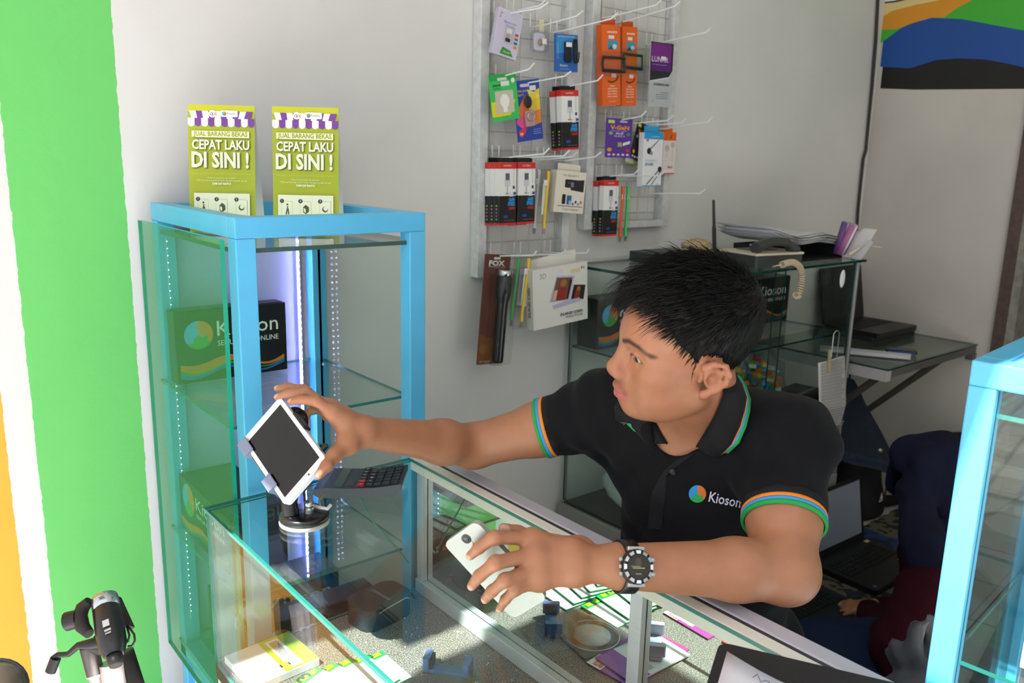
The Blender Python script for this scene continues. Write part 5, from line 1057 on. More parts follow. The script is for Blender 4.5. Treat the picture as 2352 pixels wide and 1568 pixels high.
mb.prism([(3.37, .25), *edge[::-1], (1.55, .25)], ZF, ZF+.008, rgm); tag(mb.build('woven_rug'), 'dark woven rug with blue patches under the laptops and the seated woman', 'rug')
laptop('black laptop with a lit screen and round dot sticker on the rug, nearer the showcase', frame((2.51, 1.385, ZF+.009), (1, -.03, 0), (0, 0, 1)), w=.345, d=.24, ang=1.74, screen='#8f97a8')
laptop('black laptop on the rug in front of the seated woman, under her hand', frame((2.055, 1.345, ZF+.009), (1, -.06, 0), (0, 0, 1)), w=.345, d=.24, ang=1.9, screen='#2a2d38')
# seated woman
wm = thing('person', 'seated woman in a navy headscarf and maroon sweater bent over laptops on the rug', 'person', (2.3, .75, ZF))
HD = 2.25; HW = dpx(2152, 1098, HD); FWv = dpx(2060, 1130, HD-.02)-HW; FWv /= np.linalg.norm(FWv); UPv = np.array([0, 0, 1.]); UPv -= FWv*(UPv @ FWv)*.9; UPv /= np.linalg.norm(UPv); LFv = np.cross(UPv, FWv)
def w_(f, l, u): return HW+FWv*f+LFv*l+UPv*u
SHn, ELn, WRn = dpx(2155, 1285, 2.14), dpx(2062, 1492, 2.05), dpx(1992, 1398, 2.36)
SHf, ELf, WRf = dpx(2210, 1290, 2.46), dpx(2120, 1420, 2.52), dpx(2010, 1395, 2.52)
HIP = np.array([2.33, .70, ZF+.145])
if HIP[2] < 0: pass
RW = np.stack([FWv, LFv, UPv], 1)
wb = Un(.02, Ell(HW, (.088, .070, .105), RW), Ell(w_(.045, 0, -.03), (.050, .052, .062), RW), Cap(w_(.086, 0, -.005), w_(.098, 0, -.028), .008, .011), Cap(w_(.075, .01, -.06), w_(.075, -.01, -.06), .014), Cap(w_(-.02, 0, -.06), (SHn+SHf)/2, .052, .06), Cap(SHn, SHf, .055), Cap((SHn+SHf)/2, HIP, .11, .12),
       Cap(SHn, ELn, .046, .040), Cap(ELn, WRn, .040, .024), Cap(SHf, ELf, .046, .040), Cap(ELf, WRf, .040, .024))
def flat_hand(W, tips, th):
    fs_ = [[W+(t_-W)*.48+o, W+(t_-W)*.72+np.array([0, 0, .012])+o, W+(t_-W)*.88+np.array([0, 0, .006])+o, t_, 1.0] for t_, o in tips]
    return hand(W, fs_, th, rf=.0075, rp=.012)[0]
ftips = [(dpx(1936, 1386, 2.40), np.array([0, .0, 0])), (dpx(1930, 1394, 2.385), np.array([0, -.004, 0])), (dpx(1931, 1402, 2.37), np.array([0, -.006, 0])), (dpx(1938, 1411, 2.355), np.array([0, -.008, 0]))]
hw1 = flat_hand(WRn, ftips, [WRn+(ftips[0][0]-WRn)*.3+np.array([.01, .02, -.008]), WRn+(ftips[0][0]-WRn)*.5+np.array([.012, .03, -.01]), WRn+(ftips[0][0]-WRn)*.68+np.array([.008, .03, -.012]), WRn+(ftips[0][0]-WRn)*.8+np.array([.0, .026, -.012])])
f2 = [(WRf+np.array([-.15, .015*k-.03, -.035]), np.zeros(3)) for k in range(4)]
hw2 = flat_hand(WRf, f2, [WRf+np.array([-.04, -.03, -.01]), WRf+np.array([-.06, -.05, -.015]), WRf+np.array([-.085, -.058, -.02]), WRf+np.array([-.1, -.06, -.024])])
KN, KF_ = dpx(1872, 1496, 2.12), np.array([2.62, .98, ZF+.12])
legs = [Cap(HIP+np.array([-.02, -.08, 0]), KN, .095, .066), Cap(HIP+np.array([.06, .06, 0]), KF_, .095, .066), Cap(KN, np.array([2.22, .98, ZF+.065]), .056, .042), Cap(KF_, np.array([2.36, .90, ZF+.06]), .056, .042)]
wb = Un(.02, wb, hw1, hw2, *legs)
wb = Fn(wb, lambda p, d: np.maximum(d, ZF+.012-p[:, 2]))
Pw, Fw = surface(wb, .0045, (1.45, .35, .1), (2.95, 1.6, 1.05), 2); link('body', npmesh('body', Pw, Fw, SKINM, np.tile(SKIN*.82, (len(Pw), 1))), wm)
for s in (1, -1):
    mb = MB(); mb.ball(w_(.080, .030*s, .004), (.010, .012, .007), mat('#e4dfda', .2), 8, RW_ if False else None); mb.ball(w_(.0875, .030*s, .001), .0045, mat('#1d1210', .2), 6); mb.build('eye', wm)
hj = Un(.05, Ell(w_(-.012, 0, .008), (.108, .090, .122), RW), Cap(w_(.070, .030, .085), w_(.085, .058, -.02), .026, .022), Cap(w_(.070, -.030, .085), w_(.085, -.058, -.02), .026, .022), Cap(w_(.078, .03, .092), w_(.078, -.03, .092), .022), Cap(w_(-.01, .0, -.07), (SHn+SHf)/2+np.array([0, 0, -.01]), .085, .115), Cap(SHn+np.array([0, 0, .01]), SHf+np.array([0, 0, .01]), .085), Cap(dpx(2092, 1130, 2.18), dpx(2112, 1230, 2.10), .035, .05))
hj = Cut(.015, hj, Ell(w_(.085, 0, -.012), (.052, .052, .078), RW))
hj = Fn(hj, lambda p, d: d+.004*np.sin((p @ RW[:, 1])*70+(p[:, 2])*24)+.003*np.sin(p[:, 2]*38+(p @ RW[:, 0])*60))
NAVY = tintmat('navy_cloth', .9, .15, .08, 60, .4)
P5, F5 = surface(hj, .006, (1.7, .45, .3), (2.8, 1.5, 1.05), 2); link('headscarf', npmesh('headscarf', P5, F5, NAVY, np.tile(np.array(lin('#15172c')[:3]), (len(P5), 1))), wm)
sw = Un(.03, Cap(SHn, ELn, .068, .064), Cap(ELn, ELn+(WRn-ELn)*.86, .062, .040), Cap(SHf, ELf, .068, .060), Cap(ELf, ELf+(WRf-ELf)*.86, .058, .038), Cap(SHn, SHf, .07), Cap((SHn+SHf)/2, HIP+np.array([0, 0, .06]), .135, .15))
sw = Fn(sw, lambda p, d: d+.004*np.sin(p[:, 2]*75+p[:, 0]*50)*np.sin(p[:, 1]*40+1))
P5, F5 = surface(sw, .006, (1.6, .35, .18), (2.9, 1.6, .9), 2); link('sweater', npmesh('sweater', P5, F5, tintmat('maroon_knit', .95, .1, .12, 120, .8), np.tile(np.array(lin('#32101a')[:3]), (len(P5), 1))), wm)
jn = Un(.03, *[Cap(c.a, c.b, c.ra+.012, c.rb+.014) for c in legs], Ell(HIP, (.165, .16, .115)))
P5, F5 = surface(Fn(jn, lambda p, d: np.maximum(d, ZF+.010-p[:, 2])), .007, (1.5, .3, .1), (2.95, 1.5, .7), 2); link('jeans', npmesh('jeans', P5, F5, tintmat('denim', .9, .1, .1, 150, .6), np.tile(np.array(lin('#18233a')[:3]), (len(P5), 1))), wm)
# grey cloth bag beside her
q = on(2108, 1530, 'Z', .24); t = thing('cloth_bag', 'crumpled light grey cloth bag on the floor beside the seated woman', 'bag', (1.76, .58, ZF))
q = dp(2112, 1530, 1.80); blob('bag_body', (q.x, q.y, q.z-.03), (.055, .06, .11), mat('#63646b', .9, noise=.2), t, 13, .22, 20)
mb = MB(); mb.tube([(q.x, q.y, q.z-.13), (q.x, q.y, ZF)], .03, mat('#8f9096', .9)); mb.build('bag_base', t); mb = MB(); mb.tube([V((q.x-.02, q.y, q.z+.05)), V((q.x-.01, q.y, q.z+.10)), V((q.x+.02, q.y, q.z+.11)), V((q.x+.035, q.y, q.z+.05))], .006, mat('#85868c', .9)); mb.build('bag_handle', t)
# black bag standing against the right wall behind her
A = dp(2204, 1022, 3.25); t = thing('black_bag', 'rounded black bag behind the seated woman by the wall', 'bag', (A.x, A.y, ZF))
S_ = Un(.06, Cap((A.x, A.y, ZF+.14), (A.x, A.y, A.z-.05), .13, .10)); P5, F5 = surface(S_, .01, (A.x-.2, A.y-.2, ZF-.05), (A.x+.2, A.y+.2, A.z+.2), 1); link('bag_body', npmesh('bag_body', P5, F5, mat('#141418', .7)), t)
mb = MB(); mb.tube([(A.x-.05, A.y-.08, A.z), (A.x-.02, A.y-.10, A.z+.07), (A.x+.03, A.y-.09, A.z+.06), (A.x+.05, A.y-.05, A.z)], .008, mat('#1b1b20', .6)); mb.build('bag_handle', t)
# backpack on the floor by the showcase leg
A = dpx(1958, 1108, 3.42); t = thing('backpack', 'black backpack with red piping on the floor under the denim jacket', 'backpack', (A[0], A[1], ZF))
S_ = Fn(Un(.05, Ell(A, (.135, .10, .20)), Ell(A+np.array([0, .02, -.09]), (.15, .11, .15)), Ell(A+np.array([-.02, -.07, -.08]), (.10, .06, .09))), lambda p, d: np.maximum(d, ZF+.002-p[:, 2]))
P5, F5 = surface(S_, .008, A-.32, A+.32, 2); link('pack_body', npmesh('pack_body', P5, F5, mat('#111116', .8)), t)
mb = MB(); mb.tube([V(hit_s) for hit_s in [A+np.array([.085*math.cos(a)-.01, -.105-.02*math.sin(a*.5), .17*math.sin(a)-.03]) for a in np.linspace(-1.2, 1.3, 12)]], .0035, mat('#7a1a2a', .5), 6); mb.build('piping', t)
mb = MB(); c = A+np.array([-.02, -.135, -.02]); mb.add([V(c)+V((-.012, 0, 0)), V(c)+V((.014, 0, 0)), V(c)+V((.002, .002, .028)), V(c)+V((-.016, 0, -.010)), V(c)+V((.014, 0, -.010)), V(c)+V((.014, 0, -.004)), V(c)+V((-.016, 0, -.004))], [(0, 1, 2), (3, 4, 5, 6)], mat('#d8d8dc', .5)); mb.build('printed_mark', t)
mb = MB(); p0 = on(2005, 1140, 'Z', ZF+.05); p1 = on(2035, 1150, 'Z', ZF+.03); p2 = on(2066, 1146, 'Z', ZF+.015); mb.tube([V(A)+V((.10, -.02, -.10)), p0, p1, p2], [.03, .028, .024, .02], mat('#131317', .8), 8); mb.build('shoulder_strap', t)
# denim jacket hanging from the wall desk
t = thing('denim_jacket', 'dark denim jacket hanging down from the wall desk', 'jacket', dp(1935, 870, 3.0))
rings = []
for i in range(22):
    u = i/21; cx = 1938+(1978-1938)*u; cy = 868+(1060-868)*u; c = dp(cx, cy, 3.14-.04*u); hw = .022+.105*u**.8
    rings.append([c+CR*(hw*math.cos(a)*(1+.10*math.sin(4*a+u*3)))+V((0, 1, 0))*(.055*math.sin(a)*(.5+.5*u)*(1+.25*math.sin(5*a+1)))+V((0, 0, 1))*(-.028*math.cos(a)*u) for a in [k*math.pi/16 for k in range(32)]])
DN = mat('#1b2632', .9, noise=.2, nscale=90, bump=.3)
mb = MB(); mb.ring(rings, DN); jb = mb.build('jacket_body', t)
mb = MB(); mb.ring([[c+(p-c)*1.05+V((0, 0, dz)) for p in rings[k]] for k, dz in ((19, 0), (21, -.012)) for c in [sum(rings[k], V())/32]], mat('#223040', .9, noise=.2, nscale=90), caps=False); mb.build('hem_band', t)
mb = MB(); mb.lathe([(0, 0), (.007, 0), (.007, .003), (0, .004)], mat('#c2b89a', .3, metal=.8), frame(dp(2022, 1034, 2.86), CR, -FW), 12); mb.build('metal_button', t)
mb = MB(); mb.tube([rings[0][0], V((rings[0][0].x, rings[0][0].y, FZ-.04)), V((rings[0][0].x+.01, rings[0][0].y+.01, FZ-.035))], .004, DN); mb.build('hanging_loop', t)
# ================================================================ the man behind the counter
HO = np.array([.9858, .7748, 1.2676]); HR = np.array([[-.8431, -.5175, -.1463], [.5374, -.8209, -.193], [-.0202, -.2414, .9702]])
def h(f, l, u): return HO+HR @ np.array([f, l, u])
def hC(a, b, ra, rb=None): return Cap(h(*a), h(*b), ra, rb)
def hE(c, r, R=None): return Ell(h(*c), r, HR if R is None else HR @ R)
def rotm(ax, a):
    c, s = math.cos(a), math.sin(a)
    return np.array({'f': [[1, 0, 0], [0, c, -s], [0, s, c]], 'l': [[c, 0, s], [0, 1, 0], [-s, 0, c]], 'u': [[c, -s, 0], [s, c, 0], [0, 0, 1]]}[ax])
sk = Un(.03, hE((.001, 0, .047), (.094, .075, .082)), hE((.045, 0, .040), (.055, .062, .058)), hE((.040, 0, -.022), (.058, .060, .068)))
jaw = Un(.022, sk, hE((.042, 0, -.056), (.050, .052, .041)), hC((.004, .053, -.045), (.066, .026, -.078), .020, .0155), hC((.004, -.053, -.045), (.066, -.026, -.078), .020, .0155), hE((.038, .040, -.040), (.048, .029, .046)), hE((.038, -.040, -.040), (.048, .029, .046)), hC((.0815, .010, -.080), (.0815, -.010, -.080), .0165))
cheek = Un(.020, jaw, hE((.060, .046, -.006), (.026, .020, .020)), hE((.060, -.046, -.006), (.026, .020, .020)), hE((.082, 0, -.050), (.021, .029, .026)), hC((.090, .010, .034), (.074, .044, .034), .0105, .009), hC((.090, -.010, .034), (.074, -.044, .034), .0105, .009))
sock = Cut(.012, cheek, Un(.004, hE((.098, .031, .012), (.017, .018, .0105)), hE((.098, -.031, .012), (.017, .018, .0105))))
nose = Un(.009, hC((.097, 0, .022), (.1105, 0, -.016), .0085, .0105), hE((.1125, 0, -.0205), (.0125, .0130, .0115)), hE((.106, .0135, -.026), (.0125, .0085, .0088)), hE((.106, -.0135, -.026), (.0125, .0085, .0088)), hC((.100, 0, -.034), (.112, 0, -.030), .006, .005))
nose = Cut(.003, nose, Un(.002, hE((.110, .0085, -.035), (.006, .0042, .006)), hE((.110, -.0085, -.035), (.006, .0042, .006))))
def lid(s):
    up = [(.0895, .0165*s, .008), (.0935, .024*s, .0176), (.0912, .034*s, .0192), (.0845, .0425*s, .0163), (.0765, .0485*s, .010)]; dn = [(.0895, .0165*s, .008), (.0922, .025*s, .0036), (.0898, .035*s, .0034), (.0832, .0435*s, .0058), (.0765, .0485*s, .010)]
    return [hC(up[i], up[i+1], .0042) for i in range(4)]+[hC(dn[i], dn[i+1], .0036) for i in range(4)]
lips = [hC((.0955, .0235, -.0565), (.1030, .013, -.0535), .0030, .0046), hC((.1030, .013, -.0535), (.1070, .004, -.0512), .0046, .0048), hC((.1070, .004, -.0512), (.1070, -.004, -.0512), .0048), hC((.1070, -.004, -.0512), (.1030, -.013, -.0535), .0048, .0046), hC((.1030, -.013, -.0535), (.0955, -.0235, -.0565), .0046, .0030),
        hC((.0950, .0225, -.0585), (.1010, .012, -.0625), .0030, .0054), hC((.1010, .012, -.0625), (.1035, 0, -.0645), .0054, .0060), hC((.1035, 0, -.0645), (.1010, -.012, -.0625), .0060, .0054), hC((.1010, -.012, -.0625), (.0950, -.0225, -.0585), .0054, .0030)]
face = Un(.010, sock, nose)
face = Un(.0035, face, *lid(1), *lid(-1)); face = Un(.005, face, *lips)
face = Cut(.002, face, Un(.001, hC((.101, .022, -.0575), (.1105, .008, -.0572), .0009), hC((.1105, .008, -.0572), (.1105, -.008, -.0572), .0009), hC((.1105, -.008, -.0572), (.101, -.022, -.0575), .0009)))
def ear(s):
    rim = [(.006, .0700, .006), (.004, .0790, .019), (-.008, .0870, .027), (-.022, .0905, .025), (-.029, .0910, .011), (-.026, .0890, -.004), (-.017, .0845, -.016), (-.006, .0780, -.026)]
    R_ = rotm('u', .42*s) @ rotm('l', .12)
    cup = Ell(h(-.012, .0775*s, .006), (.0195, .0060, .0250), HR @ R_)
    e = Un(.005, cup, *[hC((a[0], a[1]*s, a[2]), (b[0], b[1]*s, b[2]), .0042, .0040) for a, b in zip(rim, rim[1:])], hE((-.003, .0765*s, -.027), (.0085, .0058, .0085)), hC((.006, .0725*s, -.006), (.004, .0745*s, .004), .0048, .0042), hC((-.020, .0855*s, .014), (-.014, .082*s, -.010), .0038))
    return Cut(.003, e, Un(.003, hE((-.008, .0855*s, .0005), (.0085, .0080, .0100)), hE((-.015, .0925*s, .018), (.006, .0042, .0048))))
head = Un(.006, face, ear(1), ear(-1))
# ---- trunk and limbs
SL, EL, WL = np.array([1.130, .690, 1.118]), np.array([.985, .582, .992]), None
SRt, ER, WR = np.array([1.065, 1.015, 1.100]), dpx(1088, 1024, 1.585), dpx(826, 990, 1.375)
WL = dpx(1420, 1300, 1.100)
NB = np.array([1.105, .850, 1.125]); NT = h(-.022, 0, -.045)
trunk = Un(.05, Ell((1.125, .855, 1.02), (.105, .155, .135)), Ell((1.165, .85, .84), (.115, .150, .17)), Ell((1.205, .85, .68), (.130, .165, .105)), Cap(SL, SRt, .058), Cap(NB, SL, .048, .055), Cap(NB, SRt, .048, .055), Cap((1.13, .85, 1.08), NB, .07, .055))
neck = Cap(NB+np.array([.005, 0, -.02]), NT, .060, .055)
TH = [Cap((1.20, .77, .64), (1.07, .56, .63), .085, .062), Cap((1.20, .93, .64), (1.07, 1.14, .63), .085, .062), Cap((1.07, .56, .63), (1.10, .60, .24), .058, .040), Cap((1.07, 1.14, .63), (1.10, 1.10, .24), .058, .040), Cap((1.11, .60, .205), (.98, .56, .198), .030, .026), Cap((1.11, 1.10, .205), (.98, 1.14, .198), .030, .026)]
fm = lambda a, b, t: a+(b-a)*t
armL = Un(.02, Cap(SL, fm(SL, EL, .6), .054, .052), Cap(fm(SL, EL, .6), EL, .052, .043), Cap(EL, fm(EL, WL, .3), .0425, .0405), Cap(fm(EL, WL, .3), fm(EL, WL, .98), .0405, .0295), Ell(EL+np.array([.012, -.004, -.008]), .036))
armR = Un(.02, Cap(SRt, fm(SRt, ER, .5), .054, .0485), Cap(fm(SRt, ER, .5), ER, .0485, .040), Cap(ER, fm(ER, WR, .3), .040, .039), Cap(fm(ER, WR, .3), fm(ER, WR, .95), .039, .0255))
# right hand reaching to the tablet, left hand over the phone
fR = [[dpx(768, 950, 1.352), dpx(728, 921, 1.350), dpx(692, 918, 1.362), dpx(668, 922, 1.372), 1.0],
      [dpx(760, 938, 1.378), dpx(704, 901, 1.385), dpx(664, 903, 1.396), dpx(637, 912, 1.404), 1.05],
      [dpx(756, 936, 1.400), dpx(696, 894, 1.412), dpx(660, 888, 1.422), dpx(636, 892, 1.430), .98],
      [dpx(757, 950, 1.418), dpx(722, 936, 1.440), dpx(706, 950, 1.450), dpx(700, 968, 1.452), .85]]
tR = [dpx(800, 1018, 1.350), dpx(768, 1045, 1.322), dpx(750, 1070, 1.300), dpx(731, 1092, 1.285)]
hR, tipsR = hand(WR, fR, tR)
fL = [[dpx(1222, 1236, 1.083), dpx(1136, 1234, 1.050), dpx(1100, 1258, 1.058), dpx(1079, 1277, 1.072), 1.0],
      [dpx(1228, 1273, 1.070), dpx(1138, 1292, 1.034), dpx(1101, 1322, 1.045), dpx(1083, 1346, 1.064), 1.05],
      [dpx(1232, 1306, 1.066), dpx(1160, 1332, 1.034), dpx(1130, 1357, 1.046), dpx(1114, 1376, 1.066), 1.0],
      [dpx(1238, 1334, 1.068), dpx(1182, 1354, 1.042), dpx(1161, 1376, 1.054), dpx(1147, 1399, 1.072), .88]]
tL = [dpx(1330, 1262, 1.125), dpx(1236, 1238, 1.135), dpx(1188, 1222, 1.128), dpx(1156, 1212, 1.118)]
hL, tipsL = hand(WL, fL, tL)
ARM = Un(.02, armL, hL); ARM2 = Un(.02, armR, hR)
body = Un(.018, head, neck, trunk, *TH); body = Un(.018, body, ARM, ARM2)
man = thing('person', 'man in a black polo shirt leaning on the counter, reaching for the tablet', 'person', (1.2, .85, ZF))
P_, F_ = surface(body, .0026, (.44, .40, .15), (1.42, 1.32, 1.46), 2)
# true colour differences of the skin: lips, ears, brows, stubble, nails
q = (P_-HO) @ HR; T = np.tile(SKIN, (len(P_), 1))
def mixm(m, c): global T; T = T*(1-m[:, None])+m[:, None]*np.array(lin(c)[:3])
def near(segs, r, soft):
    z = np.array([.35, 1, 1]); d = np.min([Cap(np.array(a)*z, np.array(b)*z, 0).d(q*z) for a, b in segs], 0); return np.clip((r+soft-d)/soft, 0, 1)
hd = (np.abs(q) < .14).all(1) & (q[:, 0] > .035); he = (np.abs(q) < .14).all(1)
mixm(hd*near([((.0955, .0225, -.0575), (.1050, .010, -.0575)), ((.1050, .010, -.0575), (.1080, 0, -.0575)), ((.1080, 0, -.0575), (.1050, -.010, -.0575)), ((.1050, -.010, -.0575), (.0955, -.0225, -.0575))], .0078, .003)*.8, '#b5605c')
mixm(hd*near([((.112, 0, -.02), (.104, .010, -.028))], .006, .016)*.16, '#b5624c')
mixm(he*np.clip((np.abs(q[:, 1])-.076)/.006, 0, 1)*.30, '#b86f58')
for s in (1, -1):
    mixm(hd*near([((.1000, .012*s, .030), (.0945, .026*s, .0365)), ((.0945, .026*s, .0365), (.0850, .044*s, .0350)), ((.0850, .044*s, .0350), (.0700, .058*s, .028))], .0032, .0030)*.88, '#1d1512')
    mixm(hd*near([((.0940, .0165*s, .0085), (.0965, .024*s, .0145)), ((.0965, .024*s, .0145), (.0935, .034*s, .0155)), ((.0935, .034*s, .0155), (.080, .0485*s, .0095))], .0012, .0016)*.8, '#2a1a14')
mixm(hd*near([((.104, .014, -.045), (.108, 0, -.043)), ((.108, 0, -.043), (.104, -.014, -.045)), ((.104, .014, -.045), (.094, .024, -.051))], .0022, .006)*.34, '#3a2a24')
mixm(hd*near([((.088, 0, -.088), (.082, 0, -.095))], .004, .016)*.28, '#3a2a24')
for tips in (tipsR, tipsL):
    for a, b, k in tips:
        d_ = (b-a)/np.linalg.norm(b-a); vd = A3(CAM)-b; vd -= d_*(vd @ d_); vd /= np.linalg.norm(vd)
        up_ = vd if tips is tipsL else (vd*.5+np.array([0, 0, .9])); up_ -= d_*(up_ @ d_); up_ /= np.linalg.norm(up_)
        c_ = b+d_*k*.1+up_*k*.55; e_ = np.linalg.norm((P_-c_)-np.outer((P_-c_) @ d_, d_)*.35, axis=1); mixm(np.clip((k*.62-e_)/(k*.12), 0, 1)*.75, '#dfae9a')
link('body', npmesh('body', P_, F_, SKINM, T), man)
for s in (1, -1):        # eyes
    mb = MB(); c = h(.0800, .0315*s, .0108); gz = HR @ np.array([.955, .16, -.25]); gz /= np.linalg.norm(gz); EW, EI, EP = mat('#a59d98', .4, spec=.3), mat('#2a1710', .1, spec=.6), mat('#060505', .05)
    u1 = V(gz).orthogonal().normalized(); u2 = V(gz).cross(u1); prev = None
    for m_, a0, a1 in ((EP, 0, .2), (EI, .2, .48), (EW, .48, math.pi)):
        n = 4 if a1 < 1 else 12
        mb.ring([[V(c)+V(gz)*.0122*math.cos(a0+(a1-a0)*i/n)+(u1*math.cos(k*.3927)+u2*math.sin(k*.3927))*.0125*math.sin(max(a0+(a1-a0)*i/n, 1e-3)) for k in range(16)] for i in range(n+1)], m_, caps=False)
    mb.build('eye', man)
# ---- hair: under layer and several thousand fine locks
def umin(f): return np.interp(f, [-.12, -.075, -.055, -.035, -.024, .008, .014, .032, .042, .055, .075, .09, .13], [-.052, -.050, -.030, .000, .034, .036, -.014, -.016, .040, .074, .092, .100, .106])
def capf(p, d):
    q = (p-HO) @ HR; return np.maximum(d, (umin(q[:, 0])-q[:, 2])*.7)
hcap = Fn(Un(.03, hE((-.001, 0, .054), (.0975, .0785, .0885)), hE((.022, 0, .085), (.072, .066, .062)), hE((-.032, 0, .075), (.062, .064, .064))), capf)
HM = bpy.data.materials.new('hair'); HM.use_nodes = True; b = HM.node_tree.nodes['Principled BSDF']; b.inputs['Base Color'].default_value = lin('#0b0909'); b.inputs['Roughness'].default_value = .46; b.inputs['Specular IOR Level'].default_value = .28
P2, F2 = surface(hcap, .003, HO-.16, HO+.17, 2)
hair = link('hair', npmesh('hair', P2, F2, HM), man)
rs = np.random.RandomState(4); vs, fs = [], []
fc = P2[F2].mean(1); nn_ = np.cross(P2[F2[:, 1]]-P2[F2[:, 0]], P2[F2[:, 2]]-P2[F2[:, 0]]); nn_ /= np.linalg.norm(nn_, axis=1)[:, None]+1e-9
ql = (fc-HO) @ HR; nl = nn_ @ HR; okf = np.where((nl*ql).sum(1) > .01)[0]; okf = okf[(ql[okf, 2]-umin(ql[okf, 0])) > .002]
pick = rs.choice(okf, 9000); wh = np.array([-.070, .018, .10])
clump = rs.normal(0, 1, (400, 3)); cseed = ql[rs.choice(okf, 400)]
for i in pick:
    p = ql[i]+rs.normal(0, .0012, 3); n = nl[i]; top = np.clip((p[2]-.045)/.06, 0, 1); fr = np.clip((p[0]-.02)/.07, 0, 1)
    aw = p-wh; aw -= n*(aw @ n); aw /= np.linalg.norm(aw)+1e-6
    ck = np.argmin(((cseed-p)**2).sum(1)); jit = clump[ck]*.35+rs.normal(0, .12, 3)
    s_ = aw*(.55+.3*top)+np.array([.25*top, 0, -.75*(1-top)])+jit*.5; s_ -= n*(s_ @ n)*.8; s_ /= np.linalg.norm(s_)+1e-6
    edge = np.clip((p[2]-umin(p[0]))/.03, 0, 1); L = (.010+.012*edge)*(1-top)+(.030+.016*fr+.008*rs.rand())*top; L *= (.75+.5*rs.rand())*(1-.45*np.clip((-.03-p[0])/.06, 0, 1))
    lift = (.10+.42*top*(1-.45*fr)+.12*rs.rand())*(1-.5*np.clip((-.03-p[0])/.05, 0, 1))
    if top > .6 and rs.rand() < .06: lift += .6; L *= 1.15
    pts = []
    for k in range(4):
        t = k/3; pts.append(HO+HR @ (p-n*.003+s_*L*t*(1-.1*t)+n*L*lift*t*(1-.55*t)+np.array([0, 0, -.16])*L*t*t*(.4+fr)))
    w = .0008*(.8+.5*rs.rand()); d_ = pts[1]-pts[0]; a_ = np.cross(d_, HR @ n); a_ /= np.linalg.norm(a_)+1e-9; c_ = np.cross(a_, d_); c_ /= np.linalg.norm(c_)+1e-9; b0 = len(vs)
    for k, r in enumerate((1, .9, .6)):
        vs += [pts[k]+a_*w*r, pts[k]-a_*w*.5*r+c_*w*.8*r, pts[k]-a_*w*.5*r-c_*w*.8*r]
    vs.append(pts[3])
    for k in range(2):
        for e in range(3): fs.append((b0+k*3+e, b0+k*3+(e+1) % 3, b0+k*3+3+(e+1) % 3, b0+k*3+3+e))
    for e in range(3): fs.append((b0+6+e, b0+6+(e+1) % 3, b0+9, b0+9))
vs = np.array(vs); me = bpy.data.meshes.new('hair_locks'); me.from_pydata(vs.tolist(), [], [f if f[2] != f[3] else f[:3] for f in fs]); me.materials.append(HM); me.polygons.foreach_set('use_smooth', np.ones(len(fs), bool)); o = link('hair_locks', me, hair); o['kind'] = 'stuff'
# ---- black polo shirt
cL = fm(SL, EL, .66); cR = fm(SRt, ER, .47); aL = (EL-SL)/np.linalg.norm(EL-SL); aR = (ER-SRt)/np.linalg.norm(ER-SRt)
tr2 = Un(.05, Ell((1.125, .855, 1.02), (.116, .166, .146)), Ell((1.165, .85, .84), (.132, .166, .18)), Ell((1.205, .85, .70), (.142, .176, .10)), Cap(SL, SRt, .069), Cap(NB, SL, .056, .066), Cap(NB, SRt, .056, .066), Cap((1.13, .85, 1.07), NB, .08, .062))
slv = [Cap(SL, cL, .067, .0590), Cap(SRt, cR, .066, .0550)]
FD = np.array([-.93, -.10, -.33]); FD /= np.linalg.norm(FD)
def folds(p, d):
    w = np.sin(p[:, 2]*58+p[:, 1]*34+np.sin(p[:, 1]*21)*1.5)*.0030+np.sin(p[:, 0]*47-p[:, 2]*63+p[:, 1]*25)*.0024
    dL = (p-cL) @ aL; dR = (p-cR) @ aR; nl_ = np.exp(-(np.minimum(np.linalg.norm(p-fm(SL, EL, .3), axis=1), np.linalg.norm(p-fm(SRt, ER, .2), axis=1))/.09)**2)
    w2 = np.sin((p @ np.array([40, -95, 70])))*.0050*nl_
    near_ = np.minimum(np.where(np.linalg.norm(p-cL, axis=1) < .12, np.clip((-dL-.01)/.05, 0, 1), 1), np.where(np.linalg.norm(p-cR, axis=1) < .12, np.clip((-dR-.01)/.05, 0, 1), 1)); d = d+(w+w2)*near_
    d = np.where(np.linalg.norm(p-cL, axis=1) < .095, np.maximum(d, dL), d); d = np.where(np.linalg.norm(p-cR, axis=1) < .10, np.maximum(d, dR), d)
    return np.maximum(d, .615-p[:, 2])
shirt = Fn(Un(.035, tr2, *slv), folds)
vb = dpx(1556, 1046, 1.285)
hole = Un(.012, Cap(NB+np.array([.0, 0, -.02]), NT, .0665, .075), Cap(NB+FD*.060+np.array([0, 0, .01]), vb, .040, .010))
shirt = Cut(.006, shirt, Un(.002, hole, Cap(cL-aL*.02, EL, .0545, .0545), Cap(cR-aR*.02, ER, .0510, .0510)))
PM_ = tintmat('pique_cotton', .85, .2, .05, 90, .6, sheen=.03)
P3, F3 = surface(shirt, .0042, (.80, .48, .60), (1.40, 1.32, 1.30), 2)
polo = link('polo_shirt', npmesh('polo_shirt', P3, F3, PM_, np.tile(np.array(lin('#0e0d11')[:3]), (len(P3), 1))), man)
OR_, BU_, GN_, BKC = mat('#f0882a', .8), mat('#3f97dd', .8), mat('#2aa04e', .8), mat('#0f0e12', .85)
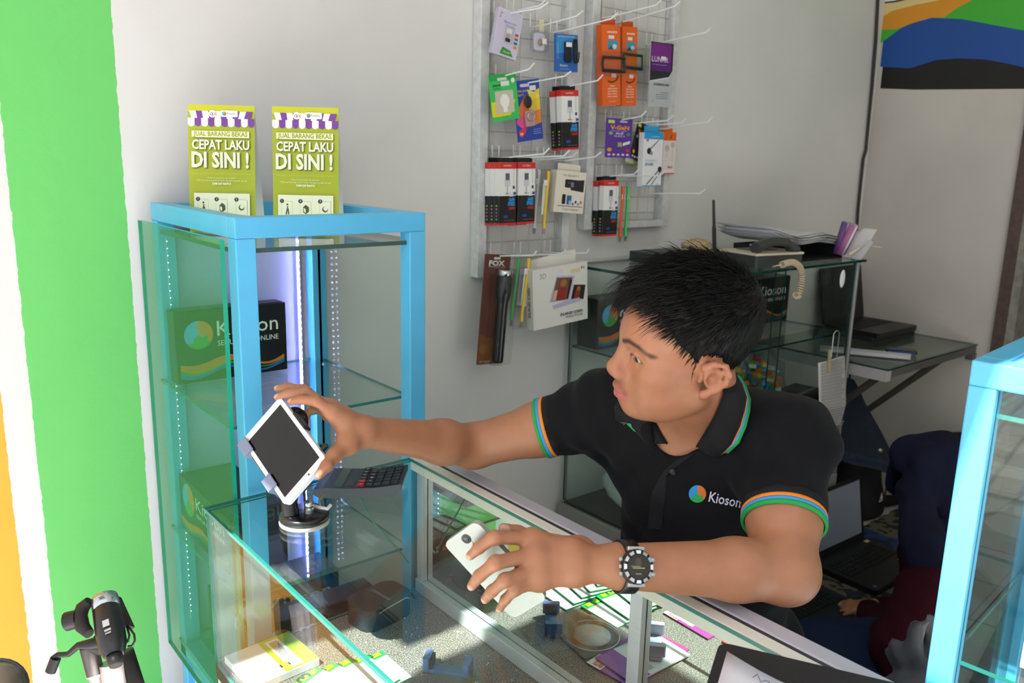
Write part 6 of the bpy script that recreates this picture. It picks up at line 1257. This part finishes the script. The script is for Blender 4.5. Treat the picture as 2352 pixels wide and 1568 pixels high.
def cuff(name, c, a, r, tilt=None):
    a = V(a); c = V(c); u = a.orthogonal().normalized(); v = a.cross(u); mb = MB()
    for m_, t0, t1, g in ((BKC, -.030, -.0165, .0006), (OR_, -.0165, -.0105, .0012), (BU_, -.0105, -.0050, .0013), (GN_, -.0050, .0012, .0012)):
        mb.ring([[c+a*t+(u*math.cos(k*.1745)+v*math.sin(k*.1745))*rr for k in range(36)] for t, rr in ((t0, r-.003), (t0, r+g), ((t0+t1)/2, r+g+.0007), (t1, r+g), (t1, r-.003))], m_, caps=False)
    return mb.build(name, polo, label='sleeve band striped orange, blue and green')
cuff('sleeve_band', cL, aL, .0598); cuff('sleeve_band', cR, aR, .0558)
# collar, placket and embroidered emblem, laid on the shirt where its surface is
def hit(node, px, py, d0=.95, lift=.0):
    r_ = A3(ray(px, py)); d = d0
    for _ in range(90):
        e = node.ev((A3(CAM)+r_*d)[None], None, 0)[0]
        if abs(e) < .0003: break
        d += e*.7
        if d > 1.8: break
    return A3(CAM)+r_*(d-lift)
both = Un(.001, body, shirt)
ST = []
for (ip, op, l0, l1) in (((1600, 1024), (1673, 1041), .004, .007), ((1618, 996), (1698, 1018), .005, .010), ((1640, 960), (1714, 980), .006, .013), ((1655, 925), (1722, 945), .007, .016), ((1664, 900), (1724, 918), .008, .018)):
    ST.append((hit(both, *ip, lift=l0), hit(both, *op, lift=l1)))
lat = (SL-SRt)/np.linalg.norm(SL-SRt); LV = [(p, o) for p, o in ST]
axn = NT-NB; axn /= np.linalg.norm(axn)
mir = lambda p: p-2*((p-NB-np.array([0, -.012, 0])) @ lat)*lat
e0 = LV[-1]; low = lambda p, o: (NB+axn*.04+(mir(p)-NB-axn*.04)*.82+np.array([0, 0, -.035]), NB+axn*.04+(mir(p)-NB-axn*.04)*.82+(mir(o)-mir(p))*.4+np.array([0, 0, -.060])); e1_ = low(*e0); bk = -(A3(cf0) if False else FD-axn*(FD @ axn)); bk /= np.linalg.norm(bk)
for k in range(1, 8):
    t = k/8; w = math.sin(math.pi*t); p = e0[0]*(1-t)+e1_[0]*t+bk*.060*w+axn*.006*w; o = e0[1]*(1-t)+e1_[1]*t+bk*.085*w+axn*.002*w; ST.append((p, o))
for i_, (p, o) in enumerate(LV[:2:-1]): ST.append(low(p, o))
for ip, op in (((1506, 972), (1437, 964)), ((1518, 995), (1440, 974)), ((1532, 1018), (1456, 990))): ST.append((hit(both, *ip, lift=.003), hit(shirt, *op, lift=.007)))
NR = 10; cols_ = [BKC]*7+[OR_, BU_, GN_]; grid = []
for p, o in ST:
    n = np.cross(o-p, [0, 0, 1.]); m_ = (p+o)/2; away = m_-(NB+NT)/2; away /= np.linalg.norm(away)
    grid.append([V(p*(1-t)+o*t+away*.012*math.sin(math.pi*min(1, t*1.15))) for t in np.array([0, .12, .24, .36, .48, .58, .66, .72, .81, .905, 1.0])])
mb = MB(); mb.sheet([[g[0]+V(-axn)*.03 for g in grid]]+[[g[i] for g in grid] for i in range(NR+1)], BKC)
for k in range(len(mb.m)): mb.m[k] = mb.mi(([BKC]+cols_)[k//(len(grid)-1)])
mb.build('collar', polo, solid=.0022, label='black collar edged in orange, blue and green')
def drape(nm, L, R, m_, lift, n=14, w=4, **k):
    def at(path, t): x = t*(len(path)-1); i = min(int(x), len(path)-2); return [path[i][c]+(path[i+1][c]-path[i][c])*(x-i) for c in (0, 1)]
    g = []
    for i in range(n):
        a, b = at(L, i/(n-1)), at(R, i/(n-1)); g.append([V(hit(shirt, a[0]+(b[0]-a[0])*j/w, a[1]+(b[1]-a[1])*j/w, lift=lift*(.3 if j in (0, w) else 1))) for j in range(w+1)])
    mb = MB(); mb.sheet(g, m_); return mb.build(nm, polo, **k)
drape('placket', [(1556, 1052), (1520, 1085), (1494, 1140), (1487, 1215)], [(1602, 1036), (1560, 1068), (1532, 1090), (1520, 1215)], BKC, .0035)
mb = MB(); c = hit(shirt, 1545, 1083, lift=.006); mb.lathe([(0, 0), (.005, 0), (.0055, .001), (.005, .002), (0, .0016)], mat('#26252a', .3), frame(c, CR, -FW), 16); mb.build('button', polo)
P = Print(.7); puzzle(P, 0, 0, 20, ('#2f93d6', '#d8702a', '#2fa552'))
P.mb.v = [(x*math.cos(.12)+y*math.sin(.12), -x*math.sin(.12)+y*math.cos(.12), z) for x, y, z in P.mb.v]
P.text('Kioson', 25, -17, 24, '#d6d2e6', w=74, bold=.012, ang=-.20)
P.mb.v = [tuple(hit(shirt, 1602+x, 1134-y, lift=.0010+z)) for x, y, z in P.mb.v]
P.build('embroidered_emblem', polo, local=False)
# trousers, shoes, stool
pants = Un(.03, Ell((1.205, .85, .66), (.140, .174, .095)), *[Cap(c.a, c.b, c.ra+.010, c.rb+.012) for c in TH[:4]])
P4, F4 = surface(pants, .008, (.90, .40, .15), (1.42, 1.32, .80), 2); link('trousers', npmesh('trousers', P4, F4, tintmat('dark_cloth', .85), np.tile(np.array(lin('#17181c')[:3]), (len(P4), 1))), man)
for c in TH[4:]:
    mb = MB(); mb.ball((c.a+c.b)/2+np.array([-.01, 0, 0]), (.125, .045, .034), mat('#151517', .4), 10); mb.build('shoe', man)
st = thing('stool', 'dark round stool under the seated man', 'stool', (1.22, .85, ZF))
mb = MB(); mb.lathe([(0, .51), (.15, .51), (.16, .518), (.16, .532), (.15, .542), (0, .542)], mat('#26262a', .5), M4.Translation((1.22, .85, 0)), 28); mb.build('seat', st)
for k in range(4):
    a = math.pi/4+k*math.pi/2; mb = MB(); mb.tube([(1.22+.10*math.cos(a), .85+.10*math.sin(a), .51), (1.22+.16*math.cos(a), .85+.16*math.sin(a), ZF+.002)], .012, mat('#55575c', .4, metal=.6), 10); mb.build('leg', st)
# ---- wrist watch
wc = hit(body, 1458, 1301); wa = EL-WL; wa /= np.linalg.norm(wa); ctr_ = WL+wa*((wc-WL) @ wa); wn = wc-ctr_; wn -= wa*(wn @ wa); rw = np.linalg.norm(wn); wn /= rw
K = mat('#17191d', .35); SV = mat('#c3c6ca', .2, metal=.9)
sn = np.cross(wn, wa); wt = link('wristwatch', bpy.data.meshes.new('wristwatch'), man, label='black and silver wristwatch with a round dial')
bpy.data.objects.remove(wt)
mb = MB(); ring = []
for k in range(41):
    a = 2*math.pi*k/40; rr_ = rw+.0024; ring.append([ctr_+(wn*math.cos(a)+sn*math.sin(a))*r+wa*t for t, r in ((-.0105, rr_-.002), (-.0105, rr_+.001), (.0105, rr_+.001), (.0105, rr_-.002))])
mb.ring(ring, K, caps=False); wt = mb.build('wristwatch', man, label='black and silver wristwatch with a round dial')
WF = frame(ctr_+wn*(rw+.001), -wa, wn)
mb = MB(); mb.lathe([(0, 0), (.0205, 0), (.0222, .003), (.0222, .0075), (.0205, .0105), (.0165, .0112), (.0158, .0098), (0, .0098)], K, WF, 32); mb.build('watch_case', wt)
mb = MB()
for k in range(12):
    a0 = 2*math.pi*k/12; q_ = [WF @ V((r*math.cos(a0+da), r*math.sin(a0+da), z)) for r, da, z in ((.0166, -.17, .0114), (.0166, .17, .0114), (.0208, .17, .0108), (.0208, -.17, .0108))]
    mb.add(q_, [(0, 1, 2, 3)], SV if k % 3 else mat('#e4e6e8', .3))
mb.build('bezel_marks', wt)
P = Print(.15, z0=.0099); P.circ(0, 0, .0152, '#34322c'); P.circ(.0, -.006, .0045, '#4a4740'); P.rect(-.009, .001, .008, .0022, '#b9a878'); P.rect(-.003, -.001, .010, .0, '#8f8a7c'); P.rect(-.004, .008, .004, .0095, '#8f8a7c')
P.build('dial', wt, local=False, M=WF)
for s_ in (-1, 1):
    mb = MB(); mb.box((0, .0225*s_, .002), (.024, .006, .006), SV); mb.v = [tuple(WF @ V(v)) for v in mb.v]; mb.build('lug', wt, bevel=.0015)
for x, y in ((.0225, .009), (.0228, 0), (.0225, -.009), (-.0225, .009), (-.0225, -.009)):
    mb = MB(); mb.box((x, y, .005), (.005, .005, .004), SV); mb.v = [tuple(WF @ V(v)) for v in mb.v]; mb.build('push_button', wt, bevel=.001)
# ================================================================ phone under the hand
def rmat(o, R): return M4(((R[0][0], R[0][1], R[0][2], o[0]), (R[1][0], R[1][1], R[1][2], o[1]), (R[2][0], R[2][1], R[2][2], o[2]), (0, 0, 0, 1)))
RPh = [[.4619, .2481, -.8515], [-.5223, -.6998, -.4873], [-.7168, .6699, -.1937]]
PC = V((.621, .777, 1.024)); PW_, PHt = .137, .0686
Mp = rmat(PC, RPh) @ M4.Translation((-PW_/2, -PHt/2, -.004))
def local_at(M, px, py):
    o = M.translation; n = M.to_3x3() @ V((0, 0, 1)); d = ray(px, py); return M.inverted() @ (CAM+d*((o-CAM).dot(n)/d.dot(n)))
t = thing('mobile_phone', 'silver mobile phone held under the seated man\'s hand, its back facing out', 'phone', Mp)
mb = MB(); mb.prism(rrect(0, 0, PW_, PHt, .010, 5), -.004, .004, mat('#a8a6a0', .34, metal=.35)); mb.build('phone_body', t, True, bevel=.003, seg=3)
q = local_at(Mp, 1074, 1233)
mb = MB(); mb.lathe([(0, .0042), (.0066, .0042), (.0066, .0052), (.0052, .0055), (.0048, .0050), (0, .0050)], mat('#121317', .12, spec=.7), M4.Translation((q.x, q.y, 0)), 20); mb.build('camera_lens', t, True)
q = local_at(Mp, 1086, 1243); mb = MB(); mb.lathe([(0, .0042), (.0028, .0042), (.0028, .0047), (0, .0047)], mat('#efe9d8', .2), M4.Translation((q.x, q.y, 0)), 12); mb.build('flash', t, True)
mb = MB(); mb.bx((.004, -.0006, -.0022), (PW_-.004, .0002, .0022), mat('#8f8d8a', .3, metal=.7)); mb.build('side_band', t, True)
# ================================================================ tablet on its suction stand
RT = [[.0445, .5743, -.8174], [-.9126, -.3094, -.2671], [-.4063, .7579, .5104]]
TW, TH_ = .165, .0992; TC = V((.5318, 1.2240, 1.0777)); Mt = rmat(TC, RT) @ M4.Translation((-TW/2, -TH_/2, 0))
t = thing('tablet', 'white edged tablet gripped by the clamp stand, dark screen towards the customer', 'tablet', Mt)
mb = MB(); mb.prism(rrect(0, 0, TW, TH_, .009, 5), -.0085, 0, mat('#e9eaee', .3)); mb.build('tablet_body', t, True, bevel=.0015)
mb = MB(); mb.bx((.013, .0075, .0001), (TW-.013, TH_-.0075, .0005), mat('#100e0d', .05, spec=.45)); mb.build('screen', t, True)
mb = MB(); mb.lathe([(0, .0004), (.0016, .0004), (.0016, .0009), (0, .0009)], mat('#2a2a2c', .2), M4.Translation((TW-.0065, TH_*.62, 0)), 10); mb.build('front_camera', t, True)
BX, BY = .5575, 1.206
st = thing('tablet_stand', 'black suction clamp stand holding the tablet on the counter glass', 'stand', (BX, BY, KZ))
CB, BLK = mat('#7d86a4', .28, spec=.6), mat('#141417', .22, spec=.6)
mb = MB(); mb.lathe([(0, .0004), (.041, .0004), (.0415, .004), (.040, .0075), (0, .0075)], mat('#b9bcb6', .3), M4.Translation((BX, BY, KZ)), 40); mb.build('suction_pad', st)
mb = MB(); mb.lathe([(0, .0076), (.0405, .0076), (.041, .012), (.040, .0165), (.036, .0195), (0, .0205)], BLK, M4.Translation((BX, BY, KZ)), 40); mb.build('stand_base', st)
def T(x, y, z): return Mt @ V((x, y, z))
a0 = V((BX-.022, BY+.004, KZ+.019)); mb = MB(); mb.tube([a0, a0+V((0, .004, .022)), T(TW*.62, TH_*.32, -.040), T(TW*.5, TH_*.5, -.026)], [.014, .013, .012, .012], BLK, 14); mb.build('stand_arm', st)
mb = MB(); mb.lathe([(0, -.030), (.027, -.030), (.030, -.026), (.030, -.018), (0, -.016)], BLK, Mt @ M4.Translation((TW*.26, TH_*.80, 0)), 28); mb.build('clamp_disc', st)
mb = MB(); mb.bx((.02, TH_*.3, -.0155), (TW-.02, TH_*.75, -.0090), BLK); mb.v = [tuple(Mt @ V(v)) for v in mb.v]; mb.build('clamp_back', st, bevel=.002)
mb = MB(); mb.bx((.030, -.0065, -.012), (.118, -.0008, -.0095), mat('#55514e', .3)); mb.v = [tuple(Mt @ V(v)) for v in mb.v]; mb.build('clamp_rail', st, bevel=.001)
for x in (.004, .098):
    w_ = .030 if x < .05 else .026
    mb = MB(); mb.prism([(0, -.016), (.0012, .0022), (.0125, .0026), (.0125, .0058), (-.0075, .0058), (-.0075, -.016)], x, x+w_, CB, Mt @ M4(((0, 0, 1, 0), (1, 0, 0, -.0017), (0, 1, 0, 0), (0, 0, 0, 1)))); mb.build('clamp_jaw', st, bevel=.002, label='slate grey clamp jaw')
mb = MB(); mb.bx((.05, TH_+.0008, -.012), (.09, TH_+.005, .004), BLK); mb.v = [tuple(Mt @ V(v)) for v in mb.v]; mb.build('clamp_jaw', st, bevel=.001)
b_ = V((BX+.004, BY-.010, KZ+.0205)); mb = MB(); mb.tube([b_, b_+V((0, 0, .010))], .0085, SV, 14); mb.ball(b_+V((0, 0, .014)), .0085, SV, 10); mb.build('lock_knob', st)
cR_, cF_ = A3(CR), A3(FW)
def onb(px, py, z): return V(on(px, py, 'Z', KZ+z))
mb = MB(); mb.tube([onb(702, 1166, .024), onb(720, 1161, .025), onb(738, 1166, .026), onb(752, 1168, .026), onb(759, 1160, .028)], .0032, mat('#e9e8e6', .35), 8); mb.build('lever', st, label='white lever')
mb = MB(); mb.tube([onb(738, 1166, .024), onb(733, 1150, .034), onb(738, 1140, .040), onb(746, 1134, .042)], .0022, mat('#8f8468', .35, metal=.6), 8); mb.build('wire_clip', st)
mb = MB(); mb.tube([T(TW*.86, TH_+.002, -.004), T(TW*.86, TH_+.012, -.006)], .0045, K, 8); mb.tube([T(TW*.86, TH_+.012, -.006), dp(737, 1020, 1.36), dp(728, 1080, 1.385), dp(706, 1105, 1.38), onb(699, 1130, .05), onb(701, 1160, .03)], .0022, K, 8); mb.build('charging_cable', t)
# calculator
Mc = frame((.612, 1.290, KZ+.0005), (.77, -.64, 0), (0, 0, 1))
t = thing('calculator', 'dark grey desk calculator with two red keys beside the tablet stand', 'calculator', Mc)
GC = mat('#3d3f46', .45); CL_, CW = .158, .098
mb = MB(); prof = [(0, .014), (.02, .020), (.06, .0195), (.11, .022), (CL_, .030), (CL_, .018), (CL_-.012, .006), (.05, .0005), (.012, .0005), (0, .008)]
mb.prism(prof, 0, CW, GC, M4(((1, 0, 0, 0), (0, 0, -1, CW), (0, 1, 0, 0), (0, 0, 0, 1)))); mb.build('calculator_body', t, True, bevel=.003)
def top(x): return np.interp(x, [0, .02, .06, .11, CL_], [.014, .020, .0195, .022, .030])+.0002
def topq(x0, x1, y0, y1, m_, hgt=0, nm=None, parent=None):
    mb = MB(); vs_ = [(x, y, top(x)+hh) for hh in (0, hgt) for x, y in ((x0, y0), (x1, y0), (x1, y1), (x0, y1))]; mb.add(vs_, [(4, 5, 6, 7), (0, 1, 5, 4), (1, 2, 6, 5), (2, 3, 7, 6), (3, 0, 4, 7)], m_); return mb.build(nm, parent or t, True)
topq(.012, .052, .006, CW-.006, mat('#5a6658', .1, spec=.7), .0008, 'display'); topq(.060, .072, .010, .030, mat('#54453f', .2), .0008, 'solar_cell')
kn = 0
for r in range(6):
    for c in range(5):
        if r == 5 and c == 1: continue
        x0, y0 = .078+c*.0152, .006+r*.0152; red = c == 0 and r in (0, 1)
        m_ = mat('#b3202c' if red else '#1d1e22', .35); topq(x0, x0+.0125, y0, y0+(.0125 if not (r == 4 and c == 1) else .0125), m_, .0032, 'key')
        tx = ['AC', 'C', '%', 'M+', 'M-', 'MR', '7', '4', '1', '0', '>', 'x', '8', '5', '2', '.', '-', '/', '9', '6', '3', '=', '+', 'v', '0', '00', '+', '-', 'x', 'GT'][c*6+r]
        P = Print(.4, z0=0); P.text(tx, 0, 0, .0055, '#d6d6dc', w=.003*len(tx)+.001, al='c', ang=math.pi/2); P.mb.v = [(x0+.0088+v[0], y0+.0062+v[1], top(x0+.0062+v[0])+.0034) for v in P.mb.v]; P.build('key_print', t, True)
# clipboard with a written sheet on the near part of the counter
e1, e2 = V((.47, -.88, 0)).normalized(), V((-.88, -.47, 0)).normalized(); c0 = V((.815, .560, KZ+.0022))
Mb = frame(c0, e1, (0, 0, 1))
t = thing('clipboard', 'dark felt clipboard under the written sheet on the counter glass', 'clipboard', Mb)
mb = MB(); mb.prism(rrect(0, -.30, .26, 0, .014), 0, .005, mat('#2a2728', .9, noise=.2, nscale=300)); mb.build('board', t, True, bevel=.001)
g = []
for i in range(15):
    u = i/14; row = []
    for j in range(9):
        v = j/8; x = .012+.30*u; y = -.020-.050*math.sin(math.pi*min(1, u*1.35))*(u < .74)-.05*u*(1-u)*0-.28*v; z = .0062+.003*math.sin(u*5)+.016*max(0, u-.62)**1.2*2.2
        row.append(Mb @ V((x, y+.03*max(0, u-.6), z)))
    g.append(row)
t = thing('written_sheet', 'white sheet with pen writing lying curled over the dark clipboard', 'paper', g[0][0])
mb = MB(); mb.sheet(g, mat('#e6e3ee', .6)); mb.build('sheet', t, solid=.0006)
def gp(u, v):
    i, j = min(int(u*14), 13), min(int(v*8), 7); a, b = u*14-i, v*8-j; return (g[i][j]*(1-a)*(1-b)+g[i+1][j]*a*(1-b)+g[i][j+1]*(1-a)*b+g[i+1][j+1]*a*b)+V((0, 0, .0007))
mb = MB(); ink = mat('#6a6a86', .6); rd = mat('#d89a98', .6)
for k in range(7): mb.tube([gp(.30+.02*k*.3, .12+.05*k), gp(.62, .12+.05*k)], .0004, ink, 4)
mb.tube([gp(.30, .12), gp(.32, .45)], .0004, ink, 4); mb.tube([gp(.62, .12), gp(.62, .45)], .0004, ink, 4)
rs2 = random.Random(8)
for k in range(5):
    u0 = (.45, .70, .12, .80, .55)[k]; v0 = (.05, .10, .04, .05, .22)[k]
    mb.tube([gp(min(.98, u0+.012*i+rs2.uniform(-.004, .004)), v0+.02*math.sin(i*1.9+k)+rs2.uniform(-.01, .01)+.012) for i in range(10)], .00045, rd if k == 4 else ink, 4)
mb.build('pen_writing', t)
